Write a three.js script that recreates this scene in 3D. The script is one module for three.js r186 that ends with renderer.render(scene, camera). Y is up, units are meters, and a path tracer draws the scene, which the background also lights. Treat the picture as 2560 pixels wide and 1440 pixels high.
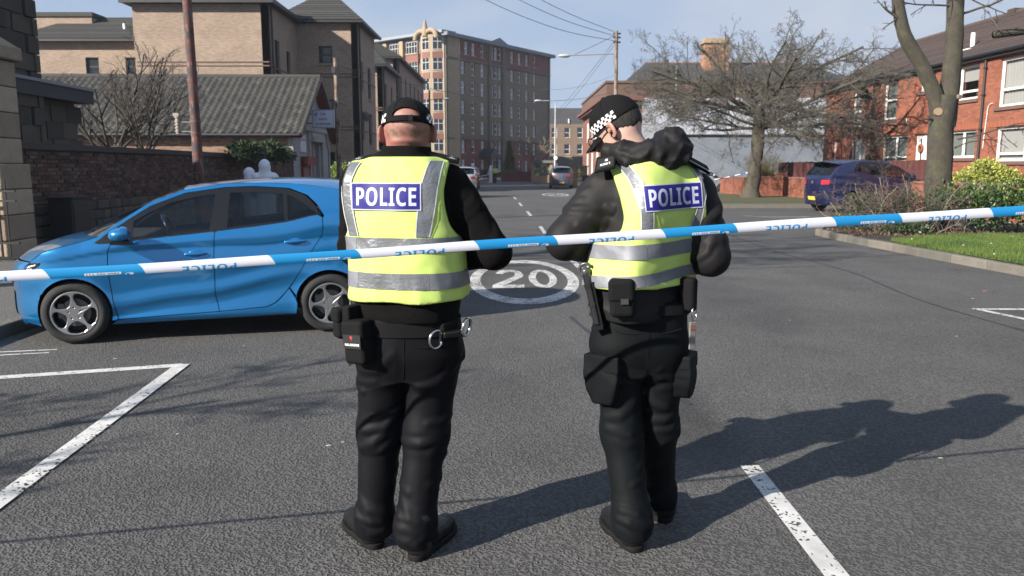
import * as THREE from 'three';
import { mergeGeometries, mergeVertices } from 'three/addons/utils/BufferGeometryUtils.js';
import { RoundedBoxGeometry } from 'three/addons/geometries/RoundedBoxGeometry.js';
import { ImprovedNoise } from 'three/addons/math/ImprovedNoise.js';

// ---------- camera, sky, sun, exposure ----------
const scene = new THREE.Scene();
const camera = new THREE.PerspectiveCamera(39.598, 16 / 9, 0.1, 900);
camera.position.set(0, 1.58, 0);
camera.rotation.x = -Math.atan(302 / 2000);
camera.focus = 3.25; camera.userData.fStop = 6.3;
const renderer = new THREE.WebGLRenderer();
renderer.toneMapping = THREE.LinearToneMapping;
renderer.toneMappingExposure = 2.3;
renderer.shadowMap.enabled = true;
const N3 = new ImprovedNoise();
const no = (x, y, z) => N3.noise(x + 31.7, y + 17.3, z + 9.1);
const clamp = (x, a = 0, b = 1) => Math.min(b, Math.max(a, x));
const lerp = (a, b, t) => a + (b - a) * t;
const sst = (a, b, x) => { const t = clamp((x - a) / (b - a)); return t * t * (3 - 2 * t); };
const fbm = (x, y, z, o = 4) => { let s = 0, a = 0.5; for (let i = 0; i < o; i++) { s += a * no(x, y, z); x *= 2.03; y *= 2.03; z *= 2.03; a *= 0.5; } return s; };
{ // thin spring sky: soft blue with veils of high cloud, whiter toward the horizon
  const W = 1024, H = 512, d = new Float32Array(W * H * 4);
  for (let j = 0; j < H; j++) for (let i = 0; i < W; i++) {
    const el = ((j + 0.5) / H - 0.5) * Math.PI, az = ((i + 0.5) / W - 0.5) * 2 * Math.PI;
    const y = Math.sin(el), x = Math.cos(el) * Math.cos(az), z = Math.cos(el) * Math.sin(az);
    const t = Math.pow(clamp(y), 0.5);
    const k = 1.6 / (Math.max(y, 0.0) + 0.28);
    let c = sst(-0.16, 0.34, fbm(x * k * 0.8, y * 3, z * k * 0.8, 5)) * 0.75;
    c *= lerp(1, 0.75, t);
    const b = [lerp(0.62, 0.22, t), lerp(0.72, 0.39, t), lerp(0.87, 0.70, t)], w = [0.72, 0.76, 0.84], o = (j * W + i) * 4;
    for (let q = 0; q < 3; q++) d[o + q] = lerp(b[q], w[q], c) * 0.39;
    d[o + 3] = 1;
  }
  const t = new THREE.DataTexture(d, W, H, THREE.RGBAFormat, THREE.FloatType);
  t.mapping = THREE.EquirectangularReflectionMapping; t.magFilter = THREE.LinearFilter; t.minFilter = THREE.LinearFilter; t.needsUpdate = true;
  scene.background = t; scene.environment = t;
}
const sun = new THREE.DirectionalLight(new THREE.Color(1, 0.93, 0.83), 5);
sun.position.set(-82, 51, 57); sun.target.position.set(0, 0, -30);
sun.position.add(sun.target.position); sun.castShadow = true; sun.shadow.radius = 1; sun.shadow.mapSize.set(4096, 4096);
Object.assign(sun.shadow.camera, { left: -90, right: 90, top: 90, bottom: -90, near: 1, far: 320 });
scene.add(sun, sun.target);
scene.fog = new THREE.FogExp2(new THREE.Color(0.62, 0.7, 0.82), 0.00035);

// ---------- helpers ----------
const V = (x, y, z) => new THREE.Vector3(x, y, z);
let seed = 7; const rnd = () => { seed |= 0; seed = (seed + 0x6D2B79F5) | 0; let t = Math.imul(seed ^ (seed >>> 15), 1 | seed); t = (t + Math.imul(t ^ (t >>> 7), 61 | t)) ^ t; return ((t ^ (t >>> 14)) >>> 0) / 4294967296; };
const rr = (a, b) => a + (b - a) * rnd();
const used = {};
const numbered = (n) => { const k = (used[n] = (used[n] ?? -1) + 1); return k ? `${n}_${String(k).padStart(3, '0')}` : n; };
function tag(o, label, category, group, kind) { if (label) o.userData.label = label; if (category) o.userData.category = category; if (group) o.userData.group = group; if (kind) o.userData.kind = kind; return o; }
function thing(name, label, category, [x, y, z] = [0, 0, 0], turn = 0, group) { const o = new THREE.Group(); o.name = numbered(name); o.position.set(x, y, z); o.rotation.y = turn; scene.add(o); return tag(o, label, category, group); }
const flat = (g) => (g.index ? g.toNonIndexed() : g);
function join(gs) { gs = gs.map((g) => { g = flat(g); for (const k of Object.keys(g.attributes)) if (!['position', 'normal', 'uv', 'color'].includes(k)) g.deleteAttribute(k); if (!g.attributes.uv) g.setAttribute('uv', new THREE.BufferAttribute(new Float32Array(g.attributes.position.count * 2), 2)); return g; }); return gs.length === 1 ? gs[0] : mergeGeometries(gs); }
function mesh(name, geo, m, parent) { const o = new THREE.Mesh(Array.isArray(geo) ? join(geo) : geo, m); o.castShadow = o.receiveShadow = true; if (!parent || parent === scene) { o.name = numbered(name); scene.add(o); } else { o.name = name; parent.add(o); } return o; }
function struct(name, geo, m, parent) { const o = mesh(name, geo, m, parent); if (!parent) o.userData.kind = 'structure'; return o; }
function boxUV(g, s = 1) { // metres on each face of a geometry, by the way it points
  g = flat(g); g.computeVertexNormals(); const p = g.attributes.position, n = g.attributes.normal, uv = new Float32Array(p.count * 2);
  for (let i = 0; i < p.count; i++) { const ax = Math.abs(n.getX(i)), ay = Math.abs(n.getY(i)), az = Math.abs(n.getZ(i)); let u, v; if (ay >= ax && ay >= az) { u = p.getX(i); v = p.getZ(i); } else if (ax > az) { u = p.getZ(i); v = p.getY(i); } else { u = p.getX(i); v = p.getY(i); } uv[2 * i] = u * s; uv[2 * i + 1] = v * s; }
  g.setAttribute('uv', new THREE.BufferAttribute(uv, 2)); return g;
}
const box = (w, h, d, x = 0, y = 0, z = 0, ry = 0) => { const g = new THREE.BoxGeometry(w, h, d); if (ry) g.rotateY(ry); return boxUV(g.translate(x, y, z)); };
const bx = (x0, x1, y0, y1, z0, z1) => box(Math.abs(x1 - x0), Math.abs(y1 - y0), Math.abs(z1 - z0), (x0 + x1) / 2, (y0 + y1) / 2, (z0 + z1) / 2);
const cyl = (r0, r1, a, b, n = 12) => { const d = b.clone().sub(a), g = new THREE.CylinderGeometry(r1, r0, d.length(), n); g.translate(0, d.length() / 2, 0); g.applyQuaternion(new THREE.Quaternion().setFromUnitVectors(V(0, 1, 0), d.clone().normalize())); return g.translate(a.x, a.y, a.z); };
const tube = (pts, r, seg = 40, rad = 6) => new THREE.TubeGeometry(new THREE.CatmullRomCurve3(pts), seg, r, rad);
const prism = (pts, depth) => { const s = new THREE.Shape(pts.map(([x, y]) => new THREE.Vector2(x, y))); return boxUV(new THREE.ExtrudeGeometry(s, { depth, bevelEnabled: false })); };
const lin = (r, g, b) => new THREE.Color().setRGB(r, g, b);
const col = (c) => (Array.isArray(c) ? lin(...c) : new THREE.Color(c));
const mat = (c, roughness = 0.8, o = {}) => new THREE.MeshStandardMaterial({ color: col(c), roughness, ...o });
const phys = (c, roughness = 0.5, o = {}) => new THREE.MeshPhysicalMaterial({ color: col(c), roughness, ...o });
// tileable noise
function lattice(n, s) { const a = new Float32Array(n * n); let q = s * 7919 + 13; for (let i = 0; i < n * n; i++) { q = (Math.imul(q, 1664525) + 1013904223) >>> 0; a[i] = q / 4294967296; } return a; }
const lats = {};
function vn(u, v, n, s) { const L = lats[n + '_' + s] ??= lattice(n, s); u = (u - Math.floor(u)) * n; v = (v - Math.floor(v)) * n; const i = Math.floor(u) % n, j = Math.floor(v) % n, a = u - Math.floor(u), b = v - Math.floor(v), i1 = (i + 1) % n, j1 = (j + 1) % n, x = a * a * (3 - 2 * a), y = b * b * (3 - 2 * b); return lerp(lerp(L[j * n + i], L[j * n + i1], x), lerp(L[j1 * n + i], L[j1 * n + i1], x), y); }
const vf = (u, v, n, o, s) => { let t = 0, a = 0.5, z = 0; for (let i = 0; i < o; i++) { t += a * vn(u, v, n, s + i); z += a; n *= 2; a *= 0.55; } return t / z; };
const s2b = (x) => Math.round(255 * clamp(x <= 0.0031308 ? 12.92 * x : 1.055 * Math.pow(x, 1 / 2.4) - 0.055));
function dataTex(W, H, fn, srgb = true, tile = [1, 1]) { const d = new Uint8Array(W * H * 4); for (let j = 0; j < H; j++) for (let i = 0; i < W; i++) { const c = fn((i + 0.5) / W, (j + 0.5) / H, i, j), o = (j * W + i) * 4; if (srgb) { d[o] = s2b(c[0]); d[o + 1] = s2b(c[1]); d[o + 2] = s2b(c[2]); } else { const v = typeof c === 'number' ? c : c[0]; d[o] = d[o + 1] = d[o + 2] = Math.round(255 * clamp(v)); } d[o + 3] = 255; } const t = new THREE.DataTexture(d, W, H); t.wrapS = t.wrapT = THREE.RepeatWrapping; t.magFilter = THREE.LinearFilter; t.minFilter = THREE.LinearMipmapLinearFilter; t.generateMipmaps = true; if (srgb) t.colorSpace = THREE.SRGBColorSpace; t.repeat.set(1 / tile[0], 1 / tile[1]); t.needsUpdate = true; return t; }
function canvasTex(w, h, draw, srgb = true) { const c = document.createElement('canvas'); c.width = w; c.height = h; const x = c.getContext('2d'); draw(x, w, h); const t = new THREE.CanvasTexture(c); if (srgb) t.colorSpace = THREE.SRGBColorSpace; t.magFilter = THREE.LinearFilter; return t; }
const retile = (t, w, h) => { const c = t.clone(); c.repeat.set(1 / w, 1 / h); c.needsUpdate = true; return c; };
// brickwork too far off to pick the bricks apart: colour and fine relief
function brickMat(base, mortar, vary, { bw = 0.225, bh = 0.075, nx = 14, ny = 28, px = 1024, rough = 0.9, bump = 0.006, dirt = 0.25, s = 1 } = {}) {
  const K = lattice(64, s * 5), tile = [bw * nx, bh * ny];
  const cell = (u, v) => { const r = Math.floor(v * ny), o = r % 2 ? 0.5 : 0, x = u * nx + o, i = Math.floor(x) % nx, fx = x - Math.floor(x), fy = v * ny - r, jx = 0.03, jy = 0.075; return [Math.min(fx / jx, (1 - fx) / jx, fy / jy, (1 - fy) / jy), K[(r % 64) * 64 + ((i * 7) % 64)], K[((r + 31) % 64) * 64 + ((i * 11) % 64)]]; };
  const map = dataTex(px, px, (u, v) => { const [e, k, k2] = cell(u, v), m = sst(0.5, 1.3, e), d = 1 - dirt * vf(u, v, 4, 5, s), g = 0.88 + 0.24 * vn(u, v, 256, s); return base.map((b, q) => lerp(mortar[q], b * (1 + vary * (k - 0.5) * 2 + (q ? -0.1 : 0.05) * vary * (k2 - 0.5)), m) * d * g); }, true, tile);
  const bm = dataTex(px, px, (u, v) => sst(0.3, 1.4, cell(u, v)[0]) * 0.8 + 0.2 * vn(u, v, 256, s), false, tile);
  return mat(0xffffff, rough, { map, bumpMap: bm, bumpScale: bump });
}
const mottle = dataTex(512, 512, (u, v) => { const k = 0.72 + 0.4 * vf(u, v, 6, 6, 3); return [k, k, k]; }, true, [2, 2]);
const grainB = dataTex(512, 512, (u, v) => vf(u, v, 32, 4, 9), false, [0.6, 0.6]);
const stoneM = (c, rough = 0.92, t = 2) => mat(c, rough, { map: retile(mottle, t, t), bumpMap: retile(grainB, 0.7, 0.7), bumpScale: 0.008 });
// surface of a distance field, as one smooth mesh (naive surface nets)
function netMesh(f, lo, hi, h) {
  const nx = Math.ceil((hi[0] - lo[0]) / h) + 1, ny = Math.ceil((hi[1] - lo[1]) / h) + 1, nz = Math.ceil((hi[2] - lo[2]) / h) + 1;
  const D = new Float32Array(nx * ny * nz), id = new Int32Array(nx * ny * nz).fill(-1), P = [], I = [], at = (i, j, k) => (k * ny + j) * nx + i;
  for (let k = 0; k < nz; k++) for (let j = 0; j < ny; j++) { let i = 0; while (i < nx) { const d = f(lo[0] + i * h, lo[1] + j * h, lo[2] + k * h); let skip = Math.abs(d) > 6 * h ? Math.floor((Math.abs(d) * 0.5) / h) : 1; skip = Math.max(1, skip); for (let q = 0; q < skip && i < nx; q++, i++) D[at(i, j, k)] = d; } }
  const C = [[0, 0, 0], [1, 0, 0], [0, 1, 0], [1, 1, 0], [0, 0, 1], [1, 0, 1], [0, 1, 1], [1, 1, 1]], Ed = [[0, 1], [2, 3], [4, 5], [6, 7], [0, 2], [1, 3], [4, 6], [5, 7], [0, 4], [1, 5], [2, 6], [3, 7]];
  for (let k = 0; k < nz - 1; k++) for (let j = 0; j < ny - 1; j++) for (let i = 0; i < nx - 1; i++) {
    const v = C.map(([a, b, c]) => D[at(i + a, j + b, k + c)]); let s = 0; for (const q of v) s += q < 0 ? 1 : 0; if (s === 0 || s === 8) continue;
    let x = 0, y = 0, z = 0, n = 0;
    for (const [a, b] of Ed) if (v[a] < 0 !== v[b] < 0) { const t = v[a] / (v[a] - v[b]), A = C[a], B = C[b]; x += A[0] + (B[0] - A[0]) * t; y += A[1] + (B[1] - A[1]) * t; z += A[2] + (B[2] - A[2]) * t; n++; }
    id[at(i, j, k)] = P.length / 3; P.push(lo[0] + (i + x / n) * h, lo[1] + (j + y / n) * h, lo[2] + (k + z / n) * h);
  }
  const quad = (a, b, c, d, fl) => { if (a < 0 || b < 0 || c < 0 || d < 0) return; fl ? I.push(a, b, c, a, c, d) : I.push(a, c, b, a, d, c); };
  for (let k = 1; k < nz - 1; k++) for (let j = 1; j < ny - 1; j++) for (let i = 1; i < nx - 1; i++) {
    const s = D[at(i, j, k)] < 0;
    if (s !== D[at(i + 1, j, k)] < 0) quad(id[at(i, j - 1, k - 1)], id[at(i, j, k - 1)], id[at(i, j, k)], id[at(i, j - 1, k)], s);
    if (s !== D[at(i, j + 1, k)] < 0) quad(id[at(i - 1, j, k - 1)], id[at(i - 1, j, k)], id[at(i, j, k)], id[at(i, j, k - 1)], s);
    if (s !== D[at(i, j, k + 1)] < 0) quad(id[at(i - 1, j - 1, k)], id[at(i, j - 1, k)], id[at(i, j, k)], id[at(i - 1, j, k)], s);
  }
  const g = new THREE.BufferGeometry(); g.setAttribute('position', new THREE.Float32BufferAttribute(P, 3)); g.setIndex(I); g.computeVertexNormals();
  const uv = new Float32Array((P.length / 3) * 2), nn = g.attributes.normal; for (let i = 0; i < P.length / 3; i++) { const ax = Math.abs(nn.getX(i)); uv[2 * i] = ax > 0.8 ? P[3 * i + 2] : P[3 * i]; uv[2 * i + 1] = P[3 * i + 1]; }
  g.setAttribute('uv', new THREE.BufferAttribute(uv, 2)); return g;
}
const smin = (a, b, k) => { const h = clamp(0.5 + (0.5 * (b - a)) / k); return lerp(b, a, h) - k * h * (1 - h); };
const smax = (a, b, k) => -smin(-a, -b, k);
function cap(px, py, pz, a, b, ra, rb) { const bx_ = b[0] - a[0], by = b[1] - a[1], bz = b[2] - a[2], qx = px - a[0], qy = py - a[1], qz = pz - a[2], t = clamp((qx * bx_ + qy * by + qz * bz) / (bx_ * bx_ + by * by + bz * bz)), dx = qx - bx_ * t, dy = qy - by * t, dz = qz - bz * t; return Math.sqrt(dx * dx + dy * dy + dz * dz) - lerp(ra, rb, t); }
const ell = (x, y, z, a, b, c) => { const k = Math.sqrt((x / a) ** 2 + (y / b) ** 2 + (z / c) ** 2), k2 = Math.sqrt((x / a / a) ** 2 + (y / b / b) ** 2 + (z / c / c) ** 2); return k2 > 1e-6 ? (k * (k - 1)) / k2 : -Math.min(a, b, c); };
const ST = 0.0325; // the street runs this far left of the view
const st = (t, y, s) => V(t * Math.cos(ST) - s * Math.sin(ST), y, -s * Math.cos(ST) - t * Math.sin(ST));
// ---------- the setting: road, pavements, kerbs, markings, lawn ----------
const asphC = dataTex(2048, 2048, (u, v) => { // chippings bound in dark tar
  const a = vn(u, v, 330, 41), b = vn(u, v, 190, 42), c = vn(u, v, 700, 43), big = vf(u, v, 5, 4, 44), st_ = sst(0.3, 0.72, a * 0.6 + b * 0.4);
  let k = lerp(0.039, 0.081, st_) * (0.82 + 0.36 * c) * (0.84 + 0.32 * big); if (vn(u, v, 500, 47) > 0.965) k *= 1.9; return [k * 1.035, k, k * 0.975]; }, true, [2.6, 2.6]);
const asphB = dataTex(2048, 2048, (u, v) => 0.55 * sst(0.25, 0.75, vn(u, v, 330, 41) * 0.6 + vn(u, v, 190, 42) * 0.4) + 0.3 * vn(u, v, 700, 43) + 0.15 * vf(u, v, 40, 2, 45), false, [2.6, 2.6]);
const asphM = mat(0xffffff, 0.86, { map: asphC, bumpMap: asphB, bumpScale: 0.0075, vertexColors: true });
const stains = [[1.05, -5.1, 0.35, 0.9, 0.3], [3.5, -3.5, 0.3, 0.2, 0.35], [4.6, -6.3, 0.5, 0.25, 0.4], [-1.2, -9.5, 0.9, 2, 0.22], [2.6, -10, 0.7, 3, 0.2], [-0.6, -15, 0.8, 4, 0.2], [3.2, -17, 0.8, 5, 0.2], [-3.2, -5, 0.8, 0.6, 0.2], [0.2, -2.6, 0.3, 0.3, 0.25], [-1.6, -3.9, 0.5, 0.3, 0.18]];
const stain = (x, z) => { let q = 0; for (const [a, b, w, l, k] of stains) { const d = Math.hypot((x - a) / w, (z - b) / l) + 0.9 * fbm(x * 2.2, 4, z * 2.2, 3); q += k * sst(1.15, 0.55, d); } return q; };
const roadTone = (x, z) => 0.98 + 0.3 * fbm(x * 0.35, 3, z * 0.35, 3) + 0.24 * fbm(x * 1.7, 8, z * 1.1, 3) - 0.26 * sst(0.16, 0.34, fbm(x * 0.9, 21, z * 0.6, 4)) - stain(x, z);

{
  const xs = [], zs = []; for (let x = -260; x < -14; x += 20) xs.push(x); for (let x = -14; x <= 14; x += 0.2) xs.push(x); for (let x = 20; x <= 260; x += 20) xs.push(x);
  for (let z = 40; z > 1; z -= 6) zs.push(z); for (let z = 0; z > -30; z -= 0.2) zs.push(z); for (let z = -30; z > -70; z -= 1) zs.push(z); for (let z = -75; z >= -420; z -= 15) zs.push(z);
  const P = [], U = [], C = [], I = [], n = xs.length;
  for (const z of zs) for (const x of xs) { P.push(x, 0, z); U.push(x, z); const k = Math.abs(x) < 15 ? roadTone(x, z) : 1; C.push(k, k, k); }
  for (let j = 0; j < zs.length - 1; j++) for (let i = 0; i < n - 1; i++) { const a = j * n + i; I.push(a, a + 1, a + n, a + 1, a + n + 1, a + n); }
  const g = new THREE.BufferGeometry(); g.setAttribute('position', new THREE.Float32BufferAttribute(P, 3)); g.setAttribute('uv', new THREE.Float32BufferAttribute(U, 2)); g.setAttribute('color', new THREE.Float32BufferAttribute(C, 3)); g.setIndex(I); g.computeVertexNormals();
  struct('road', g, asphM);
}
// tar joints along old repairs
const tarM = mat([0.022, 0.022, 0.024], 0.6, { bumpMap: grainB, bumpScale: 0.003 });
const ribbon = (pts, w, y) => { const P = [], U = []; const c = new THREE.CatmullRomCurve3(pts.map(([x, z]) => V(x, y, z))), n = pts.length * 12; let L = null; for (let i = 0; i <= n; i++) { const p = c.getPoint(i / n), t = c.getTangent(i / n), s = (w / 2) * (0.75 + 0.5 * (0.5 + no(p.x * 3, 2, p.z * 3))), a = V(p.x - t.z * s, y, p.z + t.x * s), b = V(p.x + t.z * s, y, p.z - t.x * s); if (L) for (const q of [L[0], a, L[1], L[1], a, b]) { P.push(q.x, q.y, q.z); U.push(q.x, q.z); } L = [a, b]; } const g = new THREE.BufferGeometry(); g.setAttribute('position', new THREE.Float32BufferAttribute(P, 3)); g.setAttribute('uv', new THREE.Float32BufferAttribute(U, 2)); g.computeVertexNormals(); const nr = g.attributes.normal; if (nr.getY(0) < 0) for (let i = 0; i < P.length / 9; i++) { const q = g.attributes.position, x = [q.getX(3 * i + 1), q.getY(3 * i + 1), q.getZ(3 * i + 1)]; q.setXYZ(3 * i + 1, q.getX(3 * i + 2), q.getY(3 * i + 2), q.getZ(3 * i + 2)); q.setXYZ(3 * i + 2, ...x); } g.computeVertexNormals(); return g; };
struct('tar_joint', ribbon([[5.2, -20], [5.0, -15], [5.15, -12], [4.9, -9.4], [5.05, -7]], 0.035, 0.004), tarM);
struct('tar_joint', ribbon([[-3, -21.2], [0, -20.6], [2.6, -20.4]], 0.05, 0.004), tarM);
struct('tar_joint', ribbon([[-2.2, -12.2], [-0.9, -12.6], [0.4, -12.4], [1.9, -12.9], [3.2, -12.5], [4.9, -12.8]], 0.022, 0.004), tarM);
struct('tar_joint', ribbon([[0.62, -8.4], [0.9, -6.6], [1.2, -5.2]], 0.04, 0.004), tarM);
// markings: worn thermoplastic
const wornA = dataTex(1024, 1024, (u, v) => { const chips = vn(u, v, 150, 71) * 0.45 + vn(u, v, 70, 72) * 0.3 + vf(u, v, 8, 3, 73) * 0.25; return sst(0.3, 0.36, chips); }, false, [1.6, 1.6]);
const wornB = dataTex(1024, 1024, (u, v) => { const chips = vn(u, v, 190, 75) * 0.4 + vn(u, v, 60, 76) * 0.3 + vf(u, v, 8, 3, 77) * 0.3; return sst(0.37, 0.45, chips); }, false, [1.6, 1.6]);
const paintC = dataTex(512, 512, (u, v) => { const k = 0.47 * (0.62 + 0.6 * vf(u, v, 12, 5, 74)); return [k, k * 0.985, k * 0.95]; }, true, [0.9, 0.9]);
const paintM = mat(0xffffff, 0.75, { map: paintC, alphaMap: wornA, transparent: true });
const paintM2 = mat(0xffffff, 0.75, { map: paintC, alphaMap: wornB, transparent: true });
const mark = (pts, m = paintM, y = 0.004, label) => { const s = new THREE.Shape(pts.map(([x, z]) => new THREE.Vector2(x, -z))), g = new THREE.ShapeGeometry(s); g.rotateX(-Math.PI / 2); g.translate(0, y, 0); const p = g.attributes.position, u = new Float32Array(p.count * 2); for (let i = 0; i < p.count; i++) { u[2 * i] = p.getX(i); u[2 * i + 1] = p.getZ(i); } g.setAttribute('uv', new THREE.BufferAttribute(u, 2)); g.computeVertexNormals(); return struct('road_marking', g, m); };
const strip = (a, b, w, m, y) => { const d = Math.hypot(b[0] - a[0], b[1] - a[1]), nx = (-(b[1] - a[1]) / d) * w / 2, nz = ((b[0] - a[0]) / d) * w / 2; return mark([[a[0] + nx, a[1] + nz], [b[0] + nx, b[1] + nz], [b[0] - nx, b[1] - nz], [a[0] - nx, a[1] - nz]], m, y); };
strip([1.27, -4.09], [1.265, -1.2], 0.1, paintM);                       // nearest centre dash
strip([1.08, -12.55], [1.01, -14.2], 0.1, paintM2); strip([0.8, -19.2], [0.76, -21.6], 0.1, paintM2); strip([0.62, -26.2], [0.55, -29], 0.1, paintM2); strip([0.4, -33], [0.32, -36], 0.1, paintM2); strip([0.2, -40], [0.1, -43], 0.1, paintM2);
strip([-2.66, -6.285], [-4.3, -5.77], 0.11, paintM); strip([-2.66, -6.3], [-2.42, -3.3], 0.11, paintM, 0.008);  // bay lines on the left
strip([-3.98, -6.72], [-4.6, -6.56], 0.035, paintM); strip([-3.98, -6.84], [-4.6, -6.7], 0.035, paintM);
strip([5.2, -8.86], [7.2, -8.8], 0.09, paintM2); strip([5.2, -8.88], [5.6, -7.4], 0.09, paintM2, 0.008);
strip([8.2, -25.6], [9.6, -25.9], 0.1, paintM2); strip([8.2, -25.6], [7.6, -26.4], 0.1, paintM2, 0.008);
{ // the 20 roundel, stretched along the road
  const sh = (o, cx, cz, sx, sz) => { const s = new THREE.Shape(), p = 64; for (let i = 0; i < p; i++) { const a = (i / p) * 2 * Math.PI, x = cx + sx * Math.cos(a), y = cz + sz * Math.sin(a); i ? s.lineTo(x, y) : s.moveTo(x, y); } const h = new THREE.Path(); for (let i = p; i-- > 0;) { const a = (i / p) * 2 * Math.PI, x = cx + (sx - o) * Math.cos(a), y = cz + (sz - o * 2.6) * Math.sin(a); i < p - 1 ? h.lineTo(x, y) : h.moveTo(x, y); } s.holes.push(h); return s; };
  const two = new THREE.Shape([[-0.43, -0.95], [0.0, -0.95], [0.0, -0.66], [-0.26, -0.66], [-0.02, 0.1], [0.0, 0.42], [-0.05, 0.72], [-0.14, 0.9], [-0.26, 0.94], [-0.37, 0.82], [-0.42, 0.5], [-0.31, 0.44], [-0.27, 0.62], [-0.2, 0.68], [-0.14, 0.6], [-0.12, 0.4], [-0.16, 0.12], [-0.43, -0.7]].map((p) => new THREE.Vector2(p[0], p[1])));
  const shapes = [sh(0.155, 0, 0, 0.775, 2.22), sh(0.105, 0.27, 0, 0.2, 0.95), two];
  const g = join(shapes.map((s) => new THREE.ShapeGeometry(s, 24))); g.rotateX(-Math.PI / 2); g.translate(0.17, 0.004, -11.4); const p = g.attributes.position, u = new Float32Array(p.count * 2); for (let i = 0; i < p.count; i++) { u[2 * i] = p.getX(i); u[2 * i + 1] = p.getZ(i); } g.setAttribute('uv', new THREE.BufferAttribute(u, 2));
  struct('speed_roundel', g, paintM2);
  const g2 = g.clone().scale(1, 1, 1.15).translate(2.35, 0, -33.6); struct('speed_roundel', g2, paintM2);
}
// left pavement with kerb stones
const slabM = stoneM([0.085, 0.082, 0.078], 0.9, 3), kerbM = [[0.13, 0.118, 0.1], [0.105, 0.1, 0.085], [0.155, 0.14, 0.118]].map((c) => stoneM(c, 0.92, 1.1));
const pav = struct('pavement', [bx(-8.4, -4.66, -0.1, 0.11, -120, 8)], slabM); pav.rotation.y = ST;
const kl = struct('kerb', [bx(-4.66, -4.65, -0.1, 0.05, -120, 8)], slabM); kl.rotation.y = ST;
for (let i = 0; i < 44; i++) { const s = 4 + i * 0.92; mesh('kerb_stone', boxUV(new RoundedBoxGeometry(0.15, 0.24, 0.905, 1, 0.015).translate(-4.575, 0.005 + rr(-0.004, 0.004), -s)), kerbM[i % 3], kl); }
const kl2 = mesh('kerb_stone', [bx(-4.65, -4.5, -0.1, 0.12, -118, -44.1)], kerbM[0], kl);
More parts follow.
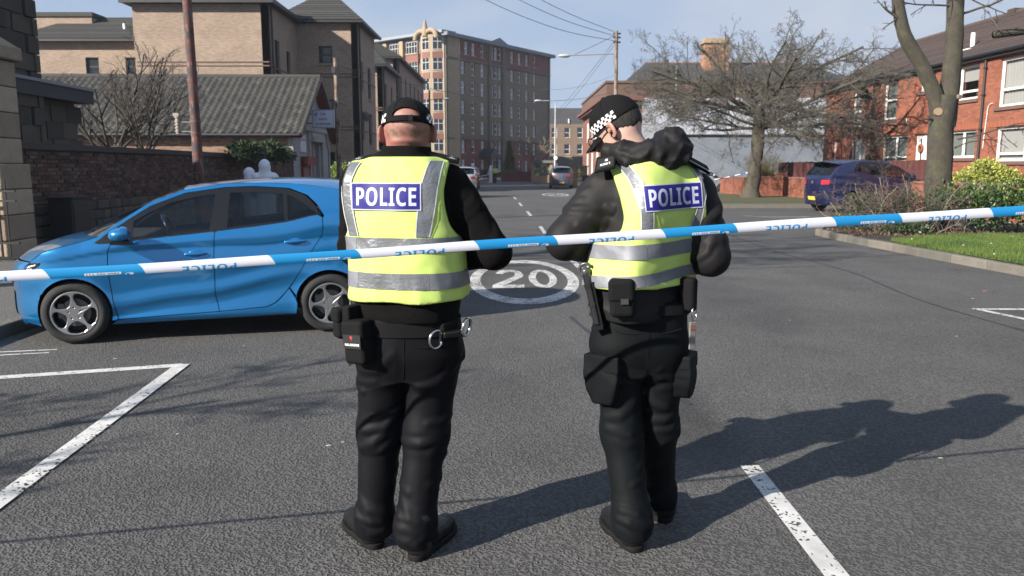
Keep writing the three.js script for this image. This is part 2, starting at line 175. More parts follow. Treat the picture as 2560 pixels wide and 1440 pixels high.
// right island: kerb, soil, lawn
const isl = [[7.95, -6], [7.5, -11.5], [7.22, -15.4], [7.12, -18.2]], islK = new THREE.CatmullRomCurve3([...isl.map(([x, z]) => V(x, 0, z)), V(7.3, 0, -19.3), V(8.1, 0, -20.05), V(10, 0, -20.4), V(24, 0, -22)]);
const soilM = mat([0.045, 0.035, 0.025], 1, { map: retile(mottle, 0.8, 0.8), bumpMap: retile(grainB, 0.5, 0.5), bumpScale: 0.03 });
{
  const pts = islK.getSpacedPoints(60).map((p) => new THREE.Vector2(p.x + 0.1, -p.z)); pts.push(new THREE.Vector2(24, 5));
  const g = new THREE.ExtrudeGeometry(new THREE.Shape(pts), { depth: 0.11, bevelEnabled: false }); g.rotateX(-Math.PI / 2); struct('verge_soil', boxUV(g), soilM);
  const kb = struct('kerb', islK && [tube([V(8.06, -0.1, -6), V(7.62, -0.1, -11.5)], 0.02, 4, 4)], slabM);
  const L = islK.getLength(), m = Math.floor(L / 0.92);
  for (let i = 0; i < m; i++) { const a = islK.getPointAt((i * 0.92) / L), b = islK.getPointAt(((i + 1) * 0.92) / L), c = a.clone().add(b).multiplyScalar(0.5); const k = mesh('kerb_stone', boxUV(new RoundedBoxGeometry(0.15, 0.26, a.distanceTo(b) - 0.012, 1, 0.018)), kerbM[(i * 5) % 3], kb); k.position.set(c.x + 0.06, 0.01 + rr(-0.006, 0.006), c.z); k.rotation.y = Math.atan2(b.x - a.x, b.z - a.z) + rr(-0.01, 0.01); }
  // lawn
  const lawnM = mat([0.035, 0.065, 0.015], 1, { map: retile(mottle, 1.2, 1.2), bumpMap: retile(grainB, 0.3, 0.3), bumpScale: 0.02 });
  const lp = [[8.05, -6], [7.75, -11.5], [7.45, -15.3], [7.6, -16], [8.3, -16.6], [9.5, -17.2], [11, -17.3], [24, -17.5], [24, 5], [8.05, 5]];
  const hgt = (x, z) => 0.13 + 0.05 * fbm(x * 0.5, 1, z * 0.5, 2) + 0.05 * sst(7.4, 9.5, x);
  const lg = new THREE.ShapeGeometry(new THREE.Shape(lp.map(([x, z]) => new THREE.Vector2(x, -z)))); lg.rotateX(-Math.PI / 2); lg.translate(0, 0.125, 0);
  struct('lawn', boxUV(lg), lawnM);
  const inP = (x, z) => { let c = false; for (let i = 0, j = lp.length - 1; i < lp.length; j = i++) { const [xi, zi] = lp[i], [xj, zj] = lp[j]; if (zi > z !== zj > z && x < ((xj - xi) * (z - zi)) / (zj - zi) + xi) c = !c; } return c; };
  const tuft = []; for (let k = 0; k < 5; k++) { const a = k * 1.3, x = Math.cos(a) * 0.018, z = Math.sin(a) * 0.018, h = 0.035 + 0.02 * ((k * 7) % 3) / 2; const g = new THREE.BufferGeometry(); const w = 0.004; g.setAttribute('position', new THREE.Float32BufferAttribute([x - w * Math.sin(a), 0, z + w * Math.cos(a), x + w * Math.sin(a), 0, z - w * Math.cos(a), x + Math.cos(a) * 0.012, h, z + Math.sin(a) * 0.012], 3)); g.computeVertexNormals(); tuft.push(g); }
  const M = [], q = new THREE.Quaternion(), e = new THREE.Euler(), cols = [];
  for (let i = 0; i < 90000 && M.length < 52000; i++) { const x = rr(7.3, 17), z = rr(-17.4, -6.5); if (x / -z > 0.8 || !inP(x, z)) continue; const s = rr(0.8, 1.7); M.push(new THREE.Matrix4().compose(V(x, 0.125, z), q.setFromEuler(e.set(rr(-0.3, 0.3), rr(0, 6.3), rr(-0.3, 0.3))), V(s, s, s))); const y = 0.5 + fbm(x * 0.8, 5, z * 0.8, 3) + rr(-0.2, 0.2); cols.push(lin(lerp(0.035, 0.09, y), lerp(0.075, 0.13, y), 0.018)); }
  const im = new THREE.InstancedMesh(join(tuft), mat(0xffffff, 0.9, { side: THREE.DoubleSide }), M.length); M.forEach((m_, i) => { im.setMatrixAt(i, m_); im.setColorAt(i, cols[i]); }); im.name = 'lawn_grass'; im.castShadow = im.receiveShadow = true; tag(im, 'short green grass of the lawn behind the right kerb', 'grass', null, 'stuff'); scene.add(im);
  const D = []; for (let i = 0; i < 60; i++) { const x = rr(7.8, 13), z = rr(-16.5, -8); if (inP(x, z)) D.push(new THREE.CylinderGeometry(0.016, 0.012, 0.012, 7).translate(x, 0.18, z)); } const ds = mesh('daisies', D, mat([0.8, 0.8, 0.76], 0.8)); tag(ds, 'tiny white daisies scattered over the lawn', 'daisies', null, 'stuff');
}
// far footway on the right, round the bare cherry, and raised gardens in front of the terrace
struct('footway', [bx(7.6, 16.6, -0.1, 0.1, -60, -31.6)], stoneM([0.1, 0.09, 0.078], 0.95, 3));
struct('footway', [bx(7.4, 7.6, -0.1, 0.115, -60, -31.4), bx(7.6, 16.6, -0.1, 0.115, -31.6, -31.4)], kerbM[0]);
struct('verge', [bx(8.2, 14, 0.1, 0.13, -44, -33.4)], mat([0.07, 0.075, 0.03], 1, { map: retile(mottle, 0.7, 0.7), bumpMap: retile(grainB, 0.3, 0.3), bumpScale: 0.03 }));
{ const g = bx(15.6, 30, -0.1, 0.88, -60, -22); g.rotateY(ST); struct('garden_ground', g, soilM); }
// litter and leaf scraps on the tarmac
const lit = [[-1.35, -6.5, 0.045, [0.45, 0.14, 0.05]], [3.05, -4.55, 0.03, [0.6, 0.6, 0.58]], [2.35, -4.2, 0.02, [0.55, 0.55, 0.52]], [6.1, -10.2, 0.05, [0.4, 0.16, 0.08]], [5.6, -9.6, 0.03, [0.6, 0.6, 0.6]], [-1.05, -4.4, 0.03, [0.5, 0.5, 0.48]], [-0.98, -4.46, 0.02, [0.5, 0.5, 0.48]], [-2.0, -4.6, 0.018, [0.5, 0.5, 0.46]], [-3.3, -6.5, 0.03, [0.45, 0.45, 0.42]], [-2.4, -7.0, 0.02, [0.5, 0.48, 0.44]], [-0.9, -5.4, 0.015, [0.5, 0.5, 0.48]], [0.75, -3.3, 0.02, [0.1, 0.14, 0.03]], [4.2, -7.4, 0.018, [0.5, 0.5, 0.48]], [2.9, -8.2, 0.014, [0.5, 0.5, 0.5]]];
const litN = ['orange leaf scrap on the road in front of the blue hatchback', 'pale chewing-gum blob right of the officers\' shadows', 'small pale paper scrap beside the nearest centre dash', 'rust-coloured leaf near the right kerb', 'white paper scrap near the right kerb', 'larger pale gum mark left of the heavier officer\'s shoes', 'smaller pale gum mark beside the larger one', 'pale scrap inside the left parking bay lines', 'pale scrap below the blue hatchback\'s front door', 'pale scrap near the blue hatchback\'s front tyre', 'tiny pale chip on the road behind the left parking bay corner', 'tiny green leaf in the foreground by the officers', 'tiny pale chip on open tarmac at right', 'tiny white chip on the road beyond the slim officer'];
lit.forEach(([x, z, r0, c0], i) => { const r = r0 * 0.8, c = i === 0 || i === 3 || i === 11 ? c0 : c0.map((v) => v * 0.5); const s = new THREE.Shape(), n = 9; for (let k = 0; k < n; k++) { const a = (k / n) * 6.283, q = r * (0.5 + 0.8 * Math.abs(no(i * 3 + k, 1, 2))); k ? s.lineTo(Math.cos(a) * q, Math.sin(a) * q * 0.7) : s.moveTo(q, 0); } const g = new THREE.ExtrudeGeometry(s, { depth: 0.003, bevelEnabled: false }); g.rotateX(-Math.PI / 2).translate(x, 0.002, z); tag(mesh('litter_scrap', g, mat(c, 0.9)), litN[i], 'litter', 'scraps on the road'); });
// ---------- buildings ----------
const tanM = brickMat([0.325, 0.245, 0.185], [0.22, 0.17, 0.135], 0.14, { s: 2, dirt: 0.3 });
const redM = brickMat([0.255, 0.082, 0.045], [0.16, 0.085, 0.06], 0.25, { s: 3, dirt: 0.3 });
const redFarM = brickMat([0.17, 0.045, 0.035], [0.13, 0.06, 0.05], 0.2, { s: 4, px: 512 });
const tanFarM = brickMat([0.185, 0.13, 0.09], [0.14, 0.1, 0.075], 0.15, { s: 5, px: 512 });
const sandM = stoneM([0.30, 0.23, 0.15]), redSandM = stoneM([0.17, 0.07, 0.048]), greySt = stoneM([0.075, 0.066, 0.055]);
const slateM = mat([0.05, 0.05, 0.055], 0.75, { map: retile(mottle, 1.5, 1.5), bumpMap: retile(grainB, 0.5, 0.5), bumpScale: 0.01 });
const tileM = [[0.034, 0.032, 0.029], [0.042, 0.04, 0.036], [0.028, 0.027, 0.025], [0.06, 0.057, 0.05]].map((c) => mat(c, 0.85, { map: retile(mottle, 0.5, 0.5) }));
const brownTile = [[0.055, 0.036, 0.03], [0.065, 0.042, 0.035], [0.048, 0.032, 0.027]].map((c) => mat(c, 0.85, { map: retile(mottle, 0.7, 0.7) }));
const whiteM = mat([0.72, 0.72, 0.7], 0.45), darkM = mat([0.02, 0.02, 0.022], 0.5), blackM = mat([0.012, 0.012, 0.014], 0.5), greyMetal = mat([0.3, 0.31, 0.32], 0.45, { metalness: 0.5 });
const paneDark = phys([0.018, 0.02, 0.024], 0.06, { ior: 1.55 }), paneClear = phys(0xffffff, 0.02, { transmission: 1, ior: 1.5 }), curtM = mat([0.27, 0.27, 0.26], 0.95), curt2 = mat([0.12, 0.14, 0.13], 0.95), roomM = mat([0.03, 0.028, 0.026], 1);
const holeOf = (x, y, w, h) => { const p = new THREE.Path(); p.moveTo(x, y); p.lineTo(x, y + h); p.lineTo(x + w, y + h); p.lineTo(x + w, y); p.closePath(); return p; };
function wall(parent, w, h, holes, m, { x = 0, y = 0, z = 0, t = 0.3, name = 'wall', shape } = {}) { const s = shape ?? new THREE.Shape([[0, 0], [w, 0], [w, h], [0, h]].map((p) => new THREE.Vector2(p[0], p[1]))); for (const q of holes) s.holes.push(holeOf(q[0], q[1], q[2], q[3])); const g = new THREE.ExtrudeGeometry(s, { depth: t, bevelEnabled: false }); g.translate(x, y, z - t); return mesh(name, boxUV(g), m, parent); }
// window: frame with its bars, pane (and what is drawn behind it), sill
function win(parent, x, y, w, h, { z = 0, fr = whiteM, f = 0.07, v = [], hz = [], pane = paneDark, sill, curtain, room = 0, t = 0.06, set = 0.12 } = {}) {
  const zb = z - set, gs = [bx(x, x + f, y, y + h, zb - t, zb), bx(x + w - f, x + w, y, y + h, zb - t, zb), bx(x + f, x + w - f, y, y + f, zb - t, zb), bx(x + f, x + w - f, y + h - f, y + h, zb - t, zb)];
  for (const q of v) gs.push(bx(x + q * w - f / 2, x + q * w + f / 2, y + f, y + h - f, zb - t + 0.002, zb - 0.002));
  for (const q of hz) gs.push(bx(x + f, x + w - f, y + q * h - f / 2, y + q * h + f / 2, zb - t + 0.004, zb - 0.004));
  const o = mesh('window', gs, fr, parent); mesh('pane', bx(x + f * 0.6, x + w - f * 0.6, y + f * 0.6, y + h - f * 0.6, zb - t * 0.6, zb - t * 0.45), pane, o);
  if (curtain) { const g = new THREE.PlaneGeometry(w - 0.02, (h - 0.02) * (curtain.part ?? 1), 24, 1); g.translate(x + w / 2, y + h - ((h - 0.02) * (curtain.part ?? 1)) / 2, zb - t - 0.08); const p = g.attributes.position; for (let i = 0; i < p.count; i++) p.setZ(i, p.getZ(i) + 0.025 * Math.sin(p.getX(i) * 38) * (curtain.flat ? 0 : 1)); g.computeVertexNormals(); mesh('curtain', g, curtain.m, o); }
  if (room) mesh('room', [bx(x - 0.05, x + w + 0.05, y - 0.05, y + h + 0.05, zb - 0.72, zb - 0.7)], roomM, o);
  if (sill) mesh('sill', bx(x - 0.08, x + w + 0.08, y - 0.13, y, z - set + 0.002, z + 0.07), sill, o);
  return o;
}
// a roof slope laid in courses of overlapping tiles; corner o, along u (length L), up the slope w (length S)
function courses(o, u, w, L, S, gauge = 0.3, th = 0.022, trim) { const n = u.clone().cross(w).normalize(); if (n.y < 0) n.negate(); const N = Math.ceil(S / gauge), out = []; for (let k = 0; k < N; k++) { const a = k * gauge, b = Math.min(S, a + gauge * 1.12); const [l0, l1] = trim ? trim((a + b) / 2 / S) : [0, L]; if (l1 - l0 < 0.1) continue; const g = new THREE.BoxGeometry(l1 - l0, th, b - a); g.applyMatrix4(new THREE.Matrix4().makeBasis(u, n, u.clone().cross(n))); const c = o.clone().addScaledVector(u, (l0 + l1) / 2).addScaledVector(w, (a + b) / 2).addScaledVector(n, 0.012 + th / 2); const tilt = new THREE.Matrix4().makeRotationAxis(u, 0); g.applyMatrix4(tilt); g.translate(c.x, c.y, c.z); out.push({ g: boxUV(g), k, c, n }); } return out; }
function sawRoof(parent, name, o, u, w, L, S, m, gauge, trim, th = 0.03) { // courses as parts, stepped by alternate thickness
  const n = u.clone().cross(w).normalize(); if (n.y < 0) n.negate();
  const N = Math.round(S / gauge), geos = [];
  for (let k = 0; k < N; k++) { const a = k * gauge, b = (k + 1) * gauge, q = (t) => (trim ? trim(t / S) : [0, L]), [a0, a1] = q(a), [b0, b1] = q(Math.min(S, b)); const P = (l, s, up) => o.clone().addScaledVector(u, l).addScaledVector(w, s).addScaledVector(n, up); const v = [P(a0, a, th + 0.01), P(a1, a, th + 0.01), P(b1, b, 0.012), P(b0, b, 0.012), P(a0, a, 0), P(a1, a, 0)]; const pos = []; for (const i of [0, 1, 2, 0, 2, 3, 4, 5, 1, 4, 1, 0]) pos.push(v[i].x, v[i].y, v[i].z); const g = new THREE.BufferGeometry(); g.setAttribute('position', new THREE.Float32BufferAttribute(pos, 3)); g.computeVertexNormals(); const uv = []; for (const i of [0, 1, 2, 0, 2, 3, 4, 5, 1, 4, 1, 0]) { const d = v[i].clone().sub(o); uv.push(d.dot(u), d.dot(w)); } g.setAttribute('uv', new THREE.Float32BufferAttribute(uv, 2)); geos.push(g); mesh(name, g, Array.isArray(m) ? m[(k * 7 + ((k * k) % 5)) % m.length] : m, parent); }
  return geos;
}
const onStreet = (t, s) => { const p = st(t, 0, s); return [p.x, p.y, p.z]; };

{ // red brick terrace on the right: facade runs toward the viewer, facing the street
  const b = thing('brick_terrace', 'red brick two-storey terrace with white windows and brown tiled roof', 'terrace', [17.559, 0, -45.394], -Math.PI / 2 + ST);
  const g0 = 0.9, eave = 5.78, L = 22;
  const W = [[2.98, 1.86, 1.75, 1.18], [2.93, 3.62, 1.12, 1.86], [6.2, 3.8, 1.32, 1.74], [6.33, 1.8, 2.4, 1.24], [9.38, 4.82, 1.3, 0.7], [12.3, 4.22, 1.4, 1.32], [11.85, 1.95, 1.95, 1.08], [14.92, 3.78, 1.55, 1.74], [15.0, 1.8, 2.3, 1.25], [19, 3.8, 1.4, 1.74], [19, 1.8, 2, 1.25]], Dr = [[0.9, g0, 0.95, 2.12], [9.24, g0, 1.15, 2.12]];
  wall(b, L, eave, [...W, ...Dr].map((q) => [q[0] + 0.35, q[1], q[2], q[3]]), redM, { x: -0.35, t: 0.35, y: 0 });
  const sillM = stoneM([0.13, 0.075, 0.06]); const vs = [[[0.5], []], [[], [0.42]], [[], [0.52]], [[0.5], [0.2]], [[], []], [[], [0.25]], [[0.5], []], [[], [0.36]], [[0.68], [0.22]], [[], [0.5]], [[0.5], [0.2]]];
  W.forEach((q, i) => win(b, ...q, { v: vs[i][0], hz: vs[i][1], sill: sillM, pane: paneClear, room: 1, f: 0.085, curtain: { m: [curt2, curtM][i === 3 || i === 2 || i === 6 ? 0 : 1], part: i === 5 ? 0.45 : 1, flat: i === 5 || i === 8 } }));
  const dm = mesh('door', [bx(9.27, 10.36, g0, g0 + 2.1, -0.2, -0.14)], whiteM, b); mesh('door_glazing', bx(9.62, 9.72, g0 + 0.9, g0 + 1.9, -0.139, -0.13), paneDark, dm); mesh('letter_plate', bx(9.6, 9.86, g0 + 0.78, g0 + 0.84, -0.139, -0.12), darkM, dm); mesh('wreath', new THREE.TorusGeometry(0.14, 0.06, 8, 16).translate(9.72, g0 + 1.5, -0.08), mat([0.18, 0.06, 0.03], 0.9), dm);
  const d2 = mesh('door', [bx(0.93, 1.82, g0, g0 + 2.1, -0.24, -0.18)], mat([0.24, 0.04, 0.03], 0.6), b); mesh('door_frame', [bx(0.9, 0.98, g0, g0 + 2.12, -0.179, -0.1), bx(1.77, 1.85, g0, g0 + 2.12, -0.179, -0.1)], whiteM, d2);
  // band of soldier brick over the ground floor, one brick each
  const sm = [0.9, 1, 1.12].map((k) => stoneM([0.27 * k, 0.085 * k, 0.045 * k])); const sg = box(0.066, 0.215, 0.02, 0, 3.17, 0.006);
  let nb = 0; for (let x = -0.3; x < 21 && nb < 280; x += 0.0765, nb++) { const o = mesh('brick', sg, sm[nb % 3], b); o.position.x = x; }
  const gu = mesh('gutter', [cyl(0.07, 0.07, V(-0.4, eave + 0.02, 0.27), V(L, eave + 0.02, 0.27), 10), bx(-0.4, L, eave - 0.16, eave + 0.04, 0.14, 0.17)], darkM, b);
  mesh('soffit', bx(-0.4, L, eave - 0.12, eave - 0.1, -0.3, 0.14), stoneM([0.2, 0.17, 0.14]), b);
  for (const x of [5.35, 14.16]) mesh('downpipe', [cyl(0.045, 0.045, V(x, g0, 0.07), V(x, eave - 0.05, 0.07), 10), ...[1.7, 3, 4.3, 5.3].map((y) => box(0.16, 0.05, 0.12, x, y, 0.06))], darkM, b);
  const rf = mesh('roof', [prism([[-4.4, 8.35], [0.3, eave + 0.05], [-9, eave + 0.05]], L + 0.4).rotateY(-Math.PI / 2).translate(L, 0, 0).rotateY(0)], slateM, b);
  rf.geometry.dispose(); rf.geometry = (() => { const s = new THREE.Shape([[0.3, eave + 0.02], [-4.4, 8.3], [-9.1, eave + 0.02]].map((p) => new THREE.Vector2(p[0], p[1]))); const g = new THREE.ExtrudeGeometry(s, { depth: L + 0.4, bevelEnabled: false }); g.rotateY(-Math.PI / 2); g.translate(L, 0, 0); return boxUV(g); })();
  { const up = V(0, 8.3 - eave, -4.7), S = up.length(); sawRoof(rf, 'tile_course', V(-0.4, eave + 0.03, 0.3), V(1, 0, 0), up.normalize(), L + 0.4, S, brownTile, 0.3); }
  mesh('ridge_tiles', [cyl(0.12, 0.12, V(-0.4, 8.32, -4.4), V(L, 8.32, -4.4), 10)], brownTile[1], rf);
  mesh('roof_vent', [cyl(0.09, 0.09, V(11.6, 6.2, -0.9), V(11.6, 7.0, -0.9), 12), bx(11.3, 11.9, 6.32, 6.36, -1.1, -0.6)], whiteM, rf);
  for (const x of [8.5, 12.4, 16.9]) mesh('roof_vent', [bx(x, x + 0.5, 8.25, 8.5, -4.6, -4.2)], brownTile[2], rf);
  mesh('wall', [bx(-0.35, -0.05, 0, eave, -8.6, -0.35), bx(L - 0.65, L - 0.35, 0, eave, -8.6, -0.35)], redM, b); mesh('gable', [prism([[-0.35, eave], [-4.4, 8.2], [-8.6, eave]], 0.3).rotateY(-Math.PI / 2).translate(-0.05, 0, 0)], redM, b);
  mesh('cable', tube([V(8.55, 3.75, 0.03), V(8.6, 3.55, 0.035), V(8.9, 3.42, 0.03), V(9.5, 3.4, 0.03)], 0.012, 20, 5), whiteM, b);
  mesh('cable', tube([V(14.75, 3.95, 0.03), V(14.55, 3.9, 0.05), V(14.45, 3.4, 0.04), V(14.35, 2.3, 0.03)], 0.014, 20, 5), whiteM, b);
  const ds = thing('satellite_dish', 'grey satellite dish on the terrace wall beside the farther downpipe', 'satellite dish', [0, 0, 0]); b.updateMatrixWorld(); ds.position.copy(b.localToWorld(V(4.95, 5.2, 0.38))); ds.rotation.set(0.5, -Math.PI / 2 + 0.7, 0);
  const dg = new THREE.SphereGeometry(0.62, 24, 8, 0, 6.283, 0, 0.55); dg.rotateX(Math.PI / 2); dg.translate(0, 0, -0.58); dg.scale(1.12, 0.9, -1); mesh('dish', dg, mat([0.2, 0.19, 0.19], 0.7, { side: THREE.DoubleSide }), ds); mesh('arm', [tube([V(0, -0.28, 0.05), V(0, -0.3, 0.3), V(0, -0.06, 0.42)], 0.015, 12, 6), box(0.07, 0.07, 0.12, 0, -0.03, 0.42), tube([V(0, 0, -0.05), V(0, -0.1, -0.25), V(0, -0.35, -0.4)], 0.025, 8, 6)], darkM, ds);
}
{ // garden walls, fence and planter before the terrace
  const gw = thing('garden_wall', 'low red brick garden wall in front of the terrace gardens', 'wall', onStreet(15.2, 0).map((v, i) => (i === 1 ? 0 : v)), ST);
  mesh('wall', [bx(-0.12, 0.12, 0, 1.02, -43, -20)], redM, gw); mesh('coping', [bx(-0.16, 0.16, 1.02, 1.1, -43, -20)], stoneM([0.19, 0.09, 0.07]), gw);
  const g2 = thing('garden_wall', 'low red brick wall with plants behind the bare cherry trunk', 'wall', [12.3, 0, -41.2]); mesh('wall', [bx(0, 1.15, 0, 1.05, -0.12, 0.12), bx(1.15, 3.6, 0, 1.22, -0.12, 0.12), bx(-0.12, 0.12, 0, 1.05, -6, -0.12)], redM, g2); mesh('coping', [bx(-0.15, 1.15, 1.05, 1.12, -0.16, 0.16), bx(1.15, 3.6, 1.22, 1.29, -0.16, 0.16)], stoneM([0.17, 0.09, 0.07]), g2);
  const fb = [[0.075, 0.02, 0.018], [0.09, 0.025, 0.02], [0.06, 0.017, 0.016]].map((c) => mat(c, 0.8, { map: retile(mottle, 0.4, 0.4) })), fg = box(0.12, 0.75, 0.02, 0, 0.375, 0); const fp = (n, lab, s0, s1, y) => { const f = thing('board_fence', lab, 'fence', [0, 0, 0]); for (let s = s0, i = 0; s < s1; s += 0.13, i++) { const p = st(15.35, y, s), o = mesh('board', fg, fb[(i * 5) % 3], f); o.position.copy(p); o.rotation.y = Math.PI / 2 + ST; o.position.y += 0.04 * no(s * 3, 1, 1); } const a = st(15.39, y + 0.2, s0), c = st(15.39, y + 0.2, s1); mesh('rail', [cyl(0.03, 0.03, a, c, 4), cyl(0.03, 0.03, a.clone().add(V(0, 0.4, 0)), c.clone().add(V(0, 0.4, 0)), 4)], fb[2], f); };
  fp(0, 'dark red board fence topping the garden wall behind the navy car', 31.5, 42, 1.08); fp(1, 'dark red board fence behind the large tree trunk', 26.5, 30.2, 1.08);
  const pl = thing('planter', 'red plastic planter on the wall corner beside the terrace', 'planter', [15.3, 1.27, -41.2]); mesh('trough', [new THREE.CylinderGeometry(0.3, 0.24, 0.4, 4, 1).rotateY(Math.PI / 4).scale(1.25, 1, 0.8).translate(0, 0.22, 0)], mat([0.36, 0.045, 0.02], 0.6), pl); mesh('rim', [box(0.6, 0.06, 0.42, 0, 0.43, 0)], mat([0.3, 0.04, 0.02], 0.6), pl);
}
{ // pale lean-to shed and its long grey rendered wall
  const b = thing('rendered_shed', 'long grey rendered shed with pale sheet roof behind the bare cherry', 'shed', [10.2, 0, -56.2]);
  wall(b, 18, 3.72, [], mat([0.17, 0.19, 0.225], 0.95, { map: retile(mottle, 3, 3), bumpMap: retile(grainB, 1.2, 1.2), bumpScale: 0.03 }), { t: 0.3 });
  mesh('fascia', [bx(-0.1, 18, 3.72, 3.86, -0.3, 0.12)], darkM, b);
  const rm = mat([0.3, 0.31, 0.33], 0.6, { map: retile(mottle, 2.4, 2.4) }); const P = []; for (let i = 0; i < 30; i++) { const x = i * 0.6; const g = new THREE.BoxGeometry(0.585, 0.05, 7.2); g.rotateX(Math.atan2(2.9, 6.4)); g.translate(x + 0.3 - 0.1 + 0.0, 5.3, -3.1); mesh('roof_sheet', boxUV(g), rm, b); const r = new THREE.CylinderGeometry(0.03, 0.03, 7.2, 6); r.rotateX(Math.PI / 2 + Math.atan2(2.9, 6.4)); r.translate(x - 0.1, 5.34, -3.1); P.push(r); }
  mesh('roof_seams', P, rm, b);
  const gb = wall(b, 6.4, 6.7, [], mat([0.2, 0.215, 0.24], 0.9, { map: retile(mottle, 1, 1) }), { name: 'gable', t: 0.2, shape: new THREE.Shape([[0, 0], [6.5, 0], [6.5, 6.6], [0, 3.7]].map((p) => new THREE.Vector2(p[0], p[1]))) }); gb.geometry.rotateY(Math.PI / 2).translate(-0.02, 0, 0);
}
{ // red sandstone block with parapet and slate roof
  const b = thing('sandstone_block', 'red sandstone block with heavy parapet, slate hip roof and chimney', 'building', [8.2, 0, -70]);
  mesh('wall', [bx(0, 25, 0, 7.2, -24, 0)], redSandM, b);
  // ashlar courses as raised blocks on the sunny corner
  const bm = [[0.19, 0.075, 0.05], [0.16, 0.064, 0.044], [0.21, 0.085, 0.058]].map((c) => stoneM(c)); for (let r = 0; r < 12; r++) for (let k = 0; k < 10; k++) { const w = 1.15, x = (k + (r % 2) * 0.5) * w; mesh('stone', bx(x + 0.02, x + w - 0.02, 0.6 * r + 0.02, 0.6 * r + 0.57, 0, 0.035), bm[(r * 3 + k * 5) % 3], b); mesh('stone', bx(-0.035, 0, 0.6 * r + 0.02, 0.6 * r + 0.57, -x - w + 0.02, -x - 0.02), bm[(r * 5 + k * 3) % 3], b); }
  const corn = stoneM([0.14, 0.06, 0.042]); mesh('cornice', [bx(-0.7, 25.5, 7.2, 7.45, -24.5, 0.7), bx(-0.5, 25.3, 7.0, 7.2, -24.3, 0.5)], corn, b); mesh('parapet', [bx(-0.15, 25, 7.45, 8.65, -24, 0.15), bx(-0.25, 25.1, 8.65, 8.85, -24.1, 0.25)], stoneM([0.12, 0.07, 0.052]), b);
  for (let k = 0; k < 5; k++) { win(b, 0, 0.9, 1.2, 1.8, {}).position.set(2.2 + k * 4.6, 0, 0.2); }
  for (let k = 0; k < 4; k++) { const w = win(b, 0, 4.2, 1.2, 2, { v: [0.5] }); w.position.set(-0.2, 0, -3 - k * 5); w.rotation.y = -Math.PI / 2; const w2 = win(b, 0, 0.8, 1.2, 2.2, { v: [0.5] }); w2.position.set(-0.2, 0, -3 - k * 5); w2.rotation.y = -Math.PI / 2; }
  const rg = new THREE.BufferGeometry(), A = [[1, 8.3, -1], [24, 8.3, -1], [24, 8.3, -14], [1, 8.3, -14], [4.2, 11.1, -7], [18.8, 11.1, -7]], T = [[0, 1, 5], [0, 5, 4], [1, 2, 5], [2, 3, 4], [2, 4, 5], [3, 0, 4]]; rg.setAttribute('position', new THREE.Float32BufferAttribute(T.flatMap((t) => t.flatMap((i) => A[i])), 3)); const rf = mesh('roof', boxUV(rg), slateM, b);
  { const w = V(0, 2.8, -6), S = w.length(), sl = [[0.045, 0.046, 0.05], [0.052, 0.052, 0.056], [0.04, 0.041, 0.045]].map((c) => mat(c, 0.75, { map: retile(mottle, 1.1, 1.1) })); sawRoof(rf, 'slate_course', V(1, 8.32, -0.97), V(1, 0, 0), w.normalize(), 23, S, sl, 0.33, (t) => [3.2 * t, 23 - 5.2 * t], 0.02); }
  mesh('ridge', [cyl(0.14, 0.14, V(4.2, 11.12, -7), V(18.8, 11.12, -7), 8)], corn, rf);
  const ch = mesh('chimney', [bx(9.3, 11.5, 9.5, 13.0, -6.4, -5)], brickMat([0.30, 0.14, 0.075], [0.25, 0.2, 0.15], 0.35, { s: 8, px: 512 }), rf); mesh('chimney_cap', [bx(9.15, 11.65, 12.7, 12.95, -6.55, -4.85), bx(9.3, 11.5, 13.0, 13.15, -6.4, -5)], sandM, rf);
}
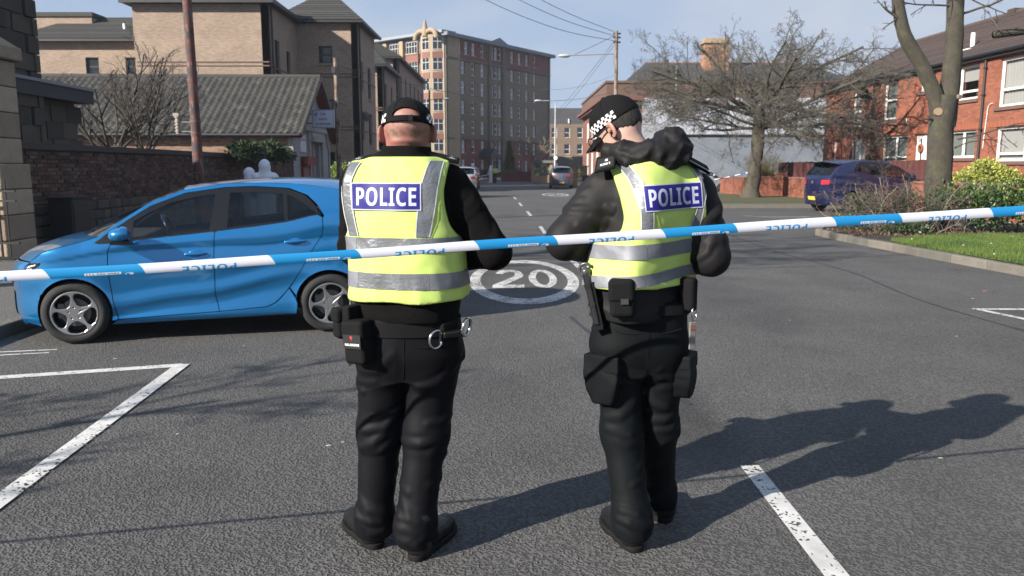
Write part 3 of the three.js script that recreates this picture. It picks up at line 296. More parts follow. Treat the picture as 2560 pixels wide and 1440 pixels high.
{ // brick garage with pantiled roof; its gable stands on the street line
  const b = thing('repair_garage', 'low garage with grey pantile roof and white gable with red boards', 'garage', onStreet(-8.17, 34.75), ST);
  const e = 3.12, ap = 5.78, D = 8.2, Lx = 16; const brk = brickMat([0.26, 0.15, 0.1], [0.22, 0.19, 0.16], 0.4, { s: 9, px: 512 });
  mesh('wall', [bx(-Lx, -0.2, 0, e - 0.1, -0.3, 0), bx(-Lx, -Lx + 0.3, 0, e, -D, -0.3)], brk, b);
  const ren = mat([0.3, 0.3, 0.3], 0.9, { map: retile(mottle, 1.2, 1.2), bumpMap: retile(grainB, 0.7, 0.7), bumpScale: 0.01 });
  const gs = new THREE.Shape([[0, 0], [D, 0], [D, e], [D / 2, ap - 0.15], [0, e]].map((p) => new THREE.Vector2(p[0], p[1]))); wall(b, 0, 0, [[3.3, 0, 2.1, 2.75]], ren, { shape: gs, t: 0.3, name: 'gable' }).geometry.rotateY(Math.PI / 2).translate(0, 0, 0);
  const redP = mat([0.16, 0.02, 0.016], 0.55);
  const dr = mesh('door', [bx(-0.22, -0.16, 0, 2.7, -5.3, -3.3)], mat([0.2, 0.2, 0.21], 0.6), b); mesh('door_frame', [bx(-0.16, -0.02, 0, 2.75, -3.42, -3.3), bx(-0.16, -0.02, 0, 2.75, -4.1, -3.42)], redP, dr); mesh('lintel', [bx(0, 0.28, 2.75, 2.95, -5.7, -3)], stoneM([0.3, 0.3, 0.28]), dr);
  mesh('pilaster', [bx(0.002, 0.12, 0, e + 0.35, -3.1, -2.75)], ren, b); mesh('pilaster', [bx(0.002, 0.12, 0, e + 0.35, -6.2, -5.7)], ren, b); mesh('string_course', [bx(0.122, 0.2, e + 0.1, e + 0.3, -6.5, -1.8)], ren, b);
  const sh = mesh('shutter', [bx(0.002, 0.1, 0, 2.05, -2.5, -1.3)], redP, b); const sl = mat([0.22, 0.09, 0.085], 0.5); for (let k = 0; k < 13; k++) mesh('slat', bx(0.1, 0.118, 0.1 + k * 0.115, 0.19 + k * 0.115, -2.42, -1.38), sl, sh); mesh('shutter_box', [bx(0.1, 0.34, 1.65, 2.05, -2.9, -1.25)], redP, sh);
  mesh('notice_board', [bx(0.002, 0.05, 2.25, 2.75, -2.3, -1.2)], mat([0.5, 0.5, 0.55], 0.6), b); mesh('notice_board', [bx(0.002, 0.05, 2.8, 3.0, -2.3, -1.2)], mat([0.35, 0.36, 0.45], 0.6), b); mesh('fascia_board', [bx(0.122, 0.16, 2.98, 3.2, -5.6, -3.2)], mat([0.32, 0.24, 0.26], 0.7), b);
  mesh('gable_vent', [bx(0.002, 0.03, 4.55, 4.95, -4.4, -3.9)], darkM, b); mesh('cable', tube([V(0.05, 3.3, -6.9), V(0.06, 2.8, -7.0), V(0.05, 2.5, -7.4), V(0.05, 0.9, -7.5)], 0.02, 16, 5), blackM, b);
  const rf = mesh('roof', [prism([[0.35, e - 0.16], [-D / 2, ap - 0.06], [-D - 0.35, e - 0.16], [-D / 2, ap - 0.3]], Lx + 0.45).rotateY(-Math.PI / 2).translate(0.45, 0, 0)], darkM, b);
  const up = V(0, ap - e + 0.1, -D / 2 - 0.35), S = up.length(); up.normalize(); const nrm = V(1, 0, 0).cross(up).normalize(); if (nrm.y < 0) nrm.negate();
  // pantiles: each a shallow wave, the ones nearest the street as tiles of their own
  const tw = 0.3, tl = S / 15; const tg = (() => { const P = [], I = [], n = 6; for (const [s, h] of [[0, 0.075], [tl * 1.06, 0.02]]) for (let i = 0; i <= n; i++) { const u = i / n; P.push((u - 0.5) * tw * 1.04, s, h + 0.028 * Math.sin(u * Math.PI * 2 + 0.6)); } for (let i = 0; i < n; i++) I.push(i, i + 1, i + n + 2, i, i + n + 2, i + n + 1); const b0 = P.length / 3; for (let i = 0; i <= n; i++) P.push(P[i * 3], 0, P[i * 3 + 2] - 0.055); for (let i = 0; i < n; i++) I.push(b0 + i, b0 + i + 1, i + 1, b0 + i, i + 1, i); const g = new THREE.BufferGeometry(); g.setAttribute('position', new THREE.Float32BufferAttribute(P, 3)); g.setIndex(I); g.computeVertexNormals(); g.setAttribute('uv', new THREE.Float32BufferAttribute(P.flatMap((v, i) => (i % 3 === 0 ? [v, P[i + 1]] : [])), 2)); g.applyMatrix4(new THREE.Matrix4().makeBasis(V(1, 0, 0), up, nrm)); return g; })();
  const rest = [[], [], [], []]; let made = 0;
  for (let k = 0; k < Math.floor((Lx + 0.4) / tw); k++) for (let r = 0; r < 15; r++) { const p = V(0.3 - k * tw, e - 0.14, 0.36).addScaledVector(up, r * tl).addScaledVector(nrm, rr(0, 0.008)); const mi = rnd() < 0.05 ? 3 : Math.floor(rnd() * 3); if (made < 300) { const o = mesh('tile', tg, tileM[mi], rf); o.position.copy(p); made++; } else rest[mi].push(tg.clone().translate(p.x, p.y, p.z)); }
  rest.forEach((g, i) => { if (g.length) { const o = mesh('pantiles', g, tileM[i], rf); o.userData.kind = 'stuff'; } });
  mesh('ridge_tiles', [cyl(0.13, 0.13, V(0.45, ap - 0.03, -D / 2), V(-Lx, ap - 0.03, -D / 2), 10)], tileM[1], rf);
  mesh('bargeboard', [prism([[0.38, e - 0.3], [-D / 2, ap - 0.2], [-D / 2, ap + 0.02], [0.38, e - 0.06]], 0.05).rotateY(-Math.PI / 2).translate(0.5, 0, 0), prism([[-D / 2, ap - 0.2], [-D - 0.38, e - 0.3], [-D - 0.38, e - 0.06], [-D / 2, ap + 0.02]], 0.05).rotateY(-Math.PI / 2).translate(0.5, 0, 0)], darkM, b);
  mesh('soffit_boards', [prism([[-D / 2, ap - 0.34], [-D - 0.36, e - 0.34], [-D - 0.36, e - 0.3], [-D / 2, ap - 0.3]], 0.42).rotateY(-Math.PI / 2).translate(0.44, 0, 0), prism([[0.34, e - 0.33], [-D / 2, ap - 0.34], [-D / 2, ap - 0.3], [0.34, e - 0.29]], 0.42).rotateY(-Math.PI / 2).translate(0.44, 0, 0)], redP, b);
  mesh('gutter', [cyl(0.07, 0.07, V(-Lx, e - 0.2, 0.4), V(0.4, e - 0.2, 0.4), 8), bx(-Lx, 0.3, e - 0.32, e - 0.18, 0.28, 0.33)], darkM, b);
  const sg = thing('hanging_sign', 'white projecting sign for car sales and repairs on the garage gable', 'sign', [0, 0, 0]); b.updateMatrixWorld(); sg.position.copy(b.localToWorld(V(0.75, 3.35, -2.9)));
  const st_ = canvasTex(512, 400, (x, w, h) => { x.fillStyle = '#a9b0c4'; x.fillRect(0, 0, w, h); x.strokeStyle = '#5a5f70'; x.lineWidth = 10; x.strokeRect(5, 5, w - 10, h - 10); x.fillStyle = '#5c1624'; x.font = 'bold 74px sans-serif'; x.textAlign = 'center'; x.fillText('CAR', 256, 118); x.fillText('SALES', 256, 232); x.fillText('& REPAIRS', 270, 346); x.lineWidth = 16; x.strokeStyle = '#5c1624'; x.beginPath(); x.moveTo(125, 62); x.lineTo(70, 118); x.moveTo(68, 76); x.lineTo(68, 120); x.lineTo(112, 120); x.stroke(); });
  const fm = mat(0xffffff, 0.5, { map: st_ }); mesh('sign_box', [box(1.0, 0.82, 0.14, 0, 0.42, 0)], mat([0.35, 0.36, 0.4], 0.5), sg); mesh('sign_face', new THREE.PlaneGeometry(0.96, 0.78).translate(0, 0.42, 0.074), fm, sg); mesh('bracket', [bx(-0.75, -0.5, 0.6, 0.64, -0.02, 0.02), bx(-0.75, -0.5, 0.2, 0.24, -0.02, 0.02)], darkM, sg);
}
{ // buff brick flats behind the garage, stepping back
  const flats = (name, lab, x0, x1, z0, z1, eave, ridge, wins, sideWins, hip = 3) => {
    const b = thing(name, lab, 'flats', [x0, 0, z0]); const w = x1 - x0, d = z0 - z1;
    wall(b, w, eave, wins, tanM, { t: 0.35 }); wins.forEach((q) => win(b, q[0], q[1], q[2], q[3], { fr: blackM, f: 0.09, hz: [0.5], pane: paneDark, curtain: null, sill: tanM }));
    const sw = wall(b, d, eave, sideWins, tanM, { t: 0.35 }); sw.geometry.rotateY(Math.PI / 2).translate(w, 0, 0); sideWins.forEach((q) => { const o = win(b, q[0], q[1], q[2], q[3], { fr: blackM, f: 0.09, v: [0.5], sill: tanM }); o.rotation.y = Math.PI / 2; o.position.x = w; });
    mesh('wall', [bx(0, 0.3, 0, eave, -d, -0.36), bx(0, w - 0.36, 0, eave, -d, -d + 0.3)], tanM, b);
    mesh('gutter', [bx(-0.5, w + 0.5, eave - 0.02, eave + 0.16, 0.36, 0.5), bx(w + 0.36, w + 0.5, eave - 0.02, eave + 0.16, -d, 0.36), bx(-0.5, w + 0.36, eave + 0.02, eave + 0.06, -d, 0.36)], blackM, b);
    const A = [[-0.5, eave + 0.12, 0.5], [w + 0.5, eave + 0.12, 0.5], [w + 0.5, eave + 0.12, -d - 0.5], [-0.5, eave + 0.12, -d - 0.5], [hip, ridge, -d / 2], [w - hip, ridge, -d / 2]], rg = new THREE.BufferGeometry(); rg.setAttribute('position', new THREE.Float32BufferAttribute([[0, 1, 5], [0, 5, 4], [1, 2, 5], [2, 3, 4], [2, 4, 5], [3, 0, 4]].flatMap((t) => t.flatMap((i) => A[i])), 3)); const rf = mesh('roof', boxUV(rg), slateM, b);
    const up = V(0, ridge - eave - 0.12, -d / 2 - 0.5), S = up.length(); sawRoof(rf, 'tile_course', V(-0.5, eave + 0.14, 0.52), V(1, 0, 0), up.normalize(), w + 1, S, tileM.slice(0, 3), 0.34, (t) => [(hip + 0.5) * t, w + 1 - (hip + 0.5) * t]);
    for (let y = eave - 3.35; y > 2; y -= 3.3) mesh('brick_band', [bx(0.1, w + 0.03, y, y + 0.07, 0, 0.03), bx(0.1, w + 0.03, y + 0.2, y + 0.27, 0, 0.03), bx(w, w + 0.03, y, y + 0.07, -d, 0)], mat([0.12, 0.085, 0.065], 0.9), b);
    mesh('downpipe', [cyl(0.06, 0.06, V(w + 0.1, 0, -0.5), V(w + 0.1, eave, -0.5), 8)], blackM, b); return b;
  };
  flats('brick_flats', 'tall buff brick flats block with blank sunlit front above the garage', -21.0, -13.55, -46, -52.5, 10.5, 13.3, [[2.2, 3, 0.01, 0.01]], [[1.2, 6.9, 1.0, 1.9], [3.6, 6.9, 0.9, 1.6], [1.2, 3.6, 1.0, 1.9], [3.6, 3.6, 0.9, 1.6]]);
  flats('brick_flats', 'buff brick flats block at the street corner, partly in its neighbour\'s shade', -14.6, -9.82, -52.3, -59, 10.55, 13.2, [[2.35, 8.1, 0.85, 1.05], [2.35, 4.8, 0.85, 1.05], [2.35, 1.5, 0.85, 1.05]], [[1.2, 6.6, 0.8, 1.8], [3.7, 6.2, 1.2, 2.1], [1.2, 3.4, 0.8, 1.8], [3.7, 3.1, 1.2, 2.1]], 2.3);
  const lw = flats('brick_flats', 'lower buff brick wing with two small windows left of the tall flats', -29.4, -21.4, -49.6, -57, 9.0, 11.0, [[3.75, 7.05, 0.8, 1.05], [6.15, 7.05, 0.8, 1.05]], [[2, 3, 0.8, 1]], 1.5); mesh('roof_vent', [cyl(0.1, 0.1, V(5.6, 9.4, -1.4), V(5.6, 10.3, -1.4), 10), bx(5.2, 6.0, 9.62, 9.68, -1.8, -1.1)], whiteM, lw);
  { const b = thing('brick_flats', 'buff brick end wall rising behind the stone building', 'flats', [-32.5, 0, -52]); wall(b, 6.2, 10.9, [], tanM, { t: 6 }); mesh('coping', [bx(-0.1, 6.3, 10.9, 11.15, -6.1, 0.1)], tileM[1], b); }
  flats('street_tenement', 'buff brick tenement with sunlit end wall beyond the corner flats', -13.4, -10.15, -64, -72, 9.3, 11.6, [[0.9, 3.2, 0.01, 0.01]], [[1.5, 6.4, 0.9, 1.8], [4.6, 6.4, 0.9, 1.8], [1.5, 3.2, 0.9, 1.8], [4.6, 3.2, 0.9, 1.8]], 1.5);
  flats('street_tenement', 'long buff brick tenement receding toward the big block', -18, -10.35, -74, -96, 11.2, 14.2, [[1.5, 3.2, 0.01, 0.01]], [2, 5.5, 9, 12.5, 16, 19.5].flatMap((x) => [[x, 8, 1.1, 2], [x, 4.8, 1.1, 2], [x, 1.6, 1.1, 2]]), 3.5);
}
{ // the seven-storey block
  const Hb = 20.4, fl = 2.914; const dark = thing('apartment_block', 'seven-storey brick block closing the street, its long face in shade', 'building', [-9.7, 0, -120], Math.atan2(24, 16.2)); const L = 29;
  const cols = [0.144, 0.232, 0.316], stair = [0.405, 0.441, 0.478], right = [0.599, 0.674, 0.752, 0.835], top = [0.054, 0.116, 0.175, 0.237, 0.316];
  const wins = []; for (let f = 0; f < 7; f++) { for (const t of f === 6 ? top : cols) wins.push([t * L - 0.45, f * fl + 0.85, 0.9, 1.85, f]); for (const t of stair) wins.push([t * L - 0.42, f * fl + 0.85, 0.84, 1.9, f]); for (const t of right) wins.push([t * L - 0.42, f * fl + 0.85, 0.84, 1.75, f]); }
  const band = (y0, y1, m) => wall(dark, L, y1 - y0, wins.filter((q) => q[1] > y0 && q[1] < y1).map((q) => [q[0], q[1] - y0, q[2], q[3]]), m, { y: y0, t: 0.4 });
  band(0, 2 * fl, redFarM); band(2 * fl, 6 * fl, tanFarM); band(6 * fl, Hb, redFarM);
  const blind = mat([0.42, 0.43, 0.46], 0.9); wins.forEach((q, i) => { const o = win(dark, q[0], q[1], q[2], q[3], { f: 0.12, hz: [0.5], sill: sandM, set: 0.2 }); o.children[0].material = ((i * 7) % 10 < 7) ? phys([0.34, 0.36, 0.41], 0.12) : paneDark; });
  const pil = stoneM([0.12, 0.1, 0.085]); for (const t of [0.375, 0.505]) mesh('pilaster', [bx(t * L - 0.35, t * L + 0.35, 0, Hb, 0, 0.35)], pil, dark); for (const t of [0.0, 0.99]) mesh('pilaster', [bx(t * L - 0.1, t * L + 0.3, 0, Hb, 0, 0.2)], pil, dark);
  mesh('cornice', [bx(-0.1, L, 6 * fl - 0.15, 6 * fl + 0.1, 0, 0.3), bx(-0.1, L, 2 * fl - 0.1, 2 * fl + 0.1, 0, 0.2)], pil, dark); mesh('roof_edge', [bx(-0.6, L + 0.6, Hb, Hb + 0.5, -3.2, 0.9)], mat([0.13, 0.15, 0.18], 0.7), dark); mesh('stair_pediment', [prism([[0.36 * L, Hb + 0.5], [0.52 * L, Hb + 0.5], [0.44 * L, Hb + 1.3]], 1).translate(0, 0, -0.2)], mat([0.16, 0.17, 0.2], 0.7), dark);
  mesh('wall', [bx(0.4, L, 0, Hb, -2.4, -0.42)], redFarM, dark); mesh('porch', [prism([[0.27 * L, 3.2], [0.36 * L, 3.2], [0.315 * L, 4.5]], 2.4).translate(0, 0, 0), bx(0.28 * L, 0.29 * L, 0, 3.2, 2, 2.3), bx(0.34 * L, 0.35 * L, 0, 3.2, 2, 2.3)], darkM, dark);
  const litB = thing('apartment_wing', 'sunlit ornate wing of the block with red panels and white windows', 'building', [-25.5, 0, -133.2], -Math.atan2(10, 12)); const Ll = 20.5;
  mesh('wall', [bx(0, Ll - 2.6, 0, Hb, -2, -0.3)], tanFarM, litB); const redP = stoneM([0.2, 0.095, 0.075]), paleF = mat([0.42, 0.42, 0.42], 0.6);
  for (let k = 0; k < 4; k++) { const x0 = 0.6 + k * 3.7; mesh('pier', [bx(x0 - 0.5, x0 + 0.35, 0, Hb, -0.3, 0.5)], sandM, litB); for (let f = 0; f < 7; f++) { mesh('panel', [bx(x0 + 0.35, x0 + 3.2, f * fl - 0.3, f * fl + 0.95, -0.3, 0.05)], redP, litB); win(litB, x0 + 0.55, f * fl + 1, 2.45, 1.75, { z: 0.1, fr: paleF, v: [0.25, 0.5, 0.75], hz: [0.6], f: 0.07, sill: sandM }); } }
  const c = mesh('corner_bay', [new THREE.CylinderGeometry(2.6, 2.6, Hb + 0.4, 8).rotateY(Math.PI / 8).translate(Ll - 2.4, Hb / 2, -0.9), bx(Ll - 0.4, Ll + 0.1, 0, Hb, -3, 0.3)], sandM, litB); for (let f = 0; f < 7; f++) for (const a of [-0.785, 0, 0.785]) { const w = win(litB, -0.75, f * fl + 1, 1.5, 1.9, { z: 0.02, fr: paleF, v: [0.5], hz: [0.6], f: 0.08, set: -0.03 }); w.position.set(Ll - 2.4 + Math.sin(a) * 2.42, 0, -0.9 + Math.cos(a) * 2.42); w.rotation.y = a; const pn = mesh('panel', [bx(-0.75, 0.75, f * fl - 0.2, f * fl + 0.7, 0, 0.06)], redP, litB); pn.position.copy(w.position); pn.rotation.y = a; }
  mesh('ornament', [cyl(0.5, 0.35, V(Ll - 2.4, Hb, 1.6), V(Ll - 2.4, Hb + 1.2, 1.6), 8), cyl(0.35, 0.12, V(Ll - 2.4, Hb + 1.2, 1.6), V(Ll - 2.4, Hb + 2.3, 1.6), 8), new THREE.TorusGeometry(1.2, 0.35, 8, 20, Math.PI).translate(Ll - 3.4, Hb - 0.4, 1.5), new THREE.TorusGeometry(1.2, 0.35, 8, 20, Math.PI).translate(Ll - 1.4, Hb - 0.4, 1.5)], sandM, litB); mesh('roof_edge', [bx(-0.4, Ll + 0.3, Hb + 0.4, Hb + 0.8, -2, 0.9)], mat([0.2, 0.22, 0.25], 0.7), litB);
}
{ // far sandstone tenement at the end of the street
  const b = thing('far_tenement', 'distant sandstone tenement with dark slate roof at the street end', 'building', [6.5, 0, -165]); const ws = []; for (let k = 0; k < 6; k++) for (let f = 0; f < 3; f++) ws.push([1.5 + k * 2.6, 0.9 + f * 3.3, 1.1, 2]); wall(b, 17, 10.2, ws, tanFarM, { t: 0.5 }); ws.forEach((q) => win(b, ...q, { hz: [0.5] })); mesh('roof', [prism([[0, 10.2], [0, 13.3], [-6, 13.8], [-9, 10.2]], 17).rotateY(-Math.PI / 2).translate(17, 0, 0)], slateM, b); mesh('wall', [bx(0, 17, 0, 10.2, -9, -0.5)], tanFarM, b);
  mesh('skylight', [bx(13.6, 14.8, 12.4, 13.0, 0, 0.1)], greyMetal, b); for (const x of [5, 11.5]) mesh('roof_vent', [cyl(0.15, 0.15, V(x, 10.4, 0.1), V(x, 11.2, 0.1), 6)], whiteM, b); mesh('downpipe', [cyl(0.08, 0.08, V(0.7, 0, 0.1), V(0.7, 10, 0.1), 6)], whiteM, b);
  const wl = thing('retaining_wall', 'dark stone wall below the distant tenement', 'wall', [4.5, 0, -150]); mesh('wall', [bx(0, 13, 0, 3.4, -0.4, 0)], greySt, wl); mesh('coping', [bx(-0.1, 13.1, 3.4, 3.6, -0.5, 0.1)], sandM, wl);
}
{ // left: stone church-like building, flat-roofed annexe, pier, boundary wall
  const stA = [[0.075, 0.063, 0.05], [0.06, 0.052, 0.042], [0.088, 0.074, 0.057], [0.05, 0.044, 0.037]].map((c) => stoneM(c, 0.95, 0.9));
  const b = thing('stone_building', 'tall dark stone building at the left edge of the picture', 'building', onStreet(-8.75, 16.35), ST);
  mesh('wall', [bx(-8, 0, 0, 5.44, -0.02, 2.9)], greySt, b);
  const sb = [0, 1, 2, 3].map(() => 0); for (let r = 0; r < 16; r++) for (let k = 0; k < 3; k++) { const h = 0.34, w = 0.62 + 0.2 * ((r * 7 + k * 3) % 3), z = 0.1 + k * 0.82 + (r % 2) * 0.34; mesh('stone', bx(-0.02, 0.03 + 0.012 * ((r * 3 + k) % 3), r * h + 0.012, r * h + h - 0.012, z, z + w), stA[(r * 5 + k * 7 + r * k) % 4], b); }
  for (let r = 0; r < 16; r++) mesh('quoin', bx(-0.5, 0.06, r * 0.34 + 0.01, r * 0.34 + 0.33, -0.06, 0.1 + (r % 2) * 0.2), stA[(r * 3) % 4], b);
  const an = thing('stone_annexe', 'small flat-roofed stone annexe with a sash window behind the boundary wall', 'building', onStreet(-8.95, 15.0), ST);
  wall(an, 3.1, 2.95, [[0.55, 1.5, 0.55, 1.35]], greySt, { t: 0.3 }).geometry.rotateY(Math.PI / 2); const aw = win(an, 0.55, 1.5, 0.55, 1.35, { v: [0.62], hz: [0.3, 0.58], f: 0.04, fr: mat([0.12, 0.12, 0.12], 0.6), sill: stA[2] }); aw.rotation.y = Math.PI / 2; mesh('roof_slab', [bx(-4, 0.3, 2.95, 3.22, -3.4, 0.3)], mat([0.03, 0.031, 0.035], 0.7), an); mesh('roof_trim', [bx(-4, 0.33, 3.22, 3.28, -3.43, 0.33)], mat([0.16, 0.17, 0.19], 0.5), an); mesh('wall', [bx(-4, -0.3, 0, 2.95, -3.1, -2.8)], greySt, an);
  for (let r = 0; r < 8; r++) for (let k = 0; k < 5; k++) { const z = -0.05 - k * 0.62 - (r % 2) * 0.2, y = r * 0.36; if (y > 1.1 && z < -0.1 && z > -1.5) continue; mesh('stone', bx(0, 0.018 + 0.004 * ((r + k) % 3), y + 0.006, y + 0.354, z - 0.614, z - 0.006), stA[(r * 5 + k * 3) % 4], an); }
  const pr = thing('gate_pier', 'tall stone gate pier with stepped base at the far left', 'pier', onStreet(-7.66, 13.4), ST);
  const pm = [[0.32, 0.255, 0.185], [0.27, 0.215, 0.155], [0.35, 0.28, 0.2], [0.24, 0.185, 0.135]].map((c) => stoneM(c, 0.95, 0.8)); for (let r = 0; r < 8; r++) { const y = r * 0.41, w = y < 1.5 ? 0.86 : 0.72, h = 0.4; mesh('stone', boxUV(new RoundedBoxGeometry(w, h, w, 1, 0.02).translate(-w / 2 + (w - 0.8) / 2, y + h / 2, 0)), pm[(r * 3) % 4], pr); } mesh('pier_cap', [boxUV(new RoundedBoxGeometry(0.9, 0.22, 0.9, 1, 0.03).translate(-0.4, 3.4, 0)), boxUV(new THREE.CylinderGeometry(0.1, 0.6, 0.3, 4).rotateY(Math.PI / 4).translate(-0.4, 3.65, 0))], pm[1], pr);
  const rl = thing('iron_railing', 'black iron railing beside the stone gate pier', 'railing', [-8.75, 0.1, -12.75], Math.PI / 2); for (let k = 0; k < 9; k++) mesh('bar', cyl(0.012, 0.012, V(-0.35, 0.1, 0.95 - k * 0.13), V(-0.35, 1.3, 0.95 - k * 0.13), 6), blackM, rl); mesh('rail', [bx(-0.37, -0.33, 1.1, 1.13, -0.2, 1.1), bx(-0.37, -0.33, 0.95, 0.98, -0.2, 1.1), bx(-0.37, -0.33, 0.3, 0.33, -0.2, 1.1), tube([V(-0.35, 1.12, -0.2), V(-0.3, 0.98, -0.5), V(-0.3, 0.9, -0.9)], 0.016, 10, 6)], blackM, rl);
  const cb = thing('utility_cabinet', 'black street utility cabinet against the boundary wall by the pier', 'cabinet', onStreet(-7.72, 15.2), ST); mesh('body', boxUV(new RoundedBoxGeometry(0.42, 0.9, 0.75, 1, 0.02).translate(0, 0.56, 0)), mat([0.01, 0.011, 0.011], 0.6), cb); mesh('door', bx(0.212, 0.225, 0.2, 0.95, -0.33, 0.33), mat([0.012, 0.013, 0.013], 0.55), cb); mesh('lid', bx(-0.23, 0.23, 1.01, 1.04, -0.39, 0.39), mat([0.012, 0.012, 0.012], 0.6), cb);
  // boundary wall: brick above, rubble below
  const bw = thing('boundary_wall', 'long old brick and rubble boundary wall along the left pavement', 'wall', onStreet(-8.15, 0).map((v, i) => (i === 1 ? 0 : v)), ST);
  mesh('core', [bx(-0.32, -0.02, 0, 1.9, -34.7, -13.5)], stoneM([0.07, 0.062, 0.055]), bw); mesh('coping', [bx(-0.42, 0.06, 1.9, 2.02, -34.72, -13.4)], stoneM([0.06, 0.05, 0.045]), bw);
  const bm = [[0.1, 0.05, 0.038], [0.075, 0.04, 0.033], [0.12, 0.062, 0.046], [0.05, 0.035, 0.03], [0.13, 0.09, 0.07]].map((c) => stoneM(c, 0.95, 0.3)), bg = boxUV(new RoundedBoxGeometry(0.1, 0.066, 0.215, 1, 0.008)); const rest = [[], [], [], [], []]; let n = 0;
  for (let r = 0; r < 13; r++) for (let k = 0; k < 93; k++) { const z = -13.6 - k * 0.227 - (r % 2) * 0.113, y = 0.94 + r * 0.0745, mi = Math.floor(rnd() * 5), dx = rr(-0.012, 0.012); if (k < 23 && n < 300) { const o = mesh('brick', bg, bm[mi], bw); o.position.set(-0.04 + dx, y, z); n++; } else rest[mi].push(bg.clone().translate(-0.04 + dx, y, z)); }
  rest.forEach((g, i) => { mesh('brickwork', g, bm[i], bw).userData.kind = 'stuff'; });
  const rb = [[0.075, 0.066, 0.055], [0.095, 0.08, 0.062], [0.06, 0.052, 0.046]].map((c) => stoneM(c, 0.95, 0.6)); const rr2 = [[], [], []]; n = 0; for (let r = 0; r < 4; r++) { let z = -13.5; while (z > -34.4) { const w = rr(0.25, 0.55), h = 0.2, mi = Math.floor(rnd() * 3), g = boxUV(new RoundedBoxGeometry(0.12, h - 0.015, w - 0.02, 1, 0.03).translate(-0.03 + rr(-0.02, 0.02), 0.1 + r * h + h / 2, z - w / 2)); if (z > -24 && n < 120) { mesh('stone', g, rb[mi], bw); n++; } else rr2[mi].push(g); z -= w; } } rr2.forEach((g, i) => { mesh('rubble', g, rb[i], bw).userData.kind = 'stuff'; });
}
// ---------- trees, hedges, poles, wires ----------
class Wood { // tapered limbs gathered into one surface
  constructor() { this.p = []; this.n = []; this.u = []; this.i = []; }
  limb(pts, r0, r1, sides = 6, bark = 0) {
    const N = pts.length; let x = null; const b0 = this.p.length / 3; let len = 0;
    for (let k = 0; k < N; k++) {
      const t = pts[Math.min(N - 1, k + 1)].clone().sub(pts[Math.max(0, k - 1)]).normalize(); if (!x) x = Math.abs(t.x) < 0.9 ? V(1, 0, 0) : V(0, 0, 1); x = x.clone().addScaledVector(t, -x.dot(t)).normalize(); const y = t.clone().cross(x);
      const f = k / (N - 1), r = lerp(r0, r1, f); if (k) len += pts[k].distanceTo(pts[k - 1]);
      for (let s = 0; s <= sides; s++) { const a = (s / sides) * 6.28319, c = Math.cos(a), q = Math.sin(a), rb = r * (1 + bark * no(pts[k].x * 3 + c * 1.3, pts[k].y * 2.2, pts[k].z * 3 + q * 1.3)); this.p.push(pts[k].x + (x.x * c + y.x * q) * rb, pts[k].y + (x.y * c + y.y * q) * rb, pts[k].z + (x.z * c + y.z * q) * rb); this.n.push(x.x * c + y.x * q, x.y * c + y.y * q, x.z * c + y.z * q); this.u.push((s / sides) * 6.283 * Math.max(r0, 0.04), len); }
    }
    for (let k = 0; k < N - 1; k++) for (let s = 0; s < sides; s++) { const a = b0 + k * (sides + 1) + s, b = a + 1, c = a + sides + 1, d = c + 1; this.i.push(a, b, c, b, d, c); }
    const e = b0 + (N - 1) * (sides + 1); for (let s = 1; s < sides - 1; s++) this.i.push(e, e + s, e + s + 1);
    return this;
  }
  geo(smooth) { const g = new THREE.BufferGeometry(); g.setAttribute('position', new THREE.Float32BufferAttribute(this.p, 3)); g.setAttribute('uv', new THREE.Float32BufferAttribute(this.u, 2)); g.setIndex(this.i); if (smooth) g.setAttribute('normal', new THREE.Float32BufferAttribute(this.n, 3)); else g.computeVertexNormals(); return g; }
}
const barkMap = (c, s) => dataTex(512, 512, (u, v) => { const k = vf(u, v, 8, 5, s) * 0.6 + vn(u * 1, v * 1, 40, s + 7) * 0.25 + 0.15 * vn(u, v * 6, 64, s + 2), moss = sst(0.55, 0.75, vf(u, v, 6, 4, s + 9)); return [lerp(c[0], 0.07, moss * 0.5) * (0.4 + 1.2 * k), lerp(c[1], 0.085, moss * 0.5) * (0.4 + 1.2 * k), lerp(c[2], 0.03, moss * 0.6) * (0.4 + 1.2 * k)]; }, true, [0.9, 0.9]);
const barkB = dataTex(512, 512, (u, v) => 0.5 * vf(u, v * 2, 10, 4, 51) + 0.5 * vn(u, v * 5, 48, 52), false, [0.7, 0.7]);
const barkGrey = mat(0xffffff, 0.9, { map: barkMap([0.058, 0.05, 0.038], 61), bumpMap: barkB, bumpScale: 0.02 }), barkDark = mat(0xffffff, 0.9, { map: barkMap([0.075, 0.062, 0.05], 65), bumpMap: barkB, bumpScale: 0.03 });
const twigM = mat([0.085, 0.075, 0.066], 0.85), twigD = mat([0.04, 0.033, 0.028], 0.85), twigL = mat([0.16, 0.135, 0.1], 0.85), twigMoss = mat([0.075, 0.073, 0.048], 0.9);
function wander(p, d, len, n, wob, bend) { const pts = [p.clone()], c = p.clone(), q = d.clone().normalize(); for (let k = 0; k < n; k++) { q.add(V(rr(-wob, wob), rr(-wob, wob) + bend, rr(-wob, wob))).normalize(); c.addScaledVector(q, len / n); pts.push(c.clone()); } return { pts, end: q.clone() }; }
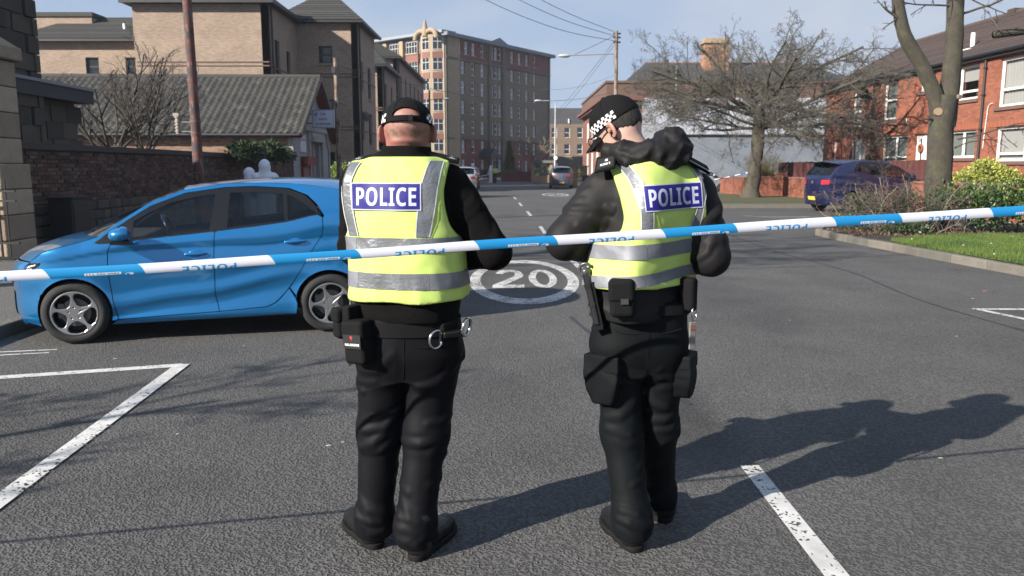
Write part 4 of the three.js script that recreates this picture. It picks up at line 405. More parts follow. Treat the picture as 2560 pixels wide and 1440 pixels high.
function branch(W, p, d, len, r, lv, o) { // limb, its side shoots, theirs
  const { pts, end } = wander(p, d, len, o.seg[lv] ?? 4, o.wob[lv], o.bend[lv]); const tip = lv >= o.max ? Math.min(r, o.tip ?? 0.004) : r * 0.5;
  (lv < o.thick ? W.a : rnd() < o.mix ? W.c : W.b).limb(pts, r, tip, lv < 2 ? 7 : lv === 2 ? 5 : 3, lv < 2 ? 0.15 : 0); if (lv >= o.max) return;
  const n = o.kids[lv]; for (let k = 0; k < n; k++) { const f = lerp(o.from[lv], 1, (k + rnd() * 0.8) / n), i = Math.min(pts.length - 2, Math.floor(f * (pts.length - 1))), b = pts[i].clone().lerp(pts[i + 1], clamp(f * (pts.length - 1) - i)), t = pts[i + 1].clone().sub(pts[i]).normalize(), s = V(rr(-1, 1), rr(-1, 1) * o.flat[lv], rr(-1, 1)); s.addScaledVector(t, -s.dot(t)).normalize(); branch(W, b, t.multiplyScalar(o.fwd[lv]).add(s), len * o.len[lv] * rr(0.55, 1.1) * (1.15 - 0.5 * f), Math.max(o.tip ?? 0.004, r * lerp(o.fall?.[0] ?? 0.6, o.fall?.[1] ?? 0.42, f)), lv + 1, o); }
}
function tree(name, label, pos, o, mats, group) { const t = thing(name, label, 'tree', pos, 0, group), W = { a: new Wood(), b: new Wood(), c: new Wood() }; const tr = new Wood(), pts = o.trunk.map((q) => V(...q)), cv = new THREE.CatmullRomCurve3(pts).getPoints(o.trunkSeg ?? 14); tr.limb(cv, o.r, o.r * (o.top ?? 0.75), 14, 0.22); if (o.flare !== 0) tr.limb([V(pts[0].x, -0.15, pts[0].z), V(pts[0].x, 0.15, pts[0].z), V(pts[0].x, 0.5, pts[0].z)], o.r * 1.7, o.r * 0.98, 12, 0.35); mesh('trunk', tr.geo(), mats[0], t); for (const m of o.mains) branch(W, V(...m.p), V(...m.d), m.len, m.r, 0, o); mesh('limbs', W.a.geo(), mats[0], t); if (W.b.p.length) mesh('crown', W.b.geo(), mats[1], t); if (W.c.p.length) mesh('crown', W.c.geo(), mats[2], t); return t; }
const around = (n, y0, y1, up, len, r, x = 0, z = 0, ph = 0) => Array.from({ length: n }, (_, k) => { const a = ph + (k / n) * 6.283 + rr(-0.25, 0.25), y = lerp(y0, y1, rnd()); return { p: [x, y, z], d: [Math.cos(a), up * rr(0.5, 1.5), Math.sin(a)], len: len * rr(0.8, 1.15), r: r * rr(0.8, 1.2) }; });
seed = 411;
tree('cherry_tree', 'spreading leafless cherry tree with mossy twigs right of the slim officer', [11.75, 0.1, -39.2], { trunk: [[-0.12, 0, 0], [0.02, 1.5, 0], [0.12, 3, 0], [0.1, 4.2, 0]], r: 0.34, top: 0.8, thick: 2, max: 4, mix: 0.4, tip: 0.0068, seg: [9, 7, 6, 4, 3], wob: [0.16, 0.22, 0.3, 0.35, 0.4], bend: [-0.012, 0.02, 0.05, 0.05, 0.02], kids: [9, 8, 6, 4], from: [0.2, 0.15, 0.12, 0.15], len: [0.55, 0.52, 0.52, 0.55], fall: [0.42, 0.28], fwd: [0.9, 0.8, 0.8, 0.9], flat: [0.55, 0.8, 1, 1], mains: [...around(9, 3.4, 4.4, 0.3, 5.9, 0.09, 0.1, 0), ...around(6, 3.8, 4.4, 0.85, 4.9, 0.085, 0.1, 0, 0.4), ...around(7, 3.2, 3.8, 0.1, 5.4, 0.07, 0.1, 0, 0.9)] }, [barkDark, twigM, twigMoss]);
seed = 97;
{ // forked trunk on the island, limbs cut by the top of the frame
  const t = thing('forked_tree', 'tall forked grey trunk rising from the hedge at right', 'tree', [10.05, 0.12, -19]), W = new Wood();
  const cv = (p, n = 14) => new THREE.CatmullRomCurve3(p.map((q) => V(...q))).getPoints(n);
  W.limb(cv([[0.02, -0.1, 0], [-0.02, 1.2, 0], [-0.06, 2.3, 0], [-0.03, 3.1, 0]]), 0.3, 0.27, 18, 0.14); mesh('trunk', W.geo(), barkGrey, t);
  const L = new Wood(); L.limb(cv([[-0.1, 2.5, 0], [-0.28, 3.1, 0.05], [-0.62, 3.75, 0.05], [-1.1, 4.45, 0.1], [-1.3, 5.2, 0.1], [-1.48, 6.2, 0.1], [-1.9, 8, 0.2]], 22), 0.19, 0.1, 14, 0.14); mesh('limb', L.geo(), barkGrey, t);
  const R = new Wood(); R.limb(cv([[0.02, 2.4, 0], [0.1, 3.2, -0.03], [0.12, 4.4, -0.05], [0.08, 5.6, -0.05], [0.14, 7, 0], [0.3, 9, 0.1]], 22), 0.235, 0.13, 14, 0.12); mesh('limb', R.geo(), barkGrey, t);
  const sc = (x, y, z, r, ry, rx) => { const g = new THREE.CylinderGeometry(r, r * 1.25, 0.07, 14); g.rotateX(Math.PI / 2 + rx); g.rotateY(ry); return g.translate(x, y, z); }; mesh('pruned_stub', [sc(-0.24, 2.72, 0.2, 0.085, -0.4, 0)], mat([0.2, 0.14, 0.09], 0.9), t); mesh('pruned_stub', [sc(0.2, 3.05, 0.22, 0.05, 0.3, 0)], mat([0.15, 0.12, 0.09], 0.9), t);
  const Wd = { a: new Wood(), b: new Wood(), c: new Wood() }, o = { thick: 1, max: 2, mix: 0.2, tip: 0.005, seg: [7, 5, 4], wob: [0.18, 0.28, 0.3], bend: [0, 0.02, 0.03], kids: [4, 3], from: [0.3, 0.2], len: [0.5, 0.5], fwd: [0.7, 0.8], flat: [1, 1] };
  for (const m of [{ p: [-1.1, 4.7, 0.12], d: [-0.75, 0.5, 0.1], len: 0.75, r: 0.04 }, { p: [0.1, 5.1, 0], d: [-0.9, 0.15, 0.1], len: 1.4, r: 0.025 }, { p: [0.12, 4.9, 0], d: [0.9, 0.2, 0.1], len: 1.6, r: 0.03 }, { p: [0.14, 5.4, 0], d: [0.8, -0.5, 0.2], len: 1.3, r: 0.02 }, { p: [0.3, 2.1, 0.1], d: [0.85, 0.15, 0.3], len: 1.6, r: 0.022 }, { p: [-1.3, 5.4, 0.1], d: [0.6, 0.2, 0.2], len: 0.8, r: 0.018 }, { p: [0.25, 1.9, 0.1], d: [0.6, 0.4, 0.5], len: 1.2, r: 0.016 }, { p: [0.08, 5.9, 0], d: [-0.7, -0.3, 0.3], len: 1.1, r: 0.018 }, { p: [-0.3, 2.55, 0.1], d: [-0.8, 0.1, 0.2], len: 0.25, r: 0.03 }]) branch(Wd, V(...m.p), V(...m.d), m.len, m.r, 0, o);
  mesh('twigs', Wd.a.geo(), barkDark, t).userData.kind = 'stuff'; mesh('twigs', Wd.b.geo(), twigD, t).userData.kind = 'stuff'; if (Wd.c.p.length) mesh('twigs', Wd.c.geo(), twigM, t).userData.kind = 'stuff';
}
seed = 33;
{ // neighbour of the forked tree: only its cut-back limb reaches into the picture
  const t = thing('verge_tree', 'cut-back grey limb reaching in from the right edge', 'tree', [13.7, 0.12, -19.6]), W = new Wood(); W.limb([V(0, 0, 0), V(0.05, 2.2, 0), V(0, 4.3, 0), V(0.1, 7.4, 0)], 0.26, 0.12, 12, 0.15); mesh('trunk', W.geo(), barkGrey, t); const L = new Wood(); L.limb([V(0, 4.35, 0), V(-0.9, 4.6, 0.1), V(-1.7, 4.62, 0.2), V(-2.45, 4.52, 0.25)], 0.12, 0.085, 12, 0.12); mesh('limb', L.geo(), barkGrey, t);
  const Wd = { a: new Wood(), b: new Wood(), c: new Wood() }; for (let k = 0; k < 9; k++) branch(Wd, V(0, rr(4.6, 7.2), 0), V(rr(-1, 1), rr(0.1, 0.8), rr(-1, 1)), rr(1.6, 2.6), 0.04, 0, { thick: 1, max: 2, mix: 0.3, tip: 0.006, seg: [6, 5, 4], wob: [0.2, 0.28, 0.3], bend: [0, 0.03, 0.03], kids: [5, 4], from: [0.25, 0.2], len: [0.5, 0.5], fwd: [0.8, 0.8], flat: [1, 1] }); mesh('limbs', Wd.a.geo(), barkDark, t); mesh('crown', [Wd.b.geo(), Wd.c.geo()], twigD, t);
}
const shrubO = (up, len, r) => ({ thick: 1, max: 3, mix: 0.3, tip: 0.005, seg: [8, 6, 5, 4], wob: [0.12, 0.16, 0.2, 0.25], bend: [0.05, 0.06, 0.07, 0.05], kids: [6, 5, 3], from: [0.25, 0.2, 0.2], len: [0.55, 0.5, 0.5], fwd: [1.3, 1.2, 1.1], flat: [0.8, 1, 1], trunk: [[0, 0, 0], [0.03, 1, 0], [0, 1.9, 0]], r, top: 0.8, mains: around(9, 1.4, 2.0, up, len, r * 0.5) });
seed = 55; tree('bare_garden_tree', 'bushy leafless tree behind the boundary wall, left of its pair', [-10.9, 0, -22.2], shrubO(1.2, 2.7, 0.085), [barkDark, twigD, twigM], 'bare trees behind the wall');
seed = 56; tree('bare_garden_tree', 'smaller leafless tree behind the boundary wall, right of its pair', [-9.85, 0, -21.8], shrubO(1.5, 2.1, 0.06), [barkDark, twigD, twigM], 'bare trees behind the wall');
// plane trees on the left pavement outside the picture; their branches shade the road
seed = 71; const shadeO = (h) => ({ thick: 2, max: 3, mix: 0, tip: 0.008, seg: [8, 6, 5, 4], wob: [0.14, 0.2, 0.25, 0.3], bend: [0.02, 0.03, 0.03, 0.02], kids: [7, 6, 4], from: [0.2, 0.2, 0.2], len: [0.55, 0.5, 0.5], fwd: [0.9, 0.9, 0.9], flat: [0.8, 1, 1], trunk: [[0, 0, 0], [0.1, 2.5, 0], [0, h * 0.5, 0.1], [0.1, h * 0.75, 0]], r: 0.24, top: 0.45, mains: around(12, h * 0.38, h * 0.75, 0.7, h * 0.36, 0.06) });
seed = 73; tree('street_sapling', 'small bare tree out of view on the left nearest the viewer', [-8.3, 0.1, -1.0], { ...shadeO(5), r: 0.07, mains: around(5, 2.2, 3.4, 0.5, 1.3, 0.022) }, [barkDark, twigD, twigM]);
seed = 75; tree('street_tree', 'tall bare street tree out of view on the left whose branches shade the road', [-11.7, 0, -6.4], shadeO(12.5), [barkDark, twigD, twigM]);
seed = 61; tree('far_bare_tree', 'pale leafless tree in front of the seven-storey block', [2.6, 0, -92], { thick: 1, max: 3, mix: 0.3, tip: 0.012, seg: [7, 5, 4, 3], wob: [0.12, 0.18, 0.22, 0.3], bend: [0.03, 0.03, 0.03, 0], kids: [5, 5, 3], from: [0.3, 0.2, 0.2], len: [0.55, 0.5, 0.5], fwd: [1.1, 1, 1], flat: [0.9, 1, 1], trunk: [[0, 0, 0], [0, 1, 0], [0.1, 2, 0]], r: 0.13, mains: around(8, 1.4, 2.4, 0.9, 2.7, 0.06) }, [mat([0.2, 0.165, 0.12], 0.9), twigL, twigM]);
// leafy things
const leafG = (l, w) => { const g = new THREE.BufferGeometry(); g.setAttribute('position', new THREE.Float32BufferAttribute([0, 0, 0, w / 2, l * 0.5, 0.12 * l, 0, l * 0.5, 0, 0, 0, 0, 0, l * 0.5, 0, -w / 2, l * 0.5, 0.12 * l, w / 2, l * 0.5, 0.12 * l, 0, l, -0.08 * l, 0, l * 0.5, 0, 0, l * 0.5, 0, 0, l, -0.08 * l, -w / 2, l * 0.5, 0.12 * l], 3)); g.computeVertexNormals(); return g; };
function foliage(n, place, l, w, c0, c1, out = 0.7) { const L = leafG(l, w), p0 = L.attributes.position.array, n0 = L.attributes.normal.array, k = p0.length / 3, P = new Float32Array(n * k * 3), Nn = new Float32Array(n * k * 3), C = new Float32Array(n * k * 3), m = new THREE.Matrix4(), q = new THREE.Quaternion(), v = V(0, 0, 0); for (let i = 0; i < n; i++) { const { p, d } = place(i); q.setFromUnitVectors(V(0, 1, 0), d.clone().multiplyScalar(out).add(V(rr(-1, 1), rr(-0.6, 1), rr(-1, 1))).normalize()).multiply(new THREE.Quaternion().setFromAxisAngle(V(0, 1, 0), rr(0, 6.28))); const s = rr(0.6, 1.25); m.compose(p, q, V(s, s, s)); const t = clamp(rnd() * 0.7 + 0.3 * (0.5 + no(p.x * 2, p.y * 2, p.z * 2))), c = [0, 1, 2].map((z) => lerp(c0[z], c1[z], t)); for (let j = 0; j < k; j++) { v.fromArray(p0, 3 * j).applyMatrix4(m).toArray(P, (i * k + j) * 3); v.fromArray(n0, 3 * j).applyQuaternion(q).toArray(Nn, (i * k + j) * 3); C[(i * k + j) * 3] = c[0]; C[(i * k + j) * 3 + 1] = c[1]; C[(i * k + j) * 3 + 2] = c[2]; } } const g = new THREE.BufferGeometry(); g.setAttribute('position', new THREE.BufferAttribute(P, 3)); g.setAttribute('normal', new THREE.BufferAttribute(Nn, 3)); g.setAttribute('color', new THREE.BufferAttribute(C, 3)); g.setAttribute('uv', new THREE.BufferAttribute(new Float32Array(n * k * 2), 2)); return g; }
const leafM = new THREE.MeshPhysicalMaterial({ color: 0xffffff, vertexColors: true, roughness: 0.42, side: THREE.DoubleSide }), leafDull = mat(0xffffff, 0.8, { vertexColors: true, side: THREE.DoubleSide });
const blobs = (list) => (i) => { const b = list[Math.floor(rnd() * list.length)], d = V(rr(-1, 1), rr(-0.5, 1), rr(-1, 1)).normalize(), s = Math.pow(rnd(), 0.4) * (0.9 + 0.25 * no(d.x * 3 + b[0], d.y * 3, d.z * 3 + b[2])); return { p: V(b[0] + d.x * b[3] * s, Math.max(0.02, b[1] + d.y * b[4] * s), b[2] + d.z * b[5] * s), d }; };
const stems = (list, h, r, m, t, n = 3) => { const W = new Wood(); for (const b of list) for (let k = 0; k < n; k++) { const { pts } = wander(V(b[0] + rr(-0.1, 0.1), -0.05, b[2] + rr(-0.1, 0.1)), V(rr(-0.5, 0.5), 1, rr(-0.5, 0.5)), b[1] + b[4] * rr(0.2, 0.8), 6, 0.2, 0.03); W.limb(pts, r, r * 0.4, 5); } mesh('stem', W.geo(), m, t); };
seed = 201; { const t = thing('laurel_hedge', 'glossy green laurel hedge behind the lawn at right', 'hedge', [0, 0.11, 0]); const B = []; for (let k = 0; k < 17; k++) B.push([10.2 + k * 0.42, 0.55 + rr(-0.05, 0.08), -18.35 + rr(-0.25, 0.25), 0.5, 0.7, 0.8]); mesh('foliage', foliage(15000, blobs(B), 0.115, 0.05, [0.012, 0.035, 0.008], [0.06, 0.12, 0.022]), leafM, t); stems(B, 0.7, 0.018, barkDark, t, 2); const f2 = foliage(700, blobs(B.map((b) => [b[0], b[1] + 0.1, b[2], b[3] * 1.05, b[4] * 1.02, b[5] * 1.05])), 0.09, 0.045, [0.2, 0.24, 0.03], [0.32, 0.33, 0.05]); mesh('young_leaves', f2, leafM, t); }
seed = 202; { const t = thing('leggy_shrub', 'half-dead shrub of tangled brown twigs at the island corner', 'shrub', [0, 0.11, 0]); const Wd = { a: new Wood(), b: new Wood(), c: new Wood() }; for (let k = 0; k < 44; k++) { const x = rr(7.95, 10.3), z = -18.5 + rr(-0.7, 0.7) + (x - 8) * 0.1; branch(Wd, V(x, -0.05, z), V(rr(-0.7, 0.7), rr(0.5, 1), rr(-0.6, 0.6)), rr(0.85, 1.5), 0.014, 0, { thick: 1, max: 2, mix: 0.5, tip: 0.0035, seg: [8, 6, 4], wob: [0.32, 0.42, 0.45], bend: [0.04, 0, 0], kids: [7, 5], from: [0.2, 0.15], len: [0.5, 0.5], fwd: [0.7, 0.7], flat: [0.9, 1] }); } mesh('stem', Wd.a.geo(), twigL, t); mesh('twigs', Wd.b.geo(), twigM, t).userData.kind = 'stuff'; mesh('twigs', Wd.c.geo(), mat([0.1, 0.06, 0.05], 0.9), t).userData.kind = 'stuff'; const B = []; for (let k = 0; k < 11; k++) B.push([8.0 + k * 0.23, 0.45 + 0.02 * k, -18.4 + rr(-0.5, 0.4), 0.4, 0.52, 0.5]); mesh('leaves', foliage(2600, blobs(B), 0.07, 0.032, [0.015, 0.035, 0.012], [0.06, 0.075, 0.03]), leafDull, t); mesh('leaves', foliage(1000, blobs([[8.0, 0.18, -18.9, 0.55, 0.25, 0.5], [8.7, 0.15, -17.6, 0.6, 0.18, 0.3]]), 0.07, 0.035, [0.02, 0.05, 0.012], [0.07, 0.11, 0.03]), leafM, t); }
seed = 203; { const t = thing('leaf_litter', 'brown leaf litter under the island shrubs', 'leaves', [0, 0.12, 0]); mesh('leaves', foliage(900, () => ({ p: V(rr(7.35, 11), 0.005, rr(-18.8, -16.9)), d: V(rr(-1, 1), 0.1, rr(-1, 1)) }), 0.07, 0.04, [0.05, 0.03, 0.02], [0.14, 0.09, 0.06]), leafDull, t).userData.kind = 'stuff'; t.userData.kind = 'stuff'; }
const bush = (name, label, pos, B, n, l, w, c0, c1, m = leafM) => { const t = thing(name, label, 'shrub', pos); mesh('foliage', foliage(n, blobs(B), l, w, c0, c1), m, t); stems(B, 1, 0.02, barkDark, t, 3); return t; };
seed = 204; bush('euonymus_bush', 'rounded yellow-green variegated bush below the nearest terrace windows', [15.75, 0.88, -27], [[0, 0.4, 0, 0.75, 0.5, 0.7], [0.55, 0.35, 0.1, 0.6, 0.42, 0.6], [-0.6, 0.25, 0.2, 0.6, 0.34, 0.6], [0.2, 0.6, -0.2, 0.5, 0.42, 0.5], [1.05, 0.2, 0.2, 0.4, 0.25, 0.4]], 5200, 0.11, 0.055, [0.1, 0.14, 0.02], [0.42, 0.42, 0.09]);
seed = 205; bush('garden_shrub', 'green shrub below the farther terrace windows by the red planter', [16.6, 0.88, -39.6], [[0, 0.35, 0, 0.8, 0.5, 0.6], [0.7, 0.25, 0, 0.6, 0.35, 0.5]], 2200, 0.13, 0.06, [0.03, 0.07, 0.012], [0.16, 0.22, 0.04]);
seed = 206; { const t = thing('ornamental_grass', 'straw-coloured ornamental grass behind the low brick wall', 'grass', [13.15, 0.12, -42.3]); const W = new Wood(); for (let k = 0; k < 420; k++) { const { pts } = wander(V(rr(-0.5, 0.5), 0.3, rr(-0.3, 0.3)), V(rr(-0.45, 0.45), 1, rr(-0.4, 0.4)), rr(1.0, 2.1), 4, 0.1, -0.03); W.limb(pts, 0.012, 0.004, 3); } mesh('blades', W.geo(), mat([0.26, 0.21, 0.1], 0.9), t); mesh('foliage', foliage(1300, blobs([[0.1, 0.9, 0, 0.7, 0.45, 0.4], [1.2, 0.85, 0, 0.7, 0.35, 0.4]]), 0.2, 0.05, [0.05, 0.08, 0.02], [0.2, 0.2, 0.08]), leafDull, t); }
seed = 207; bush('wall_ivy', 'dark ivy mass lying over the boundary wall before the garage', [-8.55, 1.75, -27.6], [[0, 0.2, 0, 0.5, 0.35, 1.6], [0.1, 0.3, 1.8, 0.5, 0.35, 1.2], [0, 0.2, -2.2, 0.5, 0.4, 1.5], [0.1, 0.35, -0.8, 0.5, 0.4, 1.0]], 5200, 0.12, 0.07, [0.01, 0.025, 0.008], [0.035, 0.06, 0.018], leafDull);
seed = 208; bush('privet_bush', 'bright green bush between the garage gable and the flats', [-9.6, 0, -45.5], [[0, 1.0, 0, 0.8, 1.0, 0.9], [0.5, 0.8, 1, 0.6, 0.8, 0.6]], 3600, 0.13, 0.07, [0.05, 0.1, 0.015], [0.24, 0.3, 0.05]);
seed = 209; { const t = thing('conifer', 'narrow conical green conifer before the seven-storey block', 'tree', [-0.3, 0, -95]); const W = new Wood(); W.limb([V(0, 0, 0), V(0, 4.3, 0)], 0.1, 0.02, 6); mesh('trunk', W.geo(), barkDark, t); mesh('crown', foliage(5200, () => { const y = Math.pow(rnd(), 1.4) * 4.3, r = (1.05 * (1 - y / 4.5) + 0.05) * Math.pow(rnd(), 0.4) * (0.8 + 0.5 * no(y * 3, rnd() * 2, 1)), a = rr(0, 6.283); return { p: V(Math.cos(a) * r, y + 0.2, Math.sin(a) * r), d: V(Math.cos(a), 0.2, Math.sin(a)) }; }, 0.22, 0.07, [0.03, 0.06, 0.012], [0.2, 0.21, 0.05]), leafDull, t); }
seed = 210; bush('far_hedge', 'dark clipped hedge at the foot of the seven-storey block', [0, 0, -96], [[-3, 0.6, 0, 1.6, 0.8, 0.6], [0, 0.6, 0, 1.8, 0.8, 0.6], [3, 0.6, 0, 1.8, 0.8, 0.6], [5.5, 0.6, 0, 1.5, 0.7, 0.6]], 4200, 0.2, 0.1, [0.012, 0.022, 0.01], [0.035, 0.05, 0.02], leafDull);
seed = 211; bush('far_shrub', 'olive shrub behind the far grey car near the brown gateposts', [5.9, 0, -78], [[0, 0.7, 0, 1.1, 0.8, 0.7]], 1500, 0.16, 0.08, [0.06, 0.06, 0.02], [0.15, 0.14, 0.05], leafDull);
// poles, lamps, wires
const rustM = mat(0xffffff, 0.85, { map: dataTex(512, 512, (u, v) => { const k = vf(u, v, 6, 5, 81), p = sst(0.45, 0.6, vf(u, v * 2, 5, 5, 85)), s = sst(0.62, 0.7, vf(u * 2, v, 10, 4, 88)); return [lerp(lerp(0.115, 0.06, p), 0.17, s) * (0.6 + 0.8 * k), lerp(lerp(0.045, 0.047, p), 0.13, s) * (0.6 + 0.8 * k), lerp(lerp(0.033, 0.05, p), 0.14, s) * (0.6 + 0.8 * k)]; }, true, [0.75, 1.8]), bumpMap: retile(grainB, 0.4, 0.4), bumpScale: 0.004 });
const woodP = mat(0xffffff, 0.9, { map: dataTex(256, 512, (u, v) => { const k = vf(u * 3, v * 0.5, 12, 4, 91), p = sst(0.5, 0.62, vf(u, v, 5, 4, 93)); return [lerp(0.2, 0.1, p) * (0.5 + k), lerp(0.165, 0.06, p) * (0.5 + k), lerp(0.13, 0.045, p) * (0.5 + k)]; }, true, [0.5, 1.6]) });
{ const W = new Wood(); W.limb([V(0, 0, 0), V(-0.02, 2.6, 0), V(-0.075, 7.5, 0)], 0.135, 0.1, 16, 0); const t = thing('rusty_pole', 'rust-brown metal pole standing behind the blue hatchback', 'pole', [-7.82, 0.1, -20.2]); mesh('shaft', W.geo(true), rustM, t); mesh('band', [0.75, 1.35, 2.32, 2.6].map((y) => new THREE.CylinderGeometry(0.137 - y * 0.004, 0.137 - y * 0.004, 0.035, 16).translate(-0.005 - y * 0.005, y, 0)), mat([0.12, 0.09, 0.07], 0.7), t); mesh('bracket', [cyl(0.016, 0.016, V(-0.1, 2.58, 0), V(-0.36, 2.58, 0.02), 6), cyl(0.016, 0.016, V(-0.1, 2.35, 0), V(-0.4, 2.35, 0.02), 6)], greyMetal, t); mesh('insulator', [cyl(0.05, 0.05, V(-0.45, 2.3, 0.02), V(-0.45, 2.72, 0.02), 10), ...[2.36, 2.44, 2.52, 2.6, 2.7].map((y) => new THREE.CylinderGeometry(0.07, 0.07, 0.03, 12).translate(-0.45, y, 0.02)), box(0.14, 0.08, 0.12, -0.47, 2.76, 0.02)], mat([0.28, 0.25, 0.22], 0.7), t); }
{ const W = new Wood(); W.limb([V(0, 0, 0), V(-0.03, 6.45, 0)], 0.13, 0.1, 12, 0); const t = thing('telegraph_pole', 'weathered wooden pole beside the corner flats', 'pole', [-8.1, 0.1, -38]); mesh('shaft', W.geo(true), woodP, t); mesh('step_iron', [3.6, 4.4, 5.2].map((y) => cyl(0.012, 0.012, V(-0.22, y, 0), V(0.22, y, 0), 5)), darkM, t); mesh('junction_box', [box(0.18, 0.3, 0.14, -0.1, 5.9, 0.12)], darkM, t); const ds = thing('satellite_dish', 'dark round satellite dish on the shaded side of the corner flats', 'satellite dish', [-9.6, 4.9, -54.2], 1.2); const g = new THREE.SphereGeometry(0.6, 20, 6, 0, 6.283, 0, 0.6).rotateX(Math.PI / 2).translate(0, 0, -0.55); mesh('dish', g, mat([0.03, 0.03, 0.033], 0.6, { side: THREE.DoubleSide }), ds); mesh('arm', tube([V(0, -0.2, 0), V(0, -0.15, -0.2), V(0.1, 0, -0.45)], 0.03, 6, 5), darkM, ds); }
{ const t = thing('lamp_pole', 'tall wooden pole carrying wires and a long lamp arm', 'street lamp', [5.75, 0, -45]), W = new Wood(); W.limb([V(0, 0, 0), V(-0.08, 8.9, 0)], 0.13, 0.09, 10); mesh('shaft', W.geo(true), woodP, t); mesh('arm', [cyl(0.035, 0.03, V(-0.05, 7.7, 0), V(-2.7, 7.6, 0), 8)], mat([0.2, 0.22, 0.23], 0.6), t); mesh('lamp_head', [new THREE.SphereGeometry(0.35, 16, 8).scale(1, 0.28, 0.45).translate(-2.9, 7.58, 0)], mat([0.35, 0.37, 0.38], 0.4), t); mesh('control_box', [box(0.12, 0.45, 0.12, -0.16, 7.35, 0)], greyMetal, t); mesh('insulator', [8.3, 8.55, 8.75].map((y) => cyl(0.05, 0.05, V(-0.25, y, 0), V(0.15, y, 0), 6)), darkM, t); }
{ const t = thing('street_lamp', 'slim pale street lamp with a swan-neck arm in the far street', 'street lamp', [4.35, 0, -82]), m = mat([0.42, 0.45, 0.47], 0.5, { metalness: 0.3 }); mesh('column', [cyl(0.11, 0.06, V(0, 0, 0), V(0, 7.7, 0), 8), tube([V(0, 7.7, 0), V(-0.1, 8.0, 0), V(-0.5, 8.12, 0), V(-1.5, 8.15, 0)], 0.05, 14, 6)], m, t); mesh('lamp_head', [new THREE.SphereGeometry(0.4, 12, 6).scale(1, 0.3, 0.5).translate(-1.75, 8.15, 0)], m, t); mesh('number_plate', [new THREE.CylinderGeometry(0.2, 0.2, 0.05, 14).rotateX(Math.PI / 2).translate(0.05, 2.5, 0.13)], whiteM, t); }
{ const t = thing('street_lamp', 'dark lamp column before the ornate sunlit wing', 'street lamp', [-6.85, 0, -68]); mesh('column', [cyl(0.09, 0.07, V(0, 0, 0), V(0, 7.9, 0), 8), cyl(0.03, 0.03, V(0, 7.1, 0), V(1.2, 7.2, 0), 6)], darkM, t); mesh('lamp_head', [new THREE.SphereGeometry(0.3, 12, 6).scale(1, 0.3, 0.5).translate(1.4, 7.2, 0)], greyMetal, t); }
{ const t = thing('street_lamp', 'thin grey post near the shed gable behind the bare cherry', 'street lamp', [12.4, 0.1, -62]); mesh('column', [cyl(0.1, 0.1, V(0, 0, 0), V(0, 9, 0), 8)], greyMetal, t); }
const wireM = mat([0.06, 0.065, 0.075], 0.7); const wire = (label, a, b, sag) => { const m = a.clone().lerp(b, 0.5); m.y -= sag; const pts = [a, a.clone().lerp(b, 0.25).add(V(0, -sag * 0.75, 0)), m, a.clone().lerp(b, 0.75).add(V(0, -sag * 0.75, 0)), b]; tag(mesh('overhead_wire', tube(pts, 0.014, 40, 4), wireM), label, 'wire', 'overhead wires'); };
wire('upper overhead wire sweeping from the top edge to the wooden lamp pole', V(-6.5, 12.5, -30), V(5.68, 8.8, -45), 0.7); wire('middle overhead wire sweeping from the top edge to the wooden lamp pole', V(-6.9, 12.2, -30), V(5.68, 8.6, -45), 0.9); wire('lowest of the three overhead wires from the top edge to the lamp pole', V(-7.4, 11.6, -30), V(5.68, 8.35, -45), 1.1);
wire('stay wire from the lamp pole down toward the lamp arm', V(5.68, 8.7, -45), V(3.4, 7.65, -45), 0.02); wire('wire falling from the lamp pole toward the far street lamp', V(5.68, 8.5, -45), V(2.2, 5.5, -100), 0.6); wire('second wire falling from the lamp pole toward the far block', V(5.68, 8.3, -45), V(1.8, 5.2, -104), 0.9); wire('long low wire crossing the face of the seven-storey block', V(-8.1, 6.2, -38), V(9.5, 8.2, -72), 1.2); wire('high wire crossing behind the lamp arm to the sandstone block', V(3.5, 11, -100), V(9, 9.4, -70), 0.5);
// ---------- cars ----------
const curve1 = (pts) => (x) => { if (x <= pts[0][0]) return pts[0][1]; for (let i = 1; i < pts.length; i++) if (x <= pts[i][0]) { const [a, b] = pts[i - 1], [c, d] = pts[i], m0 = i > 1 ? (d - pts[i - 2][1]) / (c - pts[i - 2][0]) : (d - b) / (c - a), m1 = i < pts.length - 1 ? (pts[i + 1][1] - b) / (pts[i + 1][0] - a) : (d - b) / (c - a), h = c - a, t = (x - a) / h, t2 = t * t, t3 = t2 * t; return (2 * t3 - 3 * t2 + 1) * b + (t3 - 2 * t2 + t) * h * m0 + (-2 * t3 + 3 * t2) * d + (t3 - t2) * h * m1; } return pts.at(-1)[1]; };
const WB = 2.234, RF = 0.285;
const beltY = curve1([[-0.6, 0.9], [0.25, 0.9], [0.731, 0.947], [1.169, 0.99], [1.85, 1.07], [2.163, 1.135], [3, 1.14]]), creaseY = curve1([[-0.6, 0.7], [-0.1, 0.762], [0.31, 0.83], [1.21, 0.872], [1.68, 0.875], [2.18, 0.935], [3, 0.96]]), lowY = curve1([[-0.6, 0.3], [0.367, 0.314], [0.8, 0.373], [1.2, 0.41], [1.475, 0.465], [1.73, 0.52], [2, 0.55], [3, 0.55]]);
